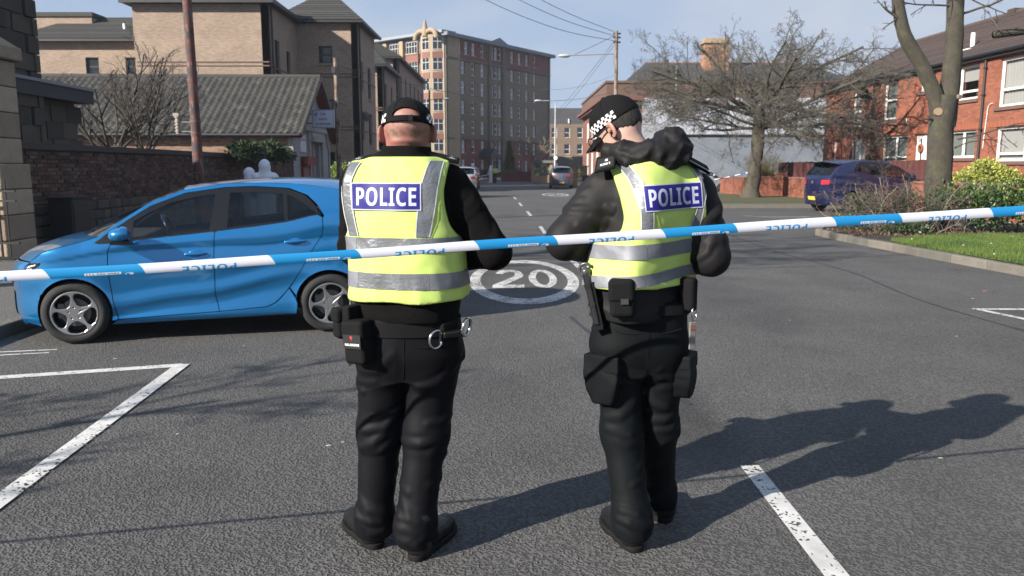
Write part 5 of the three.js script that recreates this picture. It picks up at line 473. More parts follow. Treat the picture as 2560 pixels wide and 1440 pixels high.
function sideZ(s, y) { // how far out the flank stands
  let p = 0; if (s < 0.0) p -= 0.36 * Math.pow(-s / 0.6, 2.4); if (s > 2.3) p -= 0.24 * Math.pow((s - 2.3) / 0.65, 2.2); p -= 0.02 * Math.pow((s - 1.1) / 1.4, 2);
  const b = beltY(s), c = creaseY(s), l = lowY(s), k = 1 - 0.75 * sst(1.55, 2.0, s), k0 = sst(0.2, 0.5, s);
  const pr = curve1([[0.1, -0.085], [0.17, -0.05], [0.225, -0.02], [l - 0.08, -0.03 - 0.008 * k], [l - 0.025, -0.027 - 0.008 * k * k0], [l + 0.035, -0.021 + 0.003 * k * k0], [l + 0.16, -0.02 - 0.006 * k * k0], [c - 0.15, 0.0], [c - 0.012, -0.016 * (0.4 + 0.6 * k0)], [c + 0.014, -0.011 * (0.4 + 0.6 * k0)], [Math.max(c + 0.05, (c + b) / 2), -0.01], [Math.max(b, c + 0.1), -0.035]]);
  let z = y <= Math.max(b, c + 0.1) ? pr(Math.max(0.1, y)) : -0.035 - 0.44 * (y - Math.max(b, c + 0.1)) - 0.35 * Math.pow(y - Math.max(b, c + 0.1), 2);
  for (const w of [0, WB]) { const d = Math.hypot(s - w, y - RF) - 0.305; if (d > 0) z += 0.022 * Math.exp(-d / 0.05); else z += 0.022; }
  return z + p;
}
function panel(poly, surf, { cell = 0.022, off = 0, skirt = 0.018, map } = {}) { // a sheet of the body cut to an outline given in the side view
  let x0 = 1e9, x1 = -1e9, y0 = 1e9, y1 = -1e9; for (const [x, y] of poly) { x0 = Math.min(x0, x); x1 = Math.max(x1, x); y0 = Math.min(y0, y); y1 = Math.max(y1, y); }
  const cw = (x1 - x0) / Math.ceil((x1 - x0) / cell), ch = (y1 - y0) / Math.ceil((y1 - y0) / cell), P = [], add = (a, b, c) => { if (Math.abs((b[0] - a[0]) * (c[1] - a[1]) - (b[1] - a[1]) * (c[0] - a[0])) < 1e-10) return; P.push(a, b, c); };
  const half = (pts, f, ix) => { const o = []; for (let i = 0; i < pts.length; i++) { const a = pts[i], b = pts[(i + 1) % pts.length], fa = f(a), fb = f(b); if (fa >= 0) o.push(a); if (fa >= 0 !== fb >= 0) { const t = fa / (fa - fb); o.push([a[0] + (b[0] - a[0]) * t, a[1] + (b[1] - a[1]) * t]); } } return o; };
  const ccw = THREE.ShapeUtils.area(poly.map((p) => new THREE.Vector2(...p))) > 0 ? poly : [...poly].reverse();
  for (let i = 0; i * cw < x1 - x0 - 1e-6; i++) { const col_ = half(half(ccw, (p) => p[0] - (x0 + i * cw)), (p) => x0 + (i + 1) * cw - p[0]); if (col_.length < 3) continue; for (let j = 0; j * ch < y1 - y0 - 1e-6; j++) { const c = half(half(col_, (p) => p[1] - (y0 + j * ch)), (p) => y0 + (j + 1) * ch - p[1]); if (c.length < 3) continue; const tri = THREE.ShapeUtils.triangulateShape(c.map((p) => new THREE.Vector2(...p)), []); for (const t of tri) add(c[t[0]], c[t[1]], c[t[2]]); } }
  const pos = [], nor = [], e = 0.004, N = (p) => { const dx = (surf(p[0] + e, p[1]) - surf(p[0] - e, p[1])) / (2 * e), dy = (surf(p[0], p[1] + e) - surf(p[0], p[1] - e)) / (2 * e), l = Math.hypot(dx, dy, 1); return [-dx / l, -dy / l, 1 / l]; };
  for (let i = 0; i < P.length; i += 3) { let t = [P[i], P[i + 1], P[i + 2]]; if ((t[1][0] - t[0][0]) * (t[2][1] - t[0][1]) - (t[1][1] - t[0][1]) * (t[2][0] - t[0][0]) < 0) t = [t[0], t[2], t[1]]; for (const p of t) { pos.push(p[0], p[1], surf(p[0], p[1]) + off); nor.push(...N(p)); } }
  if (skirt) for (let i = 0; i < ccw.length; i++) { const a = ccw[i], b = ccw[(i + 1) % ccw.length], n = Math.max(1, Math.ceil(Math.hypot(b[0] - a[0], b[1] - a[1]) / 0.03)); for (let k = 0; k < n; k++) { const p = [lerp(a[0], b[0], k / n), lerp(a[1], b[1], k / n)], q = [lerp(a[0], b[0], (k + 1) / n), lerp(a[1], b[1], (k + 1) / n)], zp = surf(...p) + off, zq = surf(...q) + off, l = Math.hypot(q[0] - p[0], q[1] - p[1]) || 1, nx = (q[1] - p[1]) / l, ny = -(q[0] - p[0]) / l; for (const v of [[...p, zp - skirt], [...q, zq - skirt], [...q, zq], [...p, zp - skirt], [...q, zq], [...p, zp]]) { pos.push(...v); nor.push(nx, ny, 0); } } }
  const g = new THREE.BufferGeometry(); g.setAttribute('position', new THREE.Float32BufferAttribute(pos, 3)); g.setAttribute('normal', new THREE.Float32BufferAttribute(nor, 3)); return g;
}
const mirrorZ = (g, c = -0.8) => { g = flat(g.clone()); const p = g.attributes.position, n = g.attributes.normal; for (let i = 0; i < p.count; i++) { p.setZ(i, 2 * c - p.getZ(i)); n.setZ(i, -n.getZ(i)); } for (let i = 0; i < p.count; i += 3) for (const a of [p, n]) { const v = [a.getX(i + 1), a.getY(i + 1), a.getZ(i + 1)]; a.setXYZ(i + 1, a.getX(i + 2), a.getY(i + 2), a.getZ(i + 2)); a.setXYZ(i + 2, ...v); } return g; };
const both = (g) => [g, mirrorZ(g)];
function loft(rail, mid, u0 = 0, u1 = 2, n = 44, m = 22, pw = 2.1) { // across the car from one rail to its mirror image; rail, mid: t -> [s, y]; u 0..2
  const P = [], I = []; for (let i = 0; i <= n; i++) { const t = i / n, R = rail(t), C = mid(t), zr = sideZ(R[0], R[1]); for (let j = 0; j <= m; j++) { const u = lerp(u0, u1, j / m), k = u <= 1 ? u : 2 - u, e = 1 - Math.pow(1 - k, pw); P.push(lerp(R[0], C[0], e), lerp(R[1], C[1], e), u <= 1 ? lerp(zr, -0.8, k) : lerp(-0.8, -1.6 - zr, u - 1)); } }
  for (let i = 0; i < n; i++) for (let j = 0; j < m; j++) { const a = i * (m + 1) + j; I.push(a, a + m + 1, a + 1, a + 1, a + m + 1, a + m + 2); } const g = new THREE.BufferGeometry(); g.setAttribute('position', new THREE.Float32BufferAttribute(P, 3)); g.setIndex(I); g.computeVertexNormals(); const nn = g.attributes.normal; return g;
}
const path2 = (pts) => { const c = new THREE.CatmullRomCurve3(pts.map(([x, y]) => V(x, y, 0)), false, 'centripetal'); return (t) => { const p = c.getPoint(clamp(t)); return [p.x, p.y]; }; };
const arc = (cx, r, a0, a1, n = 18) => Array.from({ length: n + 1 }, (_, i) => { const a = lerp(a0, a1, i / n) * Math.PI / 180; return [cx + r * Math.cos(a), RF + r * Math.sin(a)]; });
const carMats = { tyre: mat([0.014, 0.014, 0.015], 0.85, { bumpMap: retile(grainB, 0.2, 0.2), bumpScale: 0.002 }), alloy: phys([0.4, 0.4, 0.41], 0.28, { metalness: 0.85 }), alloyD: mat([0.03, 0.03, 0.032], 0.5, { metalness: 0.4 }), glass: phys([0.6, 0.65, 0.67], 0.02, { transmission: 1, ior: 1.5 }), glassDark: phys([0.36, 0.4, 0.42], 0.02, { transmission: 1, ior: 1.5 }), trim: mat([0.005, 0.005, 0.0055], 0.3), cloth: mat([0.02, 0.02, 0.021], 0.9), under: mat([0.006, 0.006, 0.006], 0.95), lamp: phys([0.75, 0.78, 0.8], 0.12, { clearcoat: 1 }), red: phys([0.35, 0.01, 0.012], 0.15, { clearcoat: 1 }), orange: phys([0.5, 0.12, 0.01], 0.2), plateY: mat([0.6, 0.45, 0.06], 0.5), plateW: mat([0.7, 0.7, 0.68], 0.5) };
const wheelGeo = (() => { // tyre, alloy face with five kite-shaped openings, dark barrel, brake disc
  const R = RF, r = 0.208, w = 0.17; const pr = [[r - 0.012, -w], [r + 0.01, -w + 0.005], [R - 0.035, -w + 0.002], [R - 0.008, -w + 0.03], [R, -w + 0.055], [R, -0.055], [R - 0.008, -0.028], [R - 0.03, -0.008], [R - 0.05, -0.002], [r + 0.012, -0.006], [r - 0.004, -0.014], [r - 0.012, -0.03]].map((p) => new THREE.Vector2(p[0], p[1])); const tyre = new THREE.LatheGeometry(pr, 56).rotateX(Math.PI / 2); tyre.scale(1, 1, 1);
  const sh = new THREE.Shape(); sh.absarc(0, 0, r - 0.014, 0, Math.PI * 2); for (let k = 0; k < 5; k++) { const a = (k / 5) * 2 * Math.PI + Math.PI / 2 + Math.PI / 5, pt = (rr_, d) => [Math.cos(a + d * Math.PI / 180) * rr_, Math.sin(a + d * Math.PI / 180) * rr_]; const c = [[0.072, -14], [0.072, 14], [0.1, 27], [0.13, 32.5], [0.155, 32.5], [0.178, 27], [0.188, 17], [0.19, 0], [0.188, -17], [0.178, -27], [0.155, -32.5], [0.13, -32.5], [0.1, -27]].map((q) => pt(...q)); const h = new THREE.Path(); c.reverse().forEach((q, i) => (i ? h.lineTo(...q) : h.moveTo(...q))); h.closePath(); sh.holes.push(h); const l = new THREE.Path(); const lc = pt(0.052, 36); l.absarc(lc[0], lc[1], 0.0105, 0, Math.PI * 2, true); sh.holes.push(l); }
  const face = new THREE.ExtrudeGeometry(sh, { depth: 0.018, bevelEnabled: true, bevelThickness: 0.006, bevelSize: 0.005, bevelSegments: 2, curveSegments: 48 }).translate(0, 0, -0.034); const p = face.attributes.position; for (let i = 0; i < p.count; i++) { const q = Math.hypot(p.getX(i), p.getY(i)); p.setZ(i, p.getZ(i) - 0.012 * Math.cos((q / 0.2) * Math.PI * 0.5) + 0.0); } face.computeVertexNormals();
  const barrel = new THREE.CylinderGeometry(r - 0.014, r - 0.03, 0.13, 40, 1, true).rotateX(Math.PI / 2).translate(0, 0, -0.1), disc = new THREE.CylinderGeometry(0.125, 0.125, 0.015, 30).rotateX(Math.PI / 2).translate(0, 0, -0.075), well = new THREE.CylinderGeometry(r - 0.03, r - 0.03, 0.01, 30).rotateX(Math.PI / 2).translate(0, 0, -0.15), cal = box(0.05, 0.13, 0.05, -0.115, 0.02, -0.075), hub = new THREE.CylinderGeometry(0.026, 0.028, 0.012, 20).rotateX(Math.PI / 2).translate(0, 0, -0.026); return { tyre, face, barrel: join([barrel, well]), disc: join([disc, cal]), hub }; })();
function makeCar(name, label, paint, pos, turn, scale, group, o = {}) {
  const t = thing(name, label, 'car', pos, turn, group); t.scale.setScalar(scale); const M = carMats, G = (makeCar.g ??= build());
  const door = (n, g, handle) => { const d = mesh(n, g, paint, t); mesh('handle', handle, paint, d); };
  mesh('bumper', G.bumperF, paint, t); mesh('front_wing', G.wing, paint, t); mesh('front_wing', G.wing2, paint, t); door('door', G.doorF, G.handF); door('door', G.doorF2, G.handF2); door('door', G.doorR, G.handR); door('door', G.doorR2, G.handR2); const q1 = mesh('rear_quarter', G.quarter, paint, t); mesh('rear_quarter', G.quarter2, paint, t); mesh('fuel_flap', G.fuel, paint, q1); mesh('sill', G.sill, paint, t); mesh('cant_rail', G.cant, paint, t); mesh('roof', G.roof, paint, t); mesh('bonnet', G.bonnet, paint, t); mesh('bumper', G.bumperR, paint, t); mesh('tailgate', G.tail, paint, t); mesh('spoiler', G.spoiler, paint, t);
  mesh('windscreen', G.screen, M.glass, t); mesh('rear_window', G.rearGlass, M.glassDark, t); const fr = mesh('window_frame', G.frame, M.trim, t); mesh('pane', G.paneF, M.glass, fr); mesh('pane', G.paneF2, M.glass, fr); mesh('pane', G.paneR, M.glassDark, fr); mesh('pane', G.paneR2, M.glassDark, fr); mesh('pane', G.paneQ, M.glassDark, fr); mesh('pane', G.paneQ2, M.glassDark, fr);
  for (const z of [0, -1.6]) for (const x of [0, WB]) { const w = new THREE.Group(); w.name = 'wheel'; t.add(w); w.position.set(x, RF, z === 0 ? -0.012 : -1.588); w.rotation.set(0, z ? Math.PI : 0, 0); mesh('tyre', wheelGeo.tyre, M.tyre, w); mesh('rim', wheelGeo.face, M.alloy, w); mesh('barrel', wheelGeo.barrel, M.alloyD, w); mesh('brake_disc', wheelGeo.disc, mat([0.12, 0.12, 0.12], 0.4, { metalness: 0.7 }), w); mesh('hub_cap', wheelGeo.hub, M.alloy, w); w.children[1].rotation.z = x ? 0.35 : 0.1; }
  for (const k of [0, 1]) { const m = mesh('mirror', k ? mirrorZ(G.mirror) : G.mirror, paint, t); mesh('mirror_base', k ? mirrorZ(G.mirrorB) : G.mirrorB, M.trim, m); }
  for (const k of [0, 1]) { const h = mesh('headlight', k ? mirrorZ(G.head) : G.head, M.trim, t); mesh('light_strip', k ? mirrorZ(G.strip) : G.strip, M.lamp, h); const tl = mesh('tail_light', k ? mirrorZ(G.tailL) : G.tailL, M.red, t); }
  mesh('grille', G.grille, M.trim, t); mesh('underbody', G.under, M.under, t); const inn = mesh('interior', G.inner, M.cloth, t); mesh('steering_wheel', G.steer, M.trim, inn); const plR = mesh('number_plate', G.plate, M.plateY, t); mesh('badge', G.badge, M.alloy, t); mesh('wiper', G.wiper, M.trim, t); return t;
}
function build() {
  const G = {}, S = sideZ;
  const archF = arc(0, 0.318, 197, -22, 26), archR = arc(WB, 0.326, 196, -14, 26);
  const dfe = [[0.338, 0.9], [0.309, 0.825], [0.303, 0.649], [0.326, 0.393], [0.358, 0.218]], g = 0.0035;
  const bon = [[0.263, 0.972], [0.089, 0.919], [-0.094, 0.873], [-0.231, 0.828], [-0.345, 0.748]];
  const wing = [[0.335, 0.205], ...archF.filter((p) => p[0] > -0.27 && p[1] > 0.19).reverse(), [-0.285, 0.45], [-0.3, 0.655], [-0.35, 0.745]].concat([...bon].reverse().slice(1)).concat([[0.3, 0.945], ...dfe.map(([x, y]) => [x - g, y])]);
  G.wing = panel(wing, S); G.wing2 = mirrorZ(G.wing);
  const bump = [[-0.345, 0.742], [-0.295, 0.652], [-0.28, 0.45], ...archF.slice(0, 7).reverse().map(([x, y]) => [Math.min(x, -0.28), y]), [-0.3, 0.165], [-0.45, 0.185], [-0.475, 0.25], [-0.47, 0.363], [-0.49, 0.513], [-0.482, 0.57], [-0.42, 0.69]];
  const noseE = curve1([[0.16, -0.45], [0.25, -0.475], [0.363, -0.47], [0.513, -0.49], [0.57, -0.482], [0.69, -0.42], [0.745, -0.35]]), noseC = curve1([[0.16, -0.6], [0.25, -0.645], [0.45, -0.65], [0.6, -0.655], [0.72, -0.62], [0.8, -0.5]]);
  const face = (y0, y1, u0, u1, off = 0, rear) => { const P = [], I = [], n = 16, m = 26; for (let i = 0; i <= n; i++) { const y = lerp(y0, y1, i / n); for (let j = 0; j <= m; j++) { const u = lerp(u0, u1, j / m), k = u <= 1 ? u : 2 - u, e = 1 - (1 - k) ** 2.4, eS = rear ? rear[0](y) : noseE(y), cS = rear ? rear[1](y) : noseC(y), ze = S(eS, y); P.push(lerp(eS, cS, e) + off, y, u <= 1 ? lerp(ze, -0.8, k) : lerp(-0.8, -1.6 - ze, u - 1)); } } for (let i = 0; i < n; i++) for (let j = 0; j < m; j++) { const a = i * (m + 1) + j; I.push(a, a + 1, a + m + 1, a + 1, a + m + 2, a + m + 1); } const q = new THREE.BufferGeometry(); q.setAttribute('position', new THREE.Float32BufferAttribute(P, 3)); q.setIndex(I); q.computeVertexNormals(); return q; };
  const bp = panel(bump, S); G.bumperF = join([...both(bp), face(0.16, 0.742, 0, 2)]); G.grille = join([face(0.22, 0.44, 0.35, 1.65, -0.008), face(0.5, 0.6, 0.45, 1.55, -0.008)]);
  G.bonnet = loft((q) => path2([...bon].map(([x, y]) => [x, y + 0.004]))(q), path2([[0.05, 0.975], [-0.15, 0.945], [-0.35, 0.885], [-0.5, 0.82], [-0.6, 0.745]]), 0, 2, 30, 24, 1.9);
  const dd = [[1.227, 0.254], [1.198, 0.41], [1.2, 0.58], [1.204, 0.75], [1.214, 0.931], [1.222, 0.985]];
  const bl = (a, b, n = 12, d = 0) => Array.from({ length: n + 1 }, (_, i) => { const x = lerp(a, b, i / n); return [x, beltY(x) + d]; });
  G.doorF = panel([...dfe].reverse().map(([x, y]) => [x + g, y]).reverse().concat([[0.8, 0.238]]).concat(dd.map(([x, y]) => [x - g, y])).concat(bl(1.2, 0.36)), S, { cell: 0.011 }); G.doorF2 = mirrorZ(G.doorF);
  const db = [[1.654, 0.28], [1.73, 0.315], [1.772, 0.353], [1.845, 0.43], [1.92, 0.529], [1.99, 0.64], [2.051, 0.753], [2.12, 0.855], [2.178, 0.937], [2.192, 1.02], [2.19, 1.11]];
  G.doorR = panel([...dd].reverse().map(([x, y]) => [x + g, y]).concat(db.map(([x, y]) => [x - g, y])).concat(bl(2.15, 1.24)), S, { cell: 0.011 }); G.doorR2 = mirrorZ(G.doorR);
  G.sill = join(both(panel([[0.3, 0.168], [1.1, 0.182], [1.915, 0.198], [1.93, 0.3], [1.905, 0.36], [1.86, 0.44], [1.78, 0.35], [1.735, 0.308], [1.654, 0.272], [1.227, 0.247], [0.8, 0.231], [0.36, 0.211], [0.34, 0.2]], S)));
  const drip = [[0.2, 0.915], [0.36, 1.03], [0.506, 1.129], [0.666, 1.232], [0.959, 1.345], [1.307, 1.395], [1.574, 1.405], [1.889, 1.385], [2.05, 1.32], [2.14, 1.23], [2.2, 1.12]], dripUp = [[0.23, 0.965], [0.37, 1.065], [0.51, 1.163], [0.66, 1.262], [0.95, 1.375], [1.307, 1.425], [1.6, 1.436], [1.95, 1.425], [2.25, 1.39], [2.5, 1.35]];
  G.cant = join(both(panel([[0.2, 0.915], ...drip.slice(1, 8), ...dripUp.slice(0, 8).reverse()], S)));
  const tailE = curve1([[0.2, 2.78], [0.4, 2.84], [0.6, 2.86], [0.9, 2.83], [1.05, 2.78]]);
  G.quarter = panel([[1.925, 0.37], ...archR.filter((p) => p[1] > 0.3).map((p) => p), [2.6, 0.2], [2.78, 0.22], [2.84, 0.4], [2.86, 0.6], [2.83, 0.9], [2.78, 1.05], [2.6, 1.25], [2.5, 1.35], [2.25, 1.39], [1.95, 1.425], [1.889, 1.387], ...drip.slice(8).map(([x, y]) => [x + 0.01, y]), ...[...db].reverse().map(([x, y]) => [x + g, y]).slice(0, 7), [1.87, 0.45]], S); G.quarter2 = mirrorZ(G.quarter);
  const fc = Array.from({ length: 28 }, (_, i) => [2.34 + 0.075 * Math.cos((i / 28) * 6.283), 0.905 + 0.075 * Math.sin((i / 28) * 6.283)]); G.fuel = panel(fc, S, { off: 0.003, skirt: 0.006, cell: 0.012 });
  G.roof = loft(path2(dripUp.slice(4)), path2([[0.93, 1.405], [1.2, 1.44], [1.55, 1.47], [1.95, 1.48], [2.3, 1.468], [2.58, 1.43]]), 0, 2, 44, 26, 2.6);
  G.screen = loft(path2([[0.23, 0.962], [0.37, 1.062], [0.51, 1.16], [0.66, 1.259], [0.95, 1.372]]), path2([[-0.03, 0.965], [0.2, 1.09], [0.45, 1.21], [0.7, 1.32], [0.93, 1.405]]), 0.05, 1.95, 24, 24, 1.9);
  const gap = loft(path2([[0.23, 0.962], [0.37, 1.062], [0.51, 1.16], [0.66, 1.259], [0.95, 1.372]]), path2([[-0.03, 0.965], [0.2, 1.09], [0.45, 1.21], [0.7, 1.32], [0.93, 1.405]]), 0, 0.055, 24, 2, 1.9); G.cant = join([G.cant, ...both(gap)]);
  G.spoiler = join([loft(path2([[2.46, 1.365], [2.6, 1.33]]), path2([[2.58, 1.432], [2.76, 1.4]]), 0, 2, 4, 20, 2.4), loft(path2([[2.6, 1.328], [2.5, 1.33]]), path2([[2.76, 1.398], [2.6, 1.38]]), 0, 2, 3, 20, 2.4)]);
  const rE = curve1([[0.2, 2.78], [0.4, 2.84], [0.6, 2.86], [0.9, 2.83], [1.05, 2.78], [1.25, 2.6], [1.35, 2.5]]), rC = curve1([[0.2, 2.9], [0.4, 2.98], [0.6, 2.99], [0.85, 2.96], [1.02, 2.9], [1.2, 2.76], [1.4, 2.58]]);
  const flip = (q) => { q = q.clone(); const ix = q.index.array; for (let i = 0; i < ix.length; i += 3) [ix[i + 1], ix[i + 2]] = [ix[i + 2], ix[i + 1]]; q.computeVertexNormals(); return q; };
  G.bumperR = flip(face(0.2, 0.55, 0, 2, 0, [rE, rC])); G.tail = join([flip(face(0.553, 1.03, 0, 2, 0, [rE, rC])), flip(face(1.03, 1.36, 0, 0.12, 0, [rE, rC])), flip(face(1.03, 1.36, 1.88, 2, 0, [rE, rC]))]); G.rearGlass = flip(face(1.032, 1.36, 0.12, 1.88, 0.002, [rE, rC])); G.tailL = flip(face(0.78, 0.9, 0.0, 0.42, 0.012, [rE, rC])); G.plate = flip(face(0.34, 0.44, 0.72, 1.28, 0.012, [rE, rC])); G.badge = new THREE.CylinderGeometry(0.045, 0.045, 0.012, 20).rotateZ(Math.PI / 2).translate(2.985, 0.84, -0.8);
  // black window surround, in pieces round the panes
  const gF = [[0.525, 1.095], [0.66, 1.172], [0.834, 1.253], [1.077, 1.312], [1.225, 1.33], [1.205, 1.2], [1.172, 1.004], [0.731, 0.96], [0.52, 0.938]], gR = [[1.355, 1.342], [1.6, 1.348], [1.835, 1.33], [1.842, 1.084], [1.6, 1.058], [1.33, 1.028]], gQ = [[1.87, 1.325], [1.96, 1.285], [2.05, 1.222], [2.135, 1.148], [1.874, 1.088]];
  const pieces = [[[0.2, 0.912], ...bl(0.24, 0.52, 4, 0.001), [0.52, 0.938], [0.525, 1.095], [0.515, 1.128], [0.36, 1.025]], [[0.525, 1.095], ...gF.slice(1, 5), [1.355, 1.342], [1.6, 1.348], [1.835, 1.33], [1.87, 1.325], [1.96, 1.285], [2.05, 1.222], [2.135, 1.148], [2.17, 1.14], [2.125, 1.23], [2.045, 1.312], [1.885, 1.378], [1.574, 1.4], [1.307, 1.39], [0.959, 1.34], [0.666, 1.228], [0.515, 1.128]], [[1.225, 1.33], [1.355, 1.342], [1.33, 1.028], [1.328, 1.012], [1.172, 0.992], [1.172, 1.004], [1.205, 1.2]], [[1.835, 1.33], [1.87, 1.325], [1.874, 1.088], [1.842, 1.084]], [...bl(0.52, 1.172, 8, 0.001), [1.172, 1.004], [0.731, 0.96], [0.52, 0.938]].map((p) => p), [...bl(1.328, 2.16, 10, 0.001), [2.135, 1.148], [1.874, 1.088], [1.842, 1.084], [1.6, 1.058], [1.33, 1.028]]];
  G.frame = join(pieces.flatMap((p) => both(panel(p, S, { off: 0.001, skirt: 0.01 })))); const pane = (p) => panel(p, S, { off: -0.006, skirt: 0, cell: 0.05 }); G.paneF = pane(gF); G.paneF2 = mirrorZ(G.paneF); G.paneR = pane(gR); G.paneR2 = mirrorZ(G.paneR); G.paneQ = pane(gQ); G.paneQ2 = mirrorZ(G.paneQ);
  const hand = (x0, x1, y, dy) => { const c = (x0 + x1) / 2, a = Math.atan2(dy, x1 - x0), q = new THREE.SphereGeometry(0.5, 24, 12).scale(x1 - x0, 0.042, 0.045).rotateZ(a); q.translate(c, y, S(c, y) + 0.012); const cup = new THREE.SphereGeometry(0.5, 20, 10).scale(0.12, 0.075, 0.02).translate(c, y, S(c, y) + 0.001); return join([q, cup]); };
  G.handF = hand(0.945, 1.15, 0.797, 0.005); G.handF2 = mirrorZ(G.handF); G.handR = hand(1.83, 2.04, 0.889, 0.01); G.handR2 = mirrorZ(G.handR);
  const mf = (x, y, z) => { const q = ell(x, y, z, 0.105, 0.068, 0.095); return smax(q, -(0.075 - x) * 0 + (x - 0.07), 0.02); }; G.mirror = flat(netMesh((x, y, z) => mf(x - 0.0, y - 0.012 * (x > 0 ? 1 : 0.3), z), [-0.13, -0.1, -0.12], [0.13, 0.1, 0.12], 0.012).translate(0.46, 0.985, 0.115)); G.mirrorB = join([cyl(0.022, 0.03, V(0.46, 0.93, 0.06), V(0.42, 0.92, -0.04), 8), box(0.16, 0.03, 0.13, 0.455, 0.922, 0.1)]);
  G.head = panel([[-0.415, 0.665], [-0.36, 0.735], [-0.255, 0.742], [-0.27, 0.715], [-0.34, 0.675]], S, { off: 0.006, skirt: 0.01, cell: 0.02 }); G.strip = join([panel([[-0.39, 0.69], [-0.36, 0.712], [-0.29, 0.73], [-0.3, 0.718]], S, { off: 0.011, skirt: 0.004, cell: 0.02 }), panel([[-0.405, 0.668], [-0.38, 0.684], [-0.33, 0.69], [-0.345, 0.678]], S, { off: 0.011, skirt: 0.004, cell: 0.02 })]);
  const well = (x) => new THREE.CylinderGeometry(0.325, 0.325, 0.3, 28, 1, true, Math.PI * 0.45, Math.PI * 1.1).rotateX(Math.PI / 2).rotateZ(0); const wl = (x) => { const q = new THREE.CylinderGeometry(0.33, 0.33, 0.34, 30, 1, false).rotateX(Math.PI / 2); return q; };
  G.under = join([bx(0.34, 1.88, 0.17, 0.5, -1.5, -0.1), bx(-0.42, 2.7, 0.19, 0.55, -1.2, -0.4), bx(-0.32, 0.3, 0.58, 0.72, -1.42, -0.18), bx(1.95, 2.62, 0.63, 0.8, -1.42, -0.18), bx(-0.33, -0.31, 0.2, 0.6, -1.45, -0.15), bx(2.57, 2.59, 0.22, 0.8, -1.45, -0.15), bx(1.885, 1.905, 0.2, 0.66, -1.5, -0.1), bx(0.325, 0.338, 0.2, 0.7, -1.5, -0.1), ...both(panel([[0.33, 0.22], [1.8, 0.26], [2.1, 0.75], [2.15, 1.05], [1.2, 0.95], [0.4, 0.86], [0.33, 0.6]], S, { off: -0.03, skirt: 0, cell: 0.06 }))]);
  const seat = (x, z) => [boxUV(new RoundedBoxGeometry(0.46, 0.16, 0.46, 3, 0.05).translate(x, 0.52, z)), boxUV(new RoundedBoxGeometry(0.13, 0.56, 0.44, 3, 0.05).rotateZ(-0.2).translate(x + 0.24, 0.82, z)), boxUV(new RoundedBoxGeometry(0.1, 0.17, 0.25, 3, 0.04).rotateZ(-0.15).translate(x + 0.33, 1.19, z)), cyl(0.008, 0.008, V(x + 0.3, 1.05, z - 0.06), V(x + 0.32, 1.14, z - 0.06), 5), cyl(0.008, 0.008, V(x + 0.3, 1.05, z + 0.06), V(x + 0.32, 1.14, z + 0.06), 5)]; G.inner = join([...seat(0.95, -0.44), ...seat(0.95, -1.16), boxUV(new RoundedBoxGeometry(0.14, 0.5, 1.2, 2, 0.05).rotateZ(-0.25).translate(2.05, 0.85, -0.8)), boxUV(new RoundedBoxGeometry(0.4, 0.2, 1.25, 2, 0.06).translate(0.4, 0.85, -0.8)), bx(0.3, 2.5, 0.48, 0.5, -1.4, -0.2), bx(2.2, 2.6, 0.95, 0.97, -1.35, -0.25)]); G.steer = new THREE.TorusGeometry(0.17, 0.016, 8, 28).rotateY(Math.PI / 2).rotateZ(0.4).translate(0.68, 0.93, -1.16); G.wiper = tube([V(0.12, 1.0, -0.35), V(0.2, 1.06, -0.7), V(0.22, 1.075, -1.0)], 0.008, 10, 4);
  for (const k in G) if (!G[k].attributes.uv) G[k].setAttribute('uv', new THREE.BufferAttribute(new Float32Array(G[k].attributes.position.count * 2), 2)); return G;
}
const paint = (c, m = 0.55, r = 0.34) => phys(c, r, { metalness: m, clearcoat: 1, clearcoatRoughness: 0.03 });
makeCar('blue_hatchback', 'metallic blue five-door hatchback parked at the left kerb behind the tape', paint([0.012, 0.18, 0.44], 0.62, 0.24), [-3.91, 0, -7.02], 0.2488, 1);
// place another car by the middle of its floor; turn 0 = nose to the left
function park(name, label, c, x, z, turn, sc, group, m) { const t = makeCar(name, label, paint(c, m), [x, 0, z], turn, sc, group); const o = V(1.15 * sc, 0, -0.8 * sc).applyAxisAngle(V(0, 1, 0), turn); t.position.sub(o); return t; }
park('navy_hatchback', 'navy blue hatchback parked behind the leggy shrub at right', [0.008, 0.011, 0.05], 12.95, -29.3, 3.38, 1.26, 'parked cars', 0.4);
park('grey_hatchback', 'grey hatchback seen from behind in the far street', [0.09, 0.1, 0.13], 3.75, -62, -Math.PI / 2 - 0.03, 1.12, 'parked cars');
park('silver_hatchback', 'silver hatchback at the left kerb beyond the heavier officer\'s arm', [0.42, 0.43, 0.45], -3.25, -54, -Math.PI / 2 + 0.1, 1.1, 'parked cars'); park('dark_saloon', 'dark car parked just beyond the silver hatchback', [0.05, 0.055, 0.07], -3.3, -60.5, -Math.PI / 2 + 0.06, 1.1, 'parked cars');
park('silver_car', 'silver car nose showing behind the slim officer\'s right arm', [0.38, 0.39, 0.41], 11.25, -49, Math.PI, 1.12, 'parked cars');
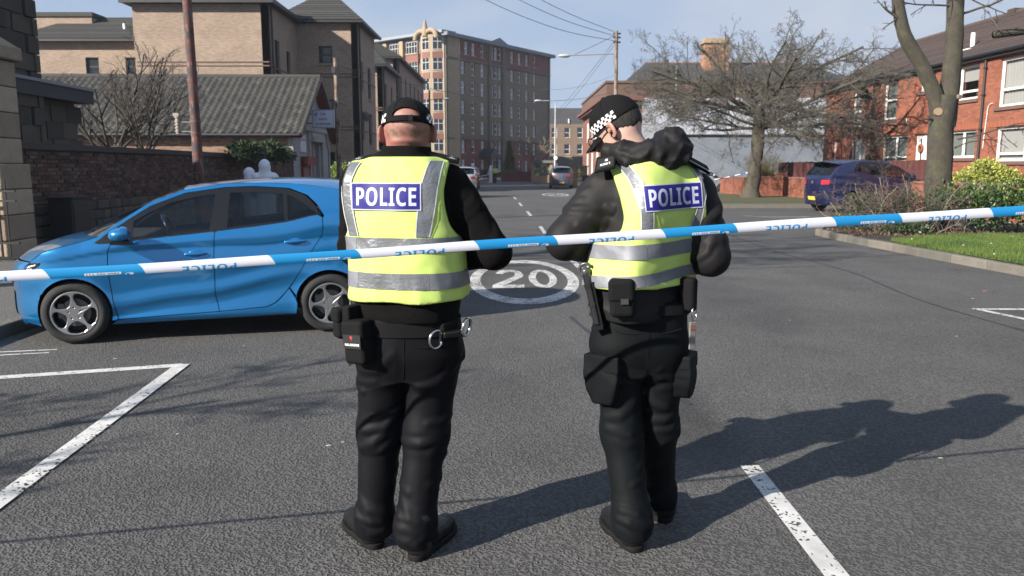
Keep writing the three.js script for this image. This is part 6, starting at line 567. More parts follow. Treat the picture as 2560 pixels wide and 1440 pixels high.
// ---------- the two officers ----------
const clothB = dataTex(256, 256, (u, v) => 0.5 + 0.25 * Math.sin(u * 6.283 * 64) * Math.sin(v * 6.283 * 64) + 0.25 * (vn(u, v, 128, 5) - 0.5), false, [0.12, 0.12]), fleeceB = dataTex(256, 256, (u, v) => vf(u, v, 48, 3, 15), false, [0.12, 0.12]);
const fab = (c, r, o, sp = 0.25) => phys(c, r, { specularIntensity: sp, ...o });
const trouserM = fab([0.0038, 0.0038, 0.0054], 0.6, { bumpMap: clothB, bumpScale: 0.0005 }, 0.25), trouserR = fab([0.0038, 0.005, 0.006], 0.65, { bumpMap: clothB, bumpScale: 0.0005 }, 0.2), fleeceM = fab([0.0045, 0.0042, 0.0044], 0.95, { bumpMap: fleeceB, bumpScale: 0.0016 }, 0.2), shellM = fab([0.0115, 0.011, 0.0118], 0.6, { bumpMap: clothB, bumpScale: 0.0004 }, 0.3), capM = fab([0.006, 0.006, 0.0066], 0.85, { bumpMap: retile(clothB, 0.09, 0.09), bumpScale: 0.001 }, 0.25), leatherM = fab([0.006, 0.006, 0.0065], 0.36, { bumpMap: retile(grainB, 0.1, 0.1), bumpScale: 0.0008 }, 0.7), soleM = fab([0.009, 0.009, 0.009], 0.7, {}), nylonM = fab([0.0058, 0.0058, 0.0066], 0.8, { bumpMap: retile(clothB, 0.07, 0.07), bumpScale: 0.001 }), chromeM = phys([0.62, 0.62, 0.64], 0.16, { metalness: 1 }), plasticB = mat([0.006, 0.006, 0.0065], 0.3);
const hivisM = phys(0xffffff, 0.62, { map: dataTex(512, 512, (u, v) => { const k = 0.9 + 0.16 * vf(u, v, 8, 4, 111); return [0.45 * k, 0.58 * k, 0.15 * k]; }, true, [0.5, 0.5]), bumpMap: clothB, bumpScale: 0.0004, specularIntensity: 0.4 });
const crinkle = dataTex(512, 512, (u, v) => { const a = vf(u, v, 9, 3, 121), b = vf(u + a * 0.12, v * 1.4, 14, 3, 125); return Math.abs(b - 0.5) * 1.6 + 0.2 * a; }, false, [0.4, 0.4]);
const reflM = phys([0.13, 0.138, 0.15], 0.42, { metalness: 0.2, bumpMap: crinkle, bumpScale: 0.0022, clearcoat: 0.5, clearcoatRoughness: 0.16 }), reflDull = mat([0.16, 0.168, 0.19], 0.5, { metalness: 0.25, bumpMap: clothB, bumpScale: 0.0006 }), pipeM = mat([0.4, 0.41, 0.43], 0.5);
const policeT = canvasTex(1024, 400, (x, w, h) => { x.fillStyle = '#a2a5b2'; x.fillRect(0, 0, w, h); x.fillStyle = '#211f6a'; x.fillRect(16, 16, w - 32, h - 32); x.fillStyle = '#a9adbd'; x.font = 'bold 366px sans-serif'; x.textAlign = 'center'; x.textBaseline = 'alphabetic'; x.save(); x.translate(w / 2, 332); const m = x.measureText('POLICE').width; x.scale(920 / m, 1); x.fillText('POLICE', 0, 0); x.restore(); });
const policeM = phys(0xffffff, 0.5, { map: policeT, specularIntensity: 0.4 });
const checkT = canvasTex(1024, 96, (x, w, h) => { x.fillStyle = '#0b0b0c'; x.fillRect(0, 0, w, h); x.fillStyle = '#d5d6d8'; const s = 32; for (let j = 0; j < 3; j++) for (let i = 0; i < w / s; i++) if ((i + j) % 2) x.fillRect(i * s, j * s, s, s); }), checkM = mat(0xffffff, 0.7, { map: checkT });
const ridge = (x, y, z) => 1 - 2 * Math.abs(no(x, y, z));
const table = (rows) => { const f = [1, 2, 3, 4].map((k) => curve1(rows.map((r) => [r[0], r[k]]))); return (y) => f.map((q) => q(y)); };
const trunkSDF = (tb, y0, y1, p = 2.4, yaw = 0) => { const cy = Math.cos(yaw), sy = Math.sin(yaw); return (x, y, z) => { const [cx, cz, a, b] = tb(clamp(y, y0, y1)), dx = (x - cx) * cy - (z - cz) * sy, dz = (x - cx) * sy + (z - cz) * cy, k = Math.pow(Math.pow(Math.abs(dx / a), p) + Math.pow(Math.abs(dz / b), p), 1 / p); const d = (k - 1) * Math.min(a, b), e = Math.max(y - y1, y0 - y); return e > 0 ? Math.max(d, e) : Math.max(d, e * 0.6); }; };
const chain = (pts) => (x, y, z, k = 0.03) => { let d = 1e9; for (let i = 0; i < pts.length - 1; i++) d = smin(d, cap(x, y, z, pts[i], pts[i + 1], pts[i][3], pts[i + 1][3]), k); return d; };
const march = (f, o, d, max = 1.2) => { const p = o.clone(); let t = 0; for (let i = 0; i < 90; i++) { const s = f(p.x, p.y, p.z); if (s < 0.0006) return p; t += Math.max(0.0008, s * 0.6); if (t > max) return null; p.copy(o).addScaledVector(d, t); } return p; };
function sheet(n, m, at, thick = 0.003) { const P = [], U = [], I = []; let bad = 0; const pts = []; for (let j = 0; j <= m; j++) for (let i = 0; i <= n; i++) { const q = at(i / n, j / m); pts.push(q); } const nn = (i, j) => pts[j * (n + 1) + i]; for (let j = 0; j <= m; j++) for (let i = 0; i <= n; i++) { const q = nn(i, j) ?? nn(Math.max(0, i - 1), j) ?? V(0, 0, 0); P.push(q.x, q.y, q.z); U.push(i / n, j / m); } for (let j = 0; j < m; j++) for (let i = 0; i < n; i++) { if (![nn(i, j), nn(i + 1, j), nn(i, j + 1), nn(i + 1, j + 1)].every(Boolean)) continue; const a = j * (n + 1) + i, b = a + 1, c = a + n + 1, d = c + 1; I.push(a, b, c, b, d, c); } const g = new THREE.BufferGeometry(); g.setAttribute('position', new THREE.Float32BufferAttribute(P, 3)); g.setAttribute('uv', new THREE.Float32BufferAttribute(U, 2)); g.setIndex(I); g.computeVertexNormals(); return g; }
// cloth laid on the back of a figure: rows of [y, x left, x right] from bottom to top
const onBack = (f, rows, { n = 16, m = 24, off = 0.003, skew } = {}) => { const xl = curve1(rows.map((r) => [r[0], r[1]])), xr = curve1(rows.map((r) => [r[0], r[2]])), y0 = rows[0][0], y1 = rows.at(-1)[0]; const ff = (x, y, z) => f(x, y, z) - off; return sheet(n, m, (u, v) => { const y = lerp(y0, y1, v); let yy = y; if (skew) yy += skew(u); return march(ff, V(lerp(xl(y), xr(y), u), yy, 0.7), V(0, 0, -1)); }); };
const onRing = (f, y0, y1, a0, a1, cx, { n = 60, m = 5, off = 0.003, dip = () => 0, cz = 0 } = {}) => { const ff = (x, y, z) => f(x, y, z) - off; return sheet(n, m, (u, v) => { const a = lerp(a0, a1, u), d = V(Math.sin(a), 0, Math.cos(a)); return march(ff, V(cx, lerp(y0, y1, v) + dip(a), cz).addScaledVector(d, 0.6), d.clone().negate()); }); };
const planarUV = (g, s = 1) => { const p = g.attributes.position, n = g.attributes.normal, u = new Float32Array(p.count * 2); for (let i = 0; i < p.count; i++) { u[2 * i] = (Math.abs(n.getX(i)) > 0.75 ? p.getZ(i) : p.getX(i)) * s; u[2 * i + 1] = p.getY(i) * s; } g.setAttribute('uv', new THREE.BufferAttribute(u, 2)); return g; };
function headParts(M, o, tone) { // head-frame pieces turned into the figure's frame: skin field, cap, ears, eyes
  const inv = M.clone().invert(), q = V(0, 0, 0); const loc = (x, y, z) => q.set(x, y, z).applyMatrix4(inv);
  const headF = (x, y, z) => { let d = ell(x, y - 0.028, z - 0.014, 0.079 * o.w, 0.101, 0.1); d = smin(d, ell(x, y + 0.05, z + 0.03, 0.06 * o.w, 0.075, 0.072), 0.03); d = smin(d, cap(x, y, z, [0, 0.005, -0.092], [0, -0.028, -0.112], 0.01, 0.015), 0.014); d = smin(d, cap(x, y, z, [-0.02, -0.062, -0.09], [0.02, -0.062, -0.09], 0.01, 0.01), 0.012); d = smin(d, cap(x, y, z, [0, -0.1, -0.075], [0, -0.1, -0.08], 0.02, 0.018), 0.02); d = smin(d, cap(x, y, z, [-0.04, 0.028, -0.082], [0.04, 0.028, -0.082], 0.012, 0.012), 0.02); for (const s of [-1, 1]) d = smax(d, -(Math.hypot(x - s * 0.031, y - 0.008, z + 0.103) - 0.018), 0.012); if (o.fold) d -= 0.007 * Math.exp(-(((y + 0.045) / 0.012) ** 2)) * sst(0.03, 0.08, z) * 1 - 0.006 * Math.exp(-(((y + 0.068) / 0.006) ** 2)) * sst(0.03, 0.08, z); for (const s of [-1, 1]) { const ex = x - s * 0.09 * o.w, ey = y + 0.004, ez = z - 0.012, c = Math.cos(0.55), sn = Math.sin(0.55), tx = s * (s * ex * c - ez * sn), tz = s * ex * sn + ez * c; let e = ell(tx, ey, tz, 0.0095, 0.036, 0.024); e = smax(e, -ell(tx - s * 0.011, ey - 0.003, tz + 0.002, 0.009, 0.024, 0.014), 0.005); d = smin(d, e, 0.008); } return d; };
  const domeF = (x, y, z) => ell(x, y - 0.03, z - 0.01, 0.0885 * o.w, 0.106, 0.112);
  const rimY = (x, z) => o.rim + 0.06 * z * o.rimTilt;
  const capF = (x, y, z) => { let d = domeF(x, y, z) - 0.0012 * Math.cos(Math.atan2(x, z) * 6) * 0; d = smax(d, rimY(x, z) - y, 0.004); if (o.open && z > 0) { const a = Math.hypot(x / 0.05, (y - rimY(0, 0.1) - 0.024) / 0.03); const arch = Math.max((a - 1) * 0.03, rimY(0, 0.1) + 0.024 - y); d = smax(d, -arch, 0.003); } return d; };
  const peakF = (x, y, z) => { const zz = -z - 0.085, yy = y - (o.rim - 0.004 - 6.2 * x * x - 0.42 * Math.max(0, zz)), pl = Math.hypot(x / 0.082, Math.max(0, zz) / 0.078) - 1; return Math.max(Math.abs(yy) - 0.0028, pl * 0.07, -zz - 0.03); };
  const put = (g) => { g.applyMatrix4(M); return g; };
  const out = { skin: (x, y, z) => { const p = loc(x, y, z); return headF(p.x, p.y, p.z); } };
  out.cap = put(netMesh((x, y, z) => capF(x, y, z), [-0.11, -0.06, -0.125], [0.11, 0.15, 0.135], 0.0032)); out.peak = put(netMesh(peakF, [-0.1, -0.1, -0.18], [0.1, 0.05, -0.04], 0.0034));
  const bandAt = (u, v, a0, a1) => { const a = lerp(a0, a1, u), d = V(Math.sin(a), 0, Math.cos(a)), zr = Math.cos(a) * 0.1, y = rimY(0, zr) + lerp(0.004, 0.037, v); return march((x, yy, z) => domeF(x, yy, z) - 0.0022, V(0, y, 0.01).addScaledVector(d, 0.25), d.clone().negate()); };
  out.band = put(sheet(90, 4, (u, v) => bandAt(u, v, o.b0, o.b1))); out.strap = put(sheet(24, 3, (u, v) => { const a = lerp(-0.62, 0.62, u), d = V(Math.sin(a), 0, Math.cos(a)); return march((x, yy, z) => domeF(x, yy, z) - 0.004, V(0, rimY(0, 0.1) + lerp(0.001, 0.022, v), 0.01).addScaledVector(d, 0.25), d.clone().negate()); })); out.buckle = put(join([box(0.012, 0.022, 0.004, 0.018, rimY(0, 0.1) + 0.011, 0.1255), box(0.004, 0.026, 0.003, 0.026, rimY(0, 0.1) + 0.011, 0.1265)])); out.button = put(new THREE.SphereGeometry(0.009, 12, 8).scale(1, 0.5, 1).translate(0, 0.137, 0.01));
  const seams = []; for (let k = 0; k < 6; k++) { const a = (k / 6) * 6.283 + 0.52, pts = []; for (let i = 0; i <= 12; i++) { const e = lerp(0.12, 1.45, i / 12), d = V(Math.sin(a) * Math.cos(e), Math.sin(e), Math.cos(a) * Math.cos(e)), p = V(d.x * 0.0885 * o.w, 0.03 + d.y * 0.106, 0.01 + d.z * 0.112); if (p.y > rimY(p.x, p.z) + 0.04) pts.push(p.addScaledVector(d, 0.0004)); } if (pts.length > 2) seams.push(tube(pts, 0.0016, 14, 5)); } out.seams = put(join(seams));
  out.eyes = [-1, 1].map((s) => put(new THREE.SphereGeometry(0.0125, 16, 10).translate(s * 0.031, 0.006, -0.0815))); out.iris = [-1, 1].map((s) => put(new THREE.SphereGeometry(0.0068, 12, 8).scale(1, 1, 0.4).translate(s * 0.031, 0.006, -0.0925)));
  out.hairF = (x, y, z) => { let d = ell(x, y - 0.026, z - 0.016, 0.081 * o.w, 0.104, 0.1015); d -= 0.0022 * ridge(x * 60, y * 18, z * 60); d = smax(d, -0.052 - y + 0.028 * Math.cos(x * 26), 0.006); d = smax(d, -z - 0.02 - 0.5 * Math.max(0, y - 0.02), 0.01); return d; }; out.put = put; out.M = M; return out;
}
function handGeo(P, dirF, dirUp, side) { // relaxed, slightly closed hand; P wrist, dirF toward the knuckles, dirUp out of the back of the hand
  const z = dirF.clone().normalize(), y = dirUp.clone().addScaledVector(z, -dirUp.dot(z)).normalize(), x = y.clone().cross(z); const M = new THREE.Matrix4().makeBasis(x, y, z).setPosition(P);
  const F = []; for (let k = 0; k < 4; k++) { const bx_ = (k - 1.5) * 0.0205, L = [0.042, 0.047, 0.044, 0.034][k], r = [0.0092, 0.0096, 0.009, 0.008][k]; const a = [bx_, 0.004, 0.092], b = [bx_ * 1.02, -0.012, 0.092 + L * 0.85], c = [bx_ * 1.02, -0.04, 0.092 + L * 0.95], d = [bx_, -0.058, 0.092 + L * 0.55]; F.push([a, b, c, d, r]); }
  const f = (x_, y_, z_) => { let d = cap(x_, y_, z_, [0, 0, -0.05], [0, 0, 0.01], 0.028, 0.027); d = smin(d, ell(x_, y_, z_ - 0.052, 0.043, 0.018, 0.05), 0.02); for (const [a, b, c, e, r] of F) { let q = cap(x_, y_, z_, a, b, r * 1.05, r); q = smin(q, cap(x_, y_, z_, b, c, r, r * 0.95), 0.005); q = smin(q, cap(x_, y_, z_, c, e, r * 0.95, r * 0.85), 0.005); d = smin(d, q, 0.006); } let t = cap(x_, y_, z_, [side * 0.028, -0.004, 0.022], [side * 0.052, -0.014, 0.055], 0.0125, 0.0105); t = smin(t, cap(x_, y_, z_, [side * 0.052, -0.014, 0.055], [side * 0.04, -0.03, 0.086], 0.0105, 0.0088), 0.005); return smin(d, t, 0.009); };
  return netMesh(f, [-0.08, -0.085, -0.09], [0.08, 0.05, 0.16], 0.0042).applyMatrix4(M);
}
function bootGeo(heel, toe, parent, label) { const d = V(toe[0] - heel[0], 0, toe[1] - heel[1]), L = d.length(), a = Math.atan2(-d.x, -d.z); const f = (x, y, z) => { const zz = z + L / 2 - 0.02, w = 0.046 - 0.006 * Math.cos((z / L) * 6.283); let s = cap(x, (y - 0.045) * 0.9, z, [0, 0, -0.045], [0.0, 0, -L + 0.05], 0.041, 0.037); s = smin(s, cap(x, y, z, [0, 0.06, -0.05], [0, 0.16, -0.05], 0.043, 0.05), 0.035); s = smin(s, cap(x, y, z, [0, 0.075, -0.08], [0, 0.05, -L * 0.62], 0.034, 0.03), 0.03); s -= 0.0015 * ridge(x * 20, y * 30, z * 30); return smax(s, 0.018 - y, 0.004); }; const so = (x, y, z) => { const k = z + L / 2, w = 0.047 + 0.004 * sst(-0.02, -L, z) - (z > -L * 0.55 && z < -0.07 ? 0.005 : 0); return Math.max((Math.pow(Math.pow(Math.abs(x) / w, 2.6) + Math.pow(Math.abs(k) / (L / 2 + 0.006), 3.2), 1 / 2.8) - 1) * 0.05, Math.abs(y - 0.013) - 0.013); }; const put = (g) => g.scale(1.14, 1, 1).rotateY(a).translate(heel[0], 0, heel[1]); const o = mesh('boot', put(netMesh(f, [-0.08, -0.01, -L - 0.03], [0.08, 0.22, 0.03], 0.006)), leatherM, parent); mesh('sole', put(netMesh(so, [-0.08, -0.02, -L - 0.03], [0.08, 0.05, 0.03], 0.0055)), soleM, o); const lc = []; for (let k = 0; k < 4; k++) lc.push(tube([V(-0.022, 0.088 - k * 0.008, -0.105 - k * 0.022), V(0, 0.1 - k * 0.01, -0.107 - k * 0.022), V(0.022, 0.088 - k * 0.008, -0.105 - k * 0.022)], 0.0028, 8, 5)); mesh('laces', put(join(lc)), soleM, o); return o; }
const skinMat = (c) => mat(0xffffff, 0.5, { vertexColors: true, bumpMap: retile(grainB, 0.06, 0.06), bumpScale: 0.0006 });
function skinColour(g, fn) { const p = g.attributes.position, c = new Float32Array(p.count * 3); for (let i = 0; i < p.count; i++) { const q = fn(p.getX(i), p.getY(i), p.getZ(i)); c.set(q, i * 3); } g.setAttribute('color', new THREE.BufferAttribute(c, 3)); return g; }
function figure(o) {
  const t = thing(o.name, o.label, 'person', o.pos);
  const torso = trunkSDF(table(o.torso), o.torso[0][0], o.torso.at(-1)[0], o.p ?? 2.6, o.yaw ?? 0), armL = chain(o.armL), armR = chain(o.armR), shL = (x, y, z) => cap(x, y, z, o.armL[0], [lerp(o.armL[0][0], o.armL[1][0], 0.22), lerp(o.armL[0][1], o.armL[1][1], 0.22), o.armL[0][2]], o.armL[0][3], o.armL[0][3]), shR = (x, y, z) => cap(x, y, z, o.armR[0], [lerp(o.armR[0][0], o.armR[1][0], 0.22), lerp(o.armR[0][1], o.armR[1][1], 0.22), o.armR[0][2]], o.armR[0][3], o.armR[0][3]);
  seed = o.seed; const mkFolds = (l, n0) => { const at = curve1([...l].reverse().map((p) => [p[1], p[0]])), az = curve1([...l].reverse().map((p) => [p[1], p[2]])), ar = curve1([...l].reverse().map((p) => [p[1], p[3]])), out = []; const P = (y, f) => [at(y) + ar(y) * Math.sin(f), y, az(y) + ar(y) * Math.cos(f)]; for (const [y0, y1, n, amp, ln] of [[0.4, 0.6, 5, 0.0105, 0.1], [0.07, 0.2, 4, 0.0105, 0.09], [0.66, 0.8, 3, 0.01, 0.12], [0.24, 0.36, 2, 0.008, 0.1]]) for (let k = 0; k < n; k++) { const y = lerp(y0, y1, (k + rnd()) / n), f = rr(-1.3, 1.3), df = rr(1.3, 2.4) * (rnd() < 0.5 ? -1 : 1), dy = rr(0.03, 0.11) * (rnd() < 0.7 ? 1 : -1); out.push({ a: P(y, f), b: P(y + dy, f + df), m: P(y + dy * 0.2, f + df * 0.5), amp: amp * rr(0.6, 1.2), w: rr(0.009, 0.015) }); } return out; }; const folds = o.legs.flatMap(mkFolds), armFolds = [o.armL, o.armR].flatMap((A) => { const out = [], e = V(A[1][0], A[1][1], A[1][2]), r = A[1][3]; for (let k = 0; k < 16; k++) { const up = rnd() < 0.6, q = up ? A[0] : A[2], t = rr(0.0, 0.85), c = e.clone().lerp(V(q[0], q[1], q[2]), t), ax = V(q[0], q[1], q[2]).sub(e).normalize(), s1 = ax.clone().cross(V(0, 0, 1)).normalize(), s2 = ax.clone().cross(s1), f = rr(0, 6.28), df = rr(1.0, 2.2), R_ = lerp(r, q[3], t), pt = (g, w) => { const p = c.clone().addScaledVector(s1, Math.cos(g) * R_).addScaledVector(s2, Math.sin(g) * R_).addScaledVector(ax, w); return [p.x, p.y, p.z]; }; out.push({ a: pt(f, 0), m: pt(f + df * 0.5, 0.015), b: pt(f + df, 0.075), amp: o.fold * rr(0.8, 1.5), w: rr(0.01, 0.016) }); } return out; }); const crease = (list, x, y, z) => { let q = 0; for (const f of list) { if (Math.abs(y - f.m[1]) > 0.13) continue; const dd = Math.min(cap(x, y, z, f.a, f.m, 0, 0), cap(x, y, z, f.m, f.b, 0, 0)); if (dd < 0.06) q += f.amp * clamp(1.1 - (Math.hypot(x - f.m[0], y - f.m[1], z - f.m[2]) / (0.02 + 0.56 * Math.hypot(f.a[0] - f.b[0], f.a[1] - f.b[1], f.a[2] - f.b[2]))) ** 2) * (Math.exp(-dd / f.w) * 1.5 - 0.3 * Math.exp(-(((dd - f.w * 2) / f.w) ** 2))); } return q; };
  const legs = o.legs.map((l) => chain(l)), hip = trunkSDF(table(o.hip), o.hip[0][0], o.hip.at(-1)[0], 2.3);
  const elb = [o.armL[1], o.armR[1]];
  const upper = (x, y, z) => { let d = smin(torso(x, y, z), Math.min(armL(x, y, z), armR(x, y, z)), 0.045); return d; };
  const snap = (list, F) => { for (const f of list) for (const p of [f.a, f.m, f.b]) for (let i = 0; i < 4; i++) { const d = F(...p), h = 0.002, n = V(F(p[0] + h, p[1], p[2]) - d, F(p[0], p[1] + h, p[2]) - d, F(p[0], p[1], p[2] + h) - d).normalize(); p[0] -= n.x * d; p[1] -= n.y * d; p[2] -= n.z * d; } }; snap(armFolds, upper);
  const legBase = (x, y, z) => smin(smin(legs[0](x, y, z, 0.06), legs[1](x, y, z, 0.06), 0.012), hip(x, y, z), 0.07); snap(folds, legBase);
  const top = (x, y, z) => { let d = upper(x, y, z); if (Math.abs(d) < 0.05) { let k = 0; for (const e of elb) { const r = Math.hypot(x - e[0], y - e[1], z - e[2]); k += Math.exp(-((r / 0.13) ** 2)); } d -= crease(armFolds, x, y, z) + o.fold * (0.45 * no(x * 7, y * 7, z * 7) * (0.5 + k) + 0.22 * no(x * 18, y * 20, z * 18)); d -= o.fold * 0.9 * ridge(x * 3, y * 16, z * 3) * sst(o.hem + 0.14, o.hem + 0.02, y); } return smax(d, o.hem + 0.008 * no(x * 6, 1, z * 6) - y, 0.008); };
  mesh(o.topName, netMesh(top, [-0.52, o.hem - 0.03, -0.48], [0.52, 1.74, 0.28], 0.0075), o.topM, t);
  const trou = (x, y, z) => { let d = smin(legs[0](x, y, z, 0.06), legs[1](x, y, z, 0.06), 0.012); d = smin(d, hip(x, y, z), 0.07); if (Math.abs(d) < 0.05) { const kn = Math.exp(-(((y - 0.5) / 0.15) ** 2)), an = Math.exp(-(((y - 0.13) / 0.12) ** 2)), se = Math.exp(-(((y - 0.74) / 0.1) ** 2)), sg = x < (o.split ?? 0) ? 1 : -1; d -= crease(folds, x, y, z) + 0.004 * (0.4 + kn) * no(x * 5 + sg * 3, y * 4, z * 5) + 0.003 * an * ridge(x * 5, y * 13 + sg * x * 6, z * 5 + sg) + 0.003 * ridge(x * 6 + 5, y * 2.5 + sg * x * 4, z * 6); } d = smax(d, o.cuff + 0.012 * no(x * 9, 2, z * 9) - y, 0.006); return smax(d, y - o.waist, 0.006); };
  const tr = mesh('trousers', netMesh(trou, [-0.34, 0, -0.3], [0.34, o.waist + 0.03, 0.3], 0.0056), o.trouM, t);
  // body under the clothes, head and hands: one skin
  const H = headParts(o.headM, o.head); const neckF = (x, y, z) => cap(x, y, z, o.neck[0], o.neck[1], o.neck[0][3], o.neck[1][3]);
  const bodyF = (x, y, z) => { let d = upper(x, y, z) + 0.02; d = smin(d, Math.min(legs[0](x, y, z), legs[1](x, y, z), hip(x, y, z)) + 0.025, 0.02); return smax(d, 0.09 - y, 0.01); };
  const headF = (x, y, z) => smin(H.skin(x, y, z), neckF(x, y, z), 0.03), hc = V(0, 0, 0).applyMatrix4(o.headM);
  const hands = [[o.armL, -1, o.handUp?.[0]], [o.armR, 1, o.handUp?.[1]]].map(([a, s, up]) => { const w = a.at(-1), e = a.at(-2), d = V(w[0] - e[0], w[1] - e[1], w[2] - e[2]).normalize(); return handGeo(V(w[0], w[1], w[2]).addScaledVector(d, 0.035), d, V(0, 1, -0.3), -s); });
  const hg = netMesh(headF, [hc.x - 0.17, hc.y - 0.22, hc.z - 0.17], [hc.x + 0.17, hc.y + 0.16, hc.z + 0.19], 0.0042), bg = netMesh(bodyF, [-0.5, 0.07, -0.46], [0.5, 1.66, 0.26], 0.014);
  const inv = o.headM.clone().invert(), q = V(0, 0, 0); const all = join([bg, hg, ...hands].map((g) => g)); skinColour(all, (x, y, z) => { q.set(x, y, z).applyMatrix4(inv); return o.skin(q.x, q.y, q.z, x, y, z); }); planarUV(all); mesh('body', all, skinMat(), t);
  const cp = mesh('cap', H.cap, capM, t); mesh('peak', H.peak, capM, cp); mesh('chequered_band', H.band, checkM, cp); if (o.head.open) { mesh('strap', H.strap, nylonM, cp); mesh('buckle', H.buckle, plasticB, cp); } mesh('button', H.button, capM, cp); mesh('seams', H.seams, capM, cp); H.eyes.forEach((g, i) => { const e = mesh('eye', g, mat([0.7, 0.68, 0.66], 0.3), t); mesh('iris', H.iris[i], mat([0.05, 0.06, 0.07], 0.2), e); });
  o.boots.forEach(([h, q2]) => bootGeo(h, q2, t));
  // high-visibility vest over it
  const vb = (x, y, z) => { let d = smin(smin(torso(x, y, z), shL(x, y, z), 0.045), shR(x, y, z), 0.045); if (Math.abs(d) < 0.06) { d -= 0.0045 * o.vestFold * (ridge(x * 5 + 2, y * 7 + x * 4, z * 5) * 0.8 + 0.4 * no(x * 14, y * 16, z * 10) + 0.8 * ridge(x * 9, y * 3.5, z * 3) * sst(1.3, 1.1, y)); d -= 0.013 + 0.004 * sst(1.16, o.vest.y0, y); } return d; };
  const xl = curve1(o.vest.xl), xr = curve1(o.vest.xr); const vest = (x, y, z) => { let d = vb(x, y, z); if (d > 0.1) return d; d = smax(d, xl(y) - x, 0.006); d = smax(d, x - xr(y), 0.006); d = smax(d, o.vest.y0 + 0.01 * no(x * 7, 4, z * 7) + (o.vest.lean ?? 0) * x - y, 0.007); d = smax(d, y - o.vest.top, 0.006); d = smax(d, -(cap(x, y, z, [o.vest.neck[0], o.vest.neck[1], o.vest.neck[2]], [o.vest.neck[0], o.vest.neck[1] + 0.2, o.vest.neck[2] - 0.02], o.vest.neck[3], o.vest.neck[3] * 1.2)), 0.006); return d; };
  const vs = mesh('hi_vis_vest', planarUV(netMesh(vest, [-0.34, o.vest.y0 - 0.04, -0.3], [0.34, 1.68, 0.3], 0.0062)), hivisM, t); const VF = vest;
  const stripM = (g, m, n = 'reflective_strip') => mesh(n, planarUV(g), m, vs);
  for (const s of o.strips) { stripM(onBack(VF, s.rows, { n: 8, m: 34, off: 0.0028 }), s.m ?? reflM); for (const side of [1, 2]) { const e = 0.0022; stripM(onBack(VF, s.rows.map((r) => [r[0], r[side] - e, r[side] + e]), { n: 2, m: 34, off: 0.0042 }), pipeM, 'piping'); } }
  for (const r of o.rings) for (const [a0, a1, m] of r.parts) stripM(onRing(VF, r.y0, r.y1, a0, a1, o.vest.cx, { dip: r.dip, off: 0.0028, n: 50, m: 6 }), m);
  { const P = o.panel; const g = onBack(VF, [[P.y0, P.x0, P.x1], [P.y1, P.x0 + (P.dx ?? 0), P.x1 + (P.dx ?? 0)]], { n: 40, m: 18, off: 0.0062, skew: (u) => (u - 0.5) * (P.tilt ?? 0) }); mesh('police_panel', g, policeM, vs); }
  return { t, vest: VF, top, trou, vs, H };
}
const sw = (a, b, t) => [0, 1, 2].map((i) => lerp(a[i], b[i], t));
const hmat = (x, y, z, rx, ry, rz) => new THREE.Matrix4().makeRotationFromEuler(new THREE.Euler(rx, ry, rz, 'YXZ')).setPosition(x, y, z);
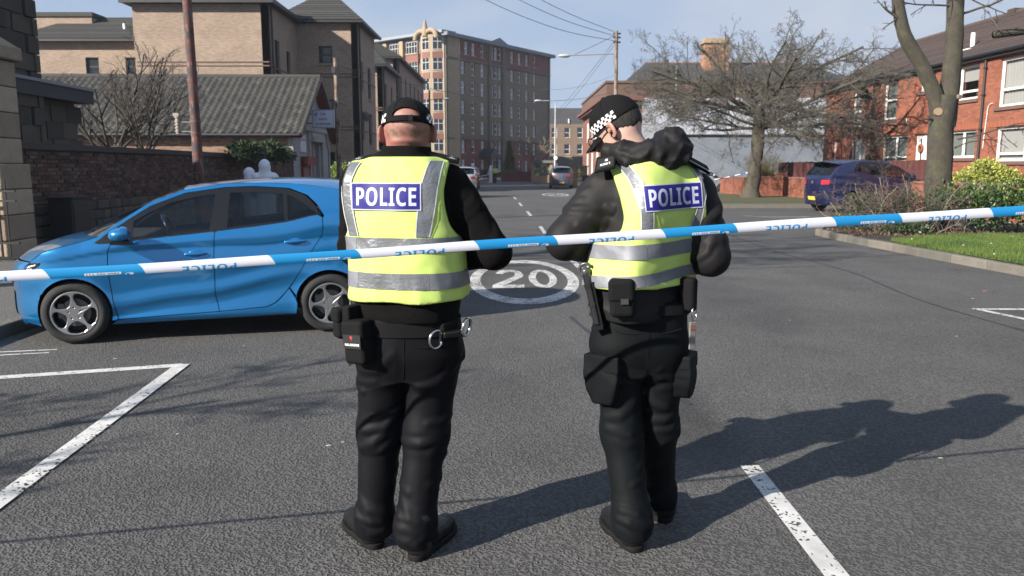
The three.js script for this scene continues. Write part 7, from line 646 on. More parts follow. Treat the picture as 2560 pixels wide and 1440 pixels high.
const L = figure({
  seed: 501, name: 'person', label: 'heavier-set person in black fleece and yellow police vest, back turned, left of the pair', pos: [-0.43, 0, -3.2],
  torso: [[0.92, 0.01, 0, 0.2, 0.15], [1.0, 0.012, 0, 0.199, 0.16], [1.1, 0.014, 0, 0.21, 0.168], [1.25, 0.01, 0, 0.21, 0.165], [1.4, -0.002, 0, 0.207, 0.152], [1.5, -0.005, 0.003, 0.192, 0.13], [1.57, 0, 0.003, 0.168, 0.105], [1.61, 0.008, -0.004, 0.128, 0.1], [1.635, 0.012, -0.008, 0.098, 0.098], [1.662, 0.014, -0.012, 0.093, 0.094]],
  yaw: -0.22, armL: [[-0.172, 1.512, 0, 0.082], [-0.205, 1.25, -0.03, 0.062], [-0.05, 1.17, -0.25, 0.05], [-0.02, 1.165, -0.29, 0.043]], armR: [[0.182, 1.508, 0, 0.083], [0.36, 1.245, 0.03, 0.066], [0.16, 1.2, -0.22, 0.053], [0.1, 1.19, -0.29, 0.044]],
  hip: [[0.74, 0.01, 0, 0.13, 0.11], [0.83, 0.01, 0.0, 0.196, 0.15], [0.9, 0.01, 0, 0.2, 0.156], [1.02, 0.012, 0, 0.195, 0.15]], legs: [[[-0.092, 0.82, 0, 0.112], [-0.118, 0.5, -0.01, 0.087], [-0.15, 0.12, 0.005, 0.07], [-0.155, 0.04, 0.0, 0.072]], [[0.11, 0.82, 0, 0.112], [0.074, 0.5, 0.02, 0.087], [0.032, 0.12, 0.085, 0.073], [0.034, 0.03, 0.095, 0.075]]],
  hem: 0.975, waist: 1.0, cuff: 0.045, fold: 0.007, topName: 'fleece', topM: fleeceM, trouM: trouserM, split: -0.02,
  headM: hmat(0.017, 1.712, -0.025, -0.12, 0.06, 0), head: { w: 1.13, rim: 0.026, rimTilt: 0.35, open: true, b0: 0.85, b1: 6.283 - 0.85, fold: true }, neck: [[0.012, 1.57, -0.012, 0.08], [0.016, 1.69, -0.024, 0.077]],
  skin: (hx, hy, hz) => { const st_ = sst(0.02, 0.07, hz) * Math.exp(-(((hy + 0.008) / 0.028) ** 2)) * (0.5 + 0.5 * sst(-0.1, 0.25, no(hx * 60, hy * 60, hz * 60))), k = 1 + 0.16 * no(hx * 25, hy * 25, hz * 25), red = sst(-0.05, 0.2, no(hx * 14 + 5, hy * 14, hz * 14)); return sw(sw([0.3, 0.15, 0.12], [0.27, 0.105, 0.09], red), [0.1, 0.065, 0.045], st_ * 0.85).map((v) => v * k); },
  boots: [[[-0.13, 0.055], [-0.305, -0.21]], [[0.03, 0.16], [0.16, -0.15]]],
  vestFold: 1.6, vest: { y0: 1.065, cx: 0.01, xl: [[1.0, -0.4], [1.26, -0.4], [1.31, -0.235], [1.4, -0.222], [1.5, -0.225], [1.6, -0.2]], xr: [[1.0, 0.4], [1.24, 0.4], [1.3, 0.245], [1.34, 0.2], [1.4, 0.178], [1.48, 0.168], [1.55, 0.178], [1.62, 0.19]], top: 1.62, neck: [0.012, 1.75, 0.0, 0.128] },
  strips: [{ rows: [[1.318, -0.205, -0.162], [1.415, -0.222, -0.182], [1.51, -0.228, -0.19], [1.575, -0.213, -0.17], [1.6, -0.2, -0.155]] }, { rows: [[1.318, 0.067, 0.118], [1.415, 0.074, 0.137], [1.51, 0.087, 0.15], [1.58, 0.108, 0.163], [1.605, 0.118, 0.168]] }],
  rings: [{ y0: 1.258, y1: 1.314, parts: [[-2.6, -0.98, reflDull], [-0.975, 0.5, reflM], [0.505, 2.6, reflDull]] }, { y0: 1.118, y1: 1.18, parts: [[-2.6, -0.93, reflDull], [-0.925, 0.5, reflM], [0.505, 2.6, reflDull]] }],
  panel: { x0: -0.187, x1: 0.088, y0: 1.418, y1: 1.522 },
});
{ // belt kit of the left figure
  const belt = onRing(L.trou, 0.925, 0.982, -3.14, 3.14, 0.012, { n: 90, m: 4, off: 0.007 }); const bl = mesh('duty_belt', belt, nylonM, L.t);
  const pouch = (name, x, y, z, w, h, d, ry, rz = 0, lid = 0.5) => { const g = new THREE.Group(); g.name = name; g.position.set(x, y, z); g.rotation.set(0, ry, rz); L.t.add(g); mesh('pocket', boxUV(new RoundedBoxGeometry(w, h, d, 4, Math.min(w, d) * 0.25)), nylonM, g); mesh('flap', boxUV(new RoundedBoxGeometry(w * 1.06, h * lid, d * 1.08, 4, Math.min(w, d) * 0.22).translate(0, h * (0.5 - lid / 2) + 0.004, 0.003)), nylonM, g); return g; };
  const np = pouch('medical_pouch', -0.168, 0.905, 0.14, 0.105, 0.17, 0.075, -0.55, 0.06, 0.45);
  const nt = canvasTex(256, 160, (x, w, h) => { x.fillStyle = '#0c0c0e'; x.fillRect(0, 0, w, h); x.fillStyle = '#c8242c'; x.fillRect(112, 12, 14, 40); x.fillRect(99, 25, 40, 14); x.fillRect(122, 56, 8, 8); x.fillStyle = '#d8d8dc'; x.font = 'bold 40px sans-serif'; x.textAlign = 'center'; x.fillText('NALOXONE', 128, 128, 230); }); mesh('label', new THREE.PlaneGeometry(0.088, 0.055).translate(0.004, 0.008, 0.0445), mat(0xffffff, 0.8, { map: nt }), np);
  pouch('belt_pouch', -0.245, 0.965, 0.06, 0.07, 0.12, 0.07, -1.0); pouch('belt_pouch', -0.2, 0.965, 0.1, 0.04, 0.15, 0.06, -0.7);
  const cf = new THREE.Group(); cf.name = 'handcuffs'; L.t.add(cf); cf.position.set(0.19, 0.935, 0.13); const ring = (x, y, z, rx, ry) => { const g = new THREE.TorusGeometry(0.032, 0.0048, 8, 28).scale(1, 1.12, 1.6); g.rotateX(rx); g.rotateY(ry); return g.translate(x, y, z); }; mesh('cuff', ring(-0.055, -0.015, 0.03, 0.1, 0.75), chromeM, cf); mesh('cuff', ring(0.06, 0.02, -0.03, 0.2, 1.1), chromeM, cf); mesh('hinge', boxUV(new RoundedBoxGeometry(0.075, 0.026, 0.034, 2, 0.008).rotateY(0.6)), plasticB, cf); mesh('holder', boxUV(new RoundedBoxGeometry(0.085, 0.1, 0.035, 3, 0.012).rotateY(0.75).translate(-0.01, -0.005, -0.02)), nylonM, cf);
  mesh('side_tag', [box(0.012, 0.018, 0.003, -0.228, 0.79, 0.03)], mat([0.01, 0.01, 0.01], 0.6), L.t);
  const seam = (f, pts, r = 0.0018) => tube(pts.map(([x, y]) => march((a, b, c) => f(a, b, c) - 0.0008, V(x, y, 0.6), V(0, 0, -1)) ?? V(x, y, 0.15)), r, 30, 5); mesh('seam', seam(L.trou, [[0.01, 0.925], [0.009, 0.87], [0.005, 0.8], [0.0, 0.75]]), nylonM, L.t); mesh('pocket_welt', seam(L.trou, [[0.065, 0.885], [0.1, 0.883], [0.14, 0.884], [0.175, 0.888]], 0.003), nylonM, L.t);
  // shoulder slides
  const slide = (x0, y0, x1, y1, lx) => { const d = Math.hypot(x1 - x0, y1 - y0), g = new THREE.Group(); g.name = 'epaulette'; L.t.add(g); g.position.set((x0 + x1) / 2, (y0 + y1) / 2, 0.012); g.rotation.z = Math.atan2(y1 - y0, x1 - x0); g.rotation.x = 0.25; mesh('slide', boxUV(new RoundedBoxGeometry(d, 0.014, 0.062, 3, 0.006)), nylonM, g); const tx = canvasTex(256, 256, (q, w, h) => { q.fillStyle = '#0b0b0d'; q.fillRect(0, 0, w, h); q.fillStyle = '#c4c5ca'; q.font = 'bold 84px sans-serif'; q.textAlign = 'center'; q.fillText('C', 128, 100); q.fillText('582', 128, 200); }); mesh('number', new THREE.PlaneGeometry(0.042, 0.05).rotateX(-Math.PI / 2).translate(lx * d, 0.0085, 0.004), mat(0xffffff, 0.8, { map: tx }), g); };
  slide(0.1, 1.632, 0.222, 1.603, 0.26); slide(-0.2, 1.602, -0.078, 1.63, -0.26);
}
const R = figure({
  seed: 502, name: 'person', label: 'slimmer person in black hooded jacket and yellow police vest, head bowed, right of the pair', pos: [0.55, 0, -3.3],
  torso: [[0.96, -0.015, 0, 0.185, 0.14], [1.05, -0.018, 0, 0.192, 0.145], [1.15, -0.02, 0.0, 0.192, 0.145], [1.25, 0.0, 0.0, 0.195, 0.145], [1.4, 0.03, 0.005, 0.192, 0.145], [1.5, 0.035, 0.01, 0.18, 0.13], [1.57, 0.025, 0.01, 0.15, 0.11], [1.62, 0.01, 0, 0.11, 0.09], [1.66, 0, -0.01, 0.08, 0.08]],
  yaw: 0.68, p: 4, armL: [[-0.16, 1.48, -0.01, 0.1], [-0.33, 1.285, 0.03, 0.078], [-0.14, 1.2, -0.27, 0.056], [-0.1, 1.19, -0.33, 0.046]], armR: [[0.2, 1.475, 0, 0.088], [0.268, 1.215, 0.03, 0.075], [0.1, 1.17, -0.27, 0.056], [0.05, 1.18, -0.34, 0.046]],
  hip: [[0.74, -0.01, 0, 0.11, 0.1], [0.83, -0.015, 0, 0.186, 0.138], [0.9, -0.015, 0, 0.195, 0.143], [1.06, -0.015, 0, 0.185, 0.135]], legs: [[[-0.1, 0.8, 0.0, 0.105], [-0.083, 0.47, 0.02, 0.08], [-0.045, 0.12, 0.12, 0.07], [-0.044, 0.04, 0.13, 0.07]], [[0.085, 0.8, 0, 0.1], [0.088, 0.47, -0.05, 0.074], [0.12, 0.12, -0.14, 0.06], [0.125, 0.05, -0.15, 0.063]]],
  hem: 0.965, waist: 1.04, cuff: 0.05, fold: 0.0115, topName: 'jacket', topM: shellM, trouM: trouserR, split: 0.01,
  headM: hmat(-0.118, 1.735, -0.05, -0.52, 1.0, 0.12), head: { w: 1.0, rim: 0.022, rimTilt: 0.9, open: false, b0: 1.1, b1: 6.283 - 1.1 }, neck: [[0.0, 1.56, 0.0, 0.068], [-0.085, 1.7, -0.02, 0.06]],
  skin: (hx, hy, hz) => { const k = 1 + 0.1 * no(hx * 25, hy * 25, hz * 25), ear = sst(0.07, 0.09, Math.abs(hx)); return sw([0.4, 0.255, 0.205], [0.36, 0.16, 0.12], ear * 0.8).map((v) => v * k); },
  boots: [[[-0.03, 0.185], [-0.125, -0.13]], [[0.13, -0.09], [0.165, -0.38]]],
  vestFold: 1.9, vest: { y0: 1.105, cx: 0.0, lean: 0.02, xl: [[1.0, -0.5], [1.25, -0.5], [1.27, -0.3], [1.31, -0.15], [1.36, -0.112], [1.44, -0.118], [1.52, -0.14], [1.6, -0.165]], xr: [[1.0, 0.5], [1.2, 0.5], [1.25, 0.225], [1.35, 0.228], [1.45, 0.222], [1.55, 0.205], [1.62, 0.2]], top: 1.63, neck: [0.005, 1.66, 0.02, 0.095] },
  strips: [{ rows: [[1.32, -0.053, -0.005], [1.412, -0.057, -0.009], [1.475, -0.076, -0.036], [1.525, -0.094, -0.05], [1.565, -0.118, -0.078], [1.6, -0.14, -0.1]] }, { rows: [[1.33, 0.16, 0.2], [1.415, 0.185, 0.212], [1.505, 0.2, 0.222], [1.56, 0.178, 0.202], [1.61, 0.152, 0.175]] }],
  rings: [{ y0: 1.228, y1: 1.285, dip: (a) => 0.012 * Math.sin(a), parts: [[-2.6, -0.12, reflDull], [-0.115, 2.6, reflDull]] }, { y0: 1.122, y1: 1.168, dip: (a) => 0.02 * Math.sin(a), parts: [[-2.6, -0.15, reflDull], [-0.145, 2.6, reflDull]] }],
  panel: { x0: -0.04, x1: 0.21, y0: 1.416, y1: 1.518, tilt: 0.012, dx: -0.01 },
});
{ // hair, glasses, earpiece, hood, numbers and belt kit of the right figure
  const H = R.H; mesh('hair', H.put(netMesh(H.hairF, [-0.1, -0.07, -0.08], [0.1, 0.14, 0.13], 0.0034)), mat([0.012, 0.009, 0.008], 0.75, { bumpMap: retile(clothB, 0.03, 0.03), bumpScale: 0.0015 }), R.t);
  const gl = mesh('glasses', H.put(join([...[-1, 1].flatMap((s) => [tube([V(s * 0.078, 0.012, -0.085), V(s * 0.088, 0.014, -0.03), V(s * 0.089, 0.01, 0.012), V(s * 0.086, -0.012, 0.028)], 0.0028, 14, 6), new THREE.TorusGeometry(0.026, 0.0026, 8, 24).scale(1.15, 0.85, 1).translate(s * 0.036, 0.002, -0.112)]), tube([V(-0.01, 0.006, -0.114), V(0, 0.01, -0.116), V(0.01, 0.006, -0.114)], 0.0025, 6, 5)])), plasticB, R.t);
  mesh('earpiece', H.put(join([new THREE.SphereGeometry(0.009, 10, 8).translate(-0.096, -0.012, 0.01), new THREE.TorusGeometry(0.012, 0.003, 6, 14).rotateY(1.4).translate(-0.094, -0.026, 0.012), tube([V(-0.094, -0.035, 0.012), V(-0.088, -0.07, 0.03), V(-0.08, -0.1, 0.06)], 0.0025, 10, 5)])), plasticB, R.t);
  const pts = [[-0.135, 1.62, -0.1, 0.032], [-0.135, 1.64, -0.02, 0.034], [-0.105, 1.64, 0.07, 0.034], [-0.04, 1.635, 0.118, 0.036], [0.05, 1.64, 0.118, 0.04], [0.1, 1.65, 0.085, 0.044], [0.12, 1.64, 0.02, 0.042], [0.115, 1.62, -0.07, 0.036]], lump = [[0.03, 1.65, 0.095, 0.036], [0.085, 1.685, 0.08, 0.04], [0.115, 1.665, 0.06, 0.04]], c1 = chain(pts), c2 = chain(lump), flapC = chain([[0.11, 1.61, 0.07, 0.03], [0.19, 1.595, 0.05, 0.024], [0.235, 1.56, 0.03, 0.018]]);
  const hood = (x, y, z) => { let d = smin(c1(x, y, z, 0.02), c2(x, y, z, 0.02), 0.02); d = smin(d, ell(x - 0.01, y - 1.61, z - 0.112, 0.12, 0.05, 0.034), 0.03); d = smin(d, ell(x - 0.075, y - 1.66, z - 0.075, 0.06, 0.055, 0.05), 0.03); if (Math.abs(d) < 0.05) d -= 0.011 * ridge(x * 8 + z * 9, y * 12 + 0.8 * no(x * 9, y * 9, z * 9), z * 9 - x * 7) + 0.006 * ridge(x * 16, y * 22, z * 14) + 0.003 * no(x * 34, y * 34, z * 34); return d; }; mesh('hood', netMesh(hood, [-0.26, 1.52, -0.18], [0.28, 1.8, 0.24], 0.0062), shellM, R.t);
  { const g = new THREE.Group(); g.name = 'epaulette'; R.t.add(g); g.position.set(0.195, 1.592, 0.045); g.rotation.set(0.4, 0, -0.5, 'YXZ'); mesh('slide', boxUV(new RoundedBoxGeometry(0.11, 0.014, 0.07, 3, 0.006)), nylonM, g); mesh('edging', box(0.1, 0.003, 0.003, 0, 0.008, 0.036), mat([0.4, 0.4, 0.4], 0.7), g); }
  const tx = canvasTex(256, 256, (q, w, h) => { q.fillStyle = '#0d0d10'; q.fillRect(0, 0, w, h); q.fillStyle = '#d8d9de'; q.font = 'bold 74px sans-serif'; q.textAlign = 'center'; q.fillText('G', 138, 96); q.fillText('6361', 128, 190, 200); }); const eg = new THREE.Group(); eg.name = 'epaulette'; R.t.add(eg); eg.position.set(-0.178, 1.597, 0.088); eg.rotation.set(0.62, -0.2, 0.3, 'YXZ'); mesh('slide', boxUV(new RoundedBoxGeometry(0.085, 0.012, 0.1, 3, 0.005).rotateX(0)), nylonM, eg); mesh('number', new THREE.PlaneGeometry(0.07, 0.07).rotateX(-Math.PI / 2).translate(0.002, 0.0075, 0.008), mat(0xffffff, 0.8, { map: tx }), eg); const cl = chain([[-0.12, 1.585, 0.1, 0.02], [-0.16, 1.63, 0.07, 0.026], [-0.19, 1.66, 0.0, 0.024]]);
  mesh('duty_belt', onRing(R.trou, 0.99, 1.03, -3.14, 3.14, -0.015, { n: 90, m: 4, off: 0.012 }), nylonM, R.t);
  const grp = (n, x, y, z, ry, rz = 0) => { const g = new THREE.Group(); g.name = n; g.position.set(x, y, z); g.rotation.set(0, ry, rz); R.t.add(g); return g; };
  { const g = grp('belt_pouch', -0.118, 1.072, 0.205, -0.2, 0.05); mesh('pocket', boxUV(new RoundedBoxGeometry(0.098, 0.15, 0.06, 5, 0.022)), nylonM, g); mesh('flap', boxUV(new RoundedBoxGeometry(0.104, 0.095, 0.066, 5, 0.02).translate(0, 0.032, 0.003)), nylonM, g); mesh('tab', box(0.03, 0.022, 0.004, 0.012, -0.008, 0.038), mat([0.015, 0.015, 0.017], 0.7), g); }
  { const g = grp('baton', -0.228, 1.06, 0.1, -0.4, 0.24); mesh('shaft', [cyl(0.016, 0.0175, V(0, -0.11, 0), V(0, 0.1, 0), 16), new THREE.CylinderGeometry(0.021, 0.019, 0.02, 16).translate(0, 0.045, 0), new THREE.CylinderGeometry(0.021, 0.021, 0.014, 16).translate(0, -0.03, 0)], phys([0.012, 0.012, 0.013], 0.25, { clearcoat: 0.6 }), g); mesh('pommel', [new THREE.TorusGeometry(0.026, 0.007, 8, 20, Math.PI * 1.4).rotateZ(0.4).translate(0, 0.112, 0), new THREE.SphereGeometry(0.02, 14, 10).translate(0, 0.105, 0)], phys([0.05, 0.05, 0.055], 0.25), g); mesh('holder', [bx(0.02, 0.028, -0.12, 0.06, -0.02, 0.02), bx(-0.022, 0.028, -0.135, -0.118, -0.022, 0.022)], nylonM, g); }
  { const g = grp('key_ring', 0.182, 1.03, 0.1, 0.9); mesh('ring', new THREE.TorusGeometry(0.021, 0.0035, 8, 24).scale(1, 1.35, 1).translate(0, -0.035, 0.01), chromeM, g); mesh('clip', [box(0.016, 0.04, 0.012, 0, 0.02, 0.008)], chromeM, g); mesh('holster', boxUV(new RoundedBoxGeometry(0.05, 0.14, 0.07, 4, 0.018).translate(0, 0.04, -0.02)), nylonM, g); }
  { const g = grp('plastic_tag', 0.186, 0.9, 0.1, 0.35); mesh('tag', boxUV(new RoundedBoxGeometry(0.03, 0.115, 0.008, 3, 0.004)), phys([0.16, 0.155, 0.15], 0.3), g); mesh('lanyard', cyl(0.002, 0.002, V(0, 0.055, 0), V(-0.005, 0.11, 0), 5), plasticB, g); mesh('label', box(0.026, 0.02, 0.002, 0, 0.035, 0.005), mat([0.2, 0.08, 0.05], 0.6), g); }
  const pocket = (x, y, z, ry, w, h, m) => { const g = grp('cargo_pocket', x, y, z, ry); mesh('pocket', planarUV(netMesh((a, b, c) => { let d = Math.max(Math.abs(a) - w / 2, Math.abs(b) - h / 2, Math.abs(c) - 0.024 - 0.012 * Math.cos(b * 14)); d = smax(d, Math.abs(a) + Math.abs(b) * 0.35 - w * 0.55 - 0.02 * (b > 0 ? 1 : 0), 0.02); return d - 0.008 - 0.005 * ridge(a * 12, b * 9, c * 6); }, [-w, -h, -0.08], [w, h, 0.08], 0.006)), trouserR, g); mesh('flap', planarUV(netMesh((a, b, c) => Math.max(Math.abs(a) - w * 0.53, Math.abs(b - h * 0.36) - h * 0.14 - 0.02 * a, Math.abs(c - 0.006) - 0.032) - 0.008 - 0.002 * no(a * 20, b * 20, 1), [-w, -h * 0.1, -0.08], [w, h, 0.09], 0.006)), trouserR, g); };
  pocket(-0.165, 0.715, 0.075, -0.55, 0.135, 0.19); pocket(0.168, 0.72, 0.035, 1.15, 0.11, 0.17);
  const seam = (pts, r = 0.0018) => tube(pts.map(([x, y]) => march((a, b, c) => R.trou(a, b, c) - 0.0008, V(x, y, 0.6), V(0, 0, -1)) ?? V(x, y, 0.12)), r, 30, 5); mesh('pocket_welt', seam([[-0.13, 0.925], [-0.09, 0.918], [-0.04, 0.916]], 0.0035), nylonM, R.t); mesh('pocket_welt', seam([[0.05, 0.918], [0.1, 0.92], [0.14, 0.928]], 0.0035), nylonM, R.t); mesh('seam', seam([[0.0, 0.95], [0.0, 0.85], [0.0, 0.75]]), nylonM, R.t);
}
// ---------- cordon tape, far people, small street things ----------
{ // folded barrier tape: white and blue lengths, printed upside down
  const pts = [[-8.2, 1.03, -1.05], [-5.2, 1.15, -1.66], [-2.9, 1.228, -2.118], [-1.751, 1.25, -2.343], [-1.142, 1.272, -2.464], [-0.489, 1.303, -2.595], [0.185, 1.338, -2.73], [0.844, 1.369, -2.863], [1.477, 1.399, -2.989], [2.401, 1.437, -3.174], [3.9, 1.505, -3.47], [6.4, 1.62, -3.98]].map((p) => V(...p)), cv = new THREE.CatmullRomCurve3(pts), per = 0.662, len = cv.getLength();
  const s0 = (() => { let best = 0, bd = 9; for (let i = 0; i <= 4000; i++) { const p = cv.getPointAt(i / 4000), d = Math.abs(p.x + 0.489); if (d < bd) { bd = d; best = i / 4000; } } return best * len; })();
  const T = canvasTex(2048, 232, (x, w, h) => { const px = w / per; x.fillStyle = '#c9cbd6'; x.fillRect(0, 0, w, h); // starts at a white length
    const b0 = 0.376 * px; x.fillStyle = '#1a7fb8'; x.beginPath(); x.moveTo(b0 - 30, 0); x.quadraticCurveTo(b0 + 10, 40, b0 + 45, h); x.lineTo(w, h); x.lineTo(w, 0); x.fill(); x.fillStyle = '#c9cbd6'; x.beginPath(); x.moveTo(w - 70, 0); x.quadraticCurveTo(w - 30, 30, w, h); x.lineTo(w, 0); x.fill();
    x.save(); x.translate(0.19 * px, h * 0.56); x.rotate(Math.PI); x.fillStyle = '#1a7fb8'; x.font = 'bold 225px sans-serif'; x.textAlign = 'center'; const m = x.measureText('POLICE').width; x.scale((0.17 * px) / m, 1); x.fillText('POLICE', 0, 0); x.restore();
    x.fillStyle = '#cfd3dc'; x.fillRect(b0 + 0.11 * px, h * 0.66, 0.105 * px, h * 0.24); x.save(); x.translate(b0 + 0.162 * px, h * 0.7); x.rotate(Math.PI); x.fillStyle = '#3c4650'; x.font = 'bold 50px sans-serif'; x.textAlign = 'center'; x.fillText('0800 555 111', 0, 0, 0.1 * px); x.restore();
    x.strokeStyle = '#dfe3ea'; x.lineWidth = 9; x.beginPath(); x.arc(b0 + 0.24 * px, h * 0.95, 38, Math.PI * 0.95, Math.PI * 1.8); x.stroke(); x.fillStyle = '#dfe3ea'; x.beginPath(); x.arc(b0 + 0.245 * px, h * 0.92, 20, 0, 6.3); x.fill(); });
  T.wrapS = THREE.RepeatWrapping; const n = 700, P = [], U = [], I = [], prof = (s, f) => { const hh = lerp(0.0125, 0.0195, sst(0, len, s)) * (1 + 0.06 * no(s * 2, 1, 1)); const tw = 0.32 * no(s * 0.8, 5, 2); return [[0.0, hh, 1], [0.0025, hh * 0.4, 0.7], [0.0035, -hh * 0.3, 0.35], [0.001, -hh, 0.0], [-0.002, -hh * 0.9, 0.02], [-0.003, hh * 0.1, 0.5], [-0.001, hh * 0.96, 0.98]].map(([a, b, v]) => [a * Math.cos(tw) - b * Math.sin(tw) * 0.35, b, v]); };
  const m = 7; for (let i = 0; i <= n; i++) { const p = cv.getPointAt(i / n), t = cv.getTangentAt(i / n), s = (i / n) * len, nz = V(-t.z, 0, t.x).normalize(); if (nz.z < 0) nz.negate(); for (const [a, b, v] of prof(s)) { P.push(p.x + nz.x * a, p.y + b - 0.003 + 0.005 * no(s * 1.4, 8, 3), p.z + nz.z * a); U.push((s - s0) / per, v); } } for (let i = 0; i < n; i++) for (let j = 0; j < m; j++) { const j1 = (j + 1) % m, a = i * m + j, b = i * m + j1, c = a + m, d = b + m; I.push(a, b, c, b, d, c); }
  const g = new THREE.BufferGeometry(); g.setAttribute('position', new THREE.Float32BufferAttribute(P, 3)); g.setAttribute('uv', new THREE.Float32BufferAttribute(U, 2)); g.setIndex(I); g.computeVertexNormals(); tag(mesh('cordon_tape', g, phys(0xffffff, 0.34, { map: T, side: THREE.DoubleSide })), 'blue and white police cordon tape stretched across the foreground', 'tape');
}
function farPerson(name, label, pos, turn, o) { const t = thing(name, label, 'person', pos, turn, o.group); const k = o.h / 1.75; const body = (x, y, z) => { let d = cap(x, y, z, [-0.09, 0.85, 0], [-0.1, 0.08, 0], 0.1, 0.07); d = smin(d, cap(x, y, z, [0.09, 0.85, 0], [0.1, 0.08, 0], 0.1, 0.07), 0.03); d = smin(d, ell(x, y - 1.15, z, 0.21, 0.34, 0.14), 0.06); d = smin(d, cap(x, y, z, [-0.2, 1.38, 0], [-0.27, 1.1, o.bend ? -0.02 : 0.02], 0.07, 0.055), 0.05); d = smin(d, cap(x, y, z, [-0.27, 1.1, 0], [-0.2, 0.95, -0.2], 0.055, 0.045), 0.03); d = smin(d, cap(x, y, z, [0.2, 1.38, 0], [0.27, 1.1, 0], 0.07, 0.055), 0.05); d = smin(d, cap(x, y, z, [0.27, 1.1, 0], [0.2, 0.95, -0.2], 0.055, 0.045), 0.03); d = smin(d, cap(x, y, z, [-0.1, 0.05, 0.03], [-0.11, 0.05, -0.16], 0.05, 0.045), 0.03); d = smin(d, cap(x, y, z, [0.1, 0.05, 0.03], [0.11, 0.05, -0.16], 0.05, 0.045), 0.03); d = smin(d, cap(x, y, z, [0, 1.4, 0], [0.0, 1.6, -0.01], 0.07, 0.06), 0.04); d = smin(d, ell(x, y - 1.64, z, 0.085, 0.115, 0.1), 0.03); return d - (o.loose ? 0.012 * ridge(x * 7, y * 9, z * 7) : 0.003 * no(x * 9, y * 9, z * 9)); };
  const clip = (y0, y1, off) => netMesh((x, y, z) => Math.max(body(x, y, z) - off, y0 - y, y - y1), [-0.42, -0.05, -0.34], [0.42, 1.85, 0.26], 0.02); mesh('body', netMesh(body, [-0.42, -0.05, -0.34], [0.42, 1.85, 0.26], 0.022), mat([0.35, 0.2, 0.16], 0.6), t); for (const [n, y0, y1, m, off] of o.wear) mesh(n, n === 'hooded_suit' ? netMesh((x, y, z) => smin(body(x, y, z) - 0.03, Math.min(ell(x, y - 1.63, z - 0.015, 0.1, 0.15, 0.12), cap(x, y, z, [0, 1.42, 0.01], [0, 1.6, 0.02], 0.13, 0.095)), 0.08) - 0.008 * ridge(x * 11, y * 9, z * 11), [-0.45, -0.08, -0.36], [0.45, 1.9, 0.28], 0.02) : clip(y0, y1, off), m, t); t.scale.setScalar(k); return t; }
const suitM = mat([0.62, 0.65, 0.72], 0.8, { bumpMap: retile(grainB, 0.4, 0.4), bumpScale: 0.004 }); const suit = [['hooded_suit', 0, 2, suitM, 0.02]];
farPerson('person', 'person in white hooded forensic suit, taller one beyond the blue car roof', [-5.38, 0.1, -17.6], 0.3, { h: 1.6, loose: 1, wear: suit, group: 'forensic officers' }); farPerson('person', 'person in white hooded forensic suit, lower one left of the taller', [-5.98, 0.1, -18.4], -0.8, { h: 1.43, loose: 1, wear: suit, group: 'forensic officers' });
farPerson('person', 'distant police officer in yellow vest at the street end', [-1.7, 0, -80], 0.2, { h: 1.75, wear: [['trousers', 0, 0.95, mat([0.012, 0.012, 0.014], 0.8), 0.012], ['jacket', 0.9, 1.46, mat([0.012, 0.012, 0.014], 0.8), 0.012], ['hi_vis_vest', 0.98, 1.44, hivisM, 0.02], ['cap', 1.68, 1.9, capM, 0.012]] }); farPerson('person', 'distant person in white suit beside the far police officer', [-2.2, 0, -83], 1.2, { h: 1.72, loose: 1, wear: suit, group: 'forensic officers' }); farPerson('person', 'distant person in white suit by the parked silver hatchback', [-3.7, 0, -76], -1, { h: 1.9, loose: 1, wear: suit, group: 'forensic officers' });
{ const t = thing('notice_kiosk', 'small flat-roofed kiosk with a green poster in the far street', 'kiosk', [2.0, 0, -84]); mesh('frame', [bx(0, 0.3, 0, 2.0, -0.5, 0.4), bx(1.9, 2.2, 0, 2.0, -0.5, 0.4), bx(0.3, 1.9, 0, 0.7, -0.4, 0.2)], sandM, t); mesh('roof', [bx(-0.15, 2.35, 2.0, 2.3, -0.8, 0.6)], stoneM([0.14, 0.14, 0.14]), t); mesh('poster', [bx(0.3, 1.9, 0.7, 2.0, 0.1, 0.14)], mat(0xffffff, 0.6, { map: dataTex(64, 64, (u, v) => { const k = sst(0.5, 0.6, vf(u, v, 4, 3, 131)); return [lerp(0.1, 0.3, k), lerp(0.1, 0.42, k), lerp(0.09, 0.18, k)]; }, true, [1.4, 1.4]) }), t); }
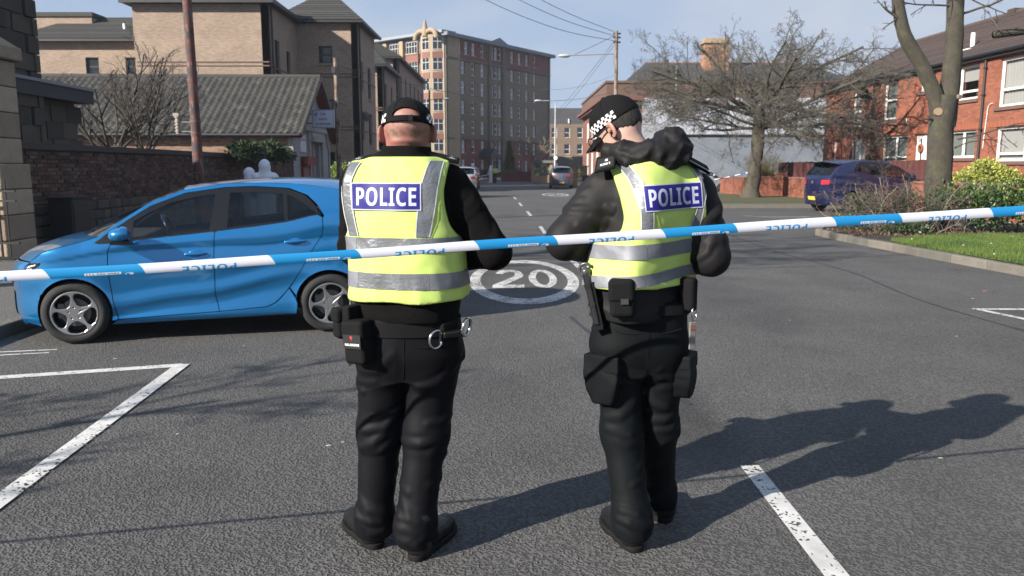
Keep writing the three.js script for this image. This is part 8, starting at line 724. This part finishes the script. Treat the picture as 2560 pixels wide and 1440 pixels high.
{ const t = thing('gatepost', 'left of two brown timber gateposts beyond the far grey car', 'post', [5.2, 0, -68]); mesh('post', [bx(-0.28, 0.28, 0, 1.75, -0.28, 0.28)], stoneM([0.24, 0.16, 0.08]), t); mesh('cap', [bx(-0.34, 0.34, 1.75, 1.88, -0.34, 0.34)], stoneM([0.24, 0.16, 0.08]), t); const u = thing('gatepost', 'right of two brown timber gateposts beyond the far grey car', 'post', [6.1, 0, -68]); mesh('post', [bx(-0.22, 0.22, 0, 1.6, -0.22, 0.22)], stoneM([0.22, 0.15, 0.08]), u); mesh('cap', [bx(-0.28, 0.28, 1.6, 1.72, -0.28, 0.28)], stoneM([0.22, 0.15, 0.08]), u); const b = thing('litter_bin', 'dark litter bin beside the brown gateposts', 'bin', [5.9, 0, -64.5]); mesh('bin', [new THREE.CylinderGeometry(0.28, 0.24, 0.85, 12).translate(0, 0.45, 0)], darkM, b); mesh('lid', [new THREE.CylinderGeometry(0.3, 0.3, 0.06, 12).translate(0, 0.9, 0)], darkM, b); }
{ const t = thing('low_wall', 'low dark brick wall before the hedge at the street end', 'wall', [-1.2, 0, -90]); mesh('wall', [bx(0, 7.5, 0, 1.0, -0.3, 0)], redFarM, t); mesh('coping', [bx(-0.05, 7.55, 1.0, 1.1, -0.35, 0.05)], stoneM([0.12, 0.1, 0.09]), t); const v = thing('parked_van', 'white van glimpsed behind the pale far street lamp', 'van', [3.9, 0, -88]); mesh('body', boxUV(new RoundedBoxGeometry(1.9, 1.5, 4.6, 3, 0.2).translate(0, 1.3, 0)), mat([0.6, 0.61, 0.62], 0.4), v); mesh('rear_window', box(1.3, 0.5, 0.04, 0, 1.6, 2.3), paneDark, v); mesh('bumper', box(1.9, 0.2, 0.2, 0, 0.5, 2.3), darkM, v); for (const x of [-0.8, 0.8]) for (const z of [-1.4, 1.5]) mesh('wheel', new THREE.CylinderGeometry(0.33, 0.33, 0.22, 20).rotateZ(Math.PI / 2).translate(x, 0.33, z), carMats.tyre, v); }
{ const t = thing('cordon_tape', 'thin distant cordon tape tied from the cherry trunk to the shed wall', 'tape', [0, 0, 0]); const T = canvasTex(256, 16, (x, w, h) => { for (let i = 0; i < 16; i++) { x.fillStyle = i % 2 ? '#2c5f96' : '#d5d9e0'; x.fillRect(i * 16, 0, 16, h); } }); const g = tube([V(11.6, 1.35, -39.2), V(10.2, 0.95, -41), V(8.6, 0.75, -43.2)], 0.025, 30, 4); mesh('ribbon', g, mat(0xffffff, 0.5, { map: T }), t); const u = thing('cordon_tape', 'thin distant cordon tape by the parked silver hatchback', 'tape', [0, 0, 0]); mesh('ribbon', tube([V(-4.6, 1.0, -74), V(-3.4, 0.7, -76), V(-1.9, 0.95, -79)], 0.03, 24, 4), mat([0.6, 0.63, 0.68], 0.5), u); }
renderer.render(scene, camera);
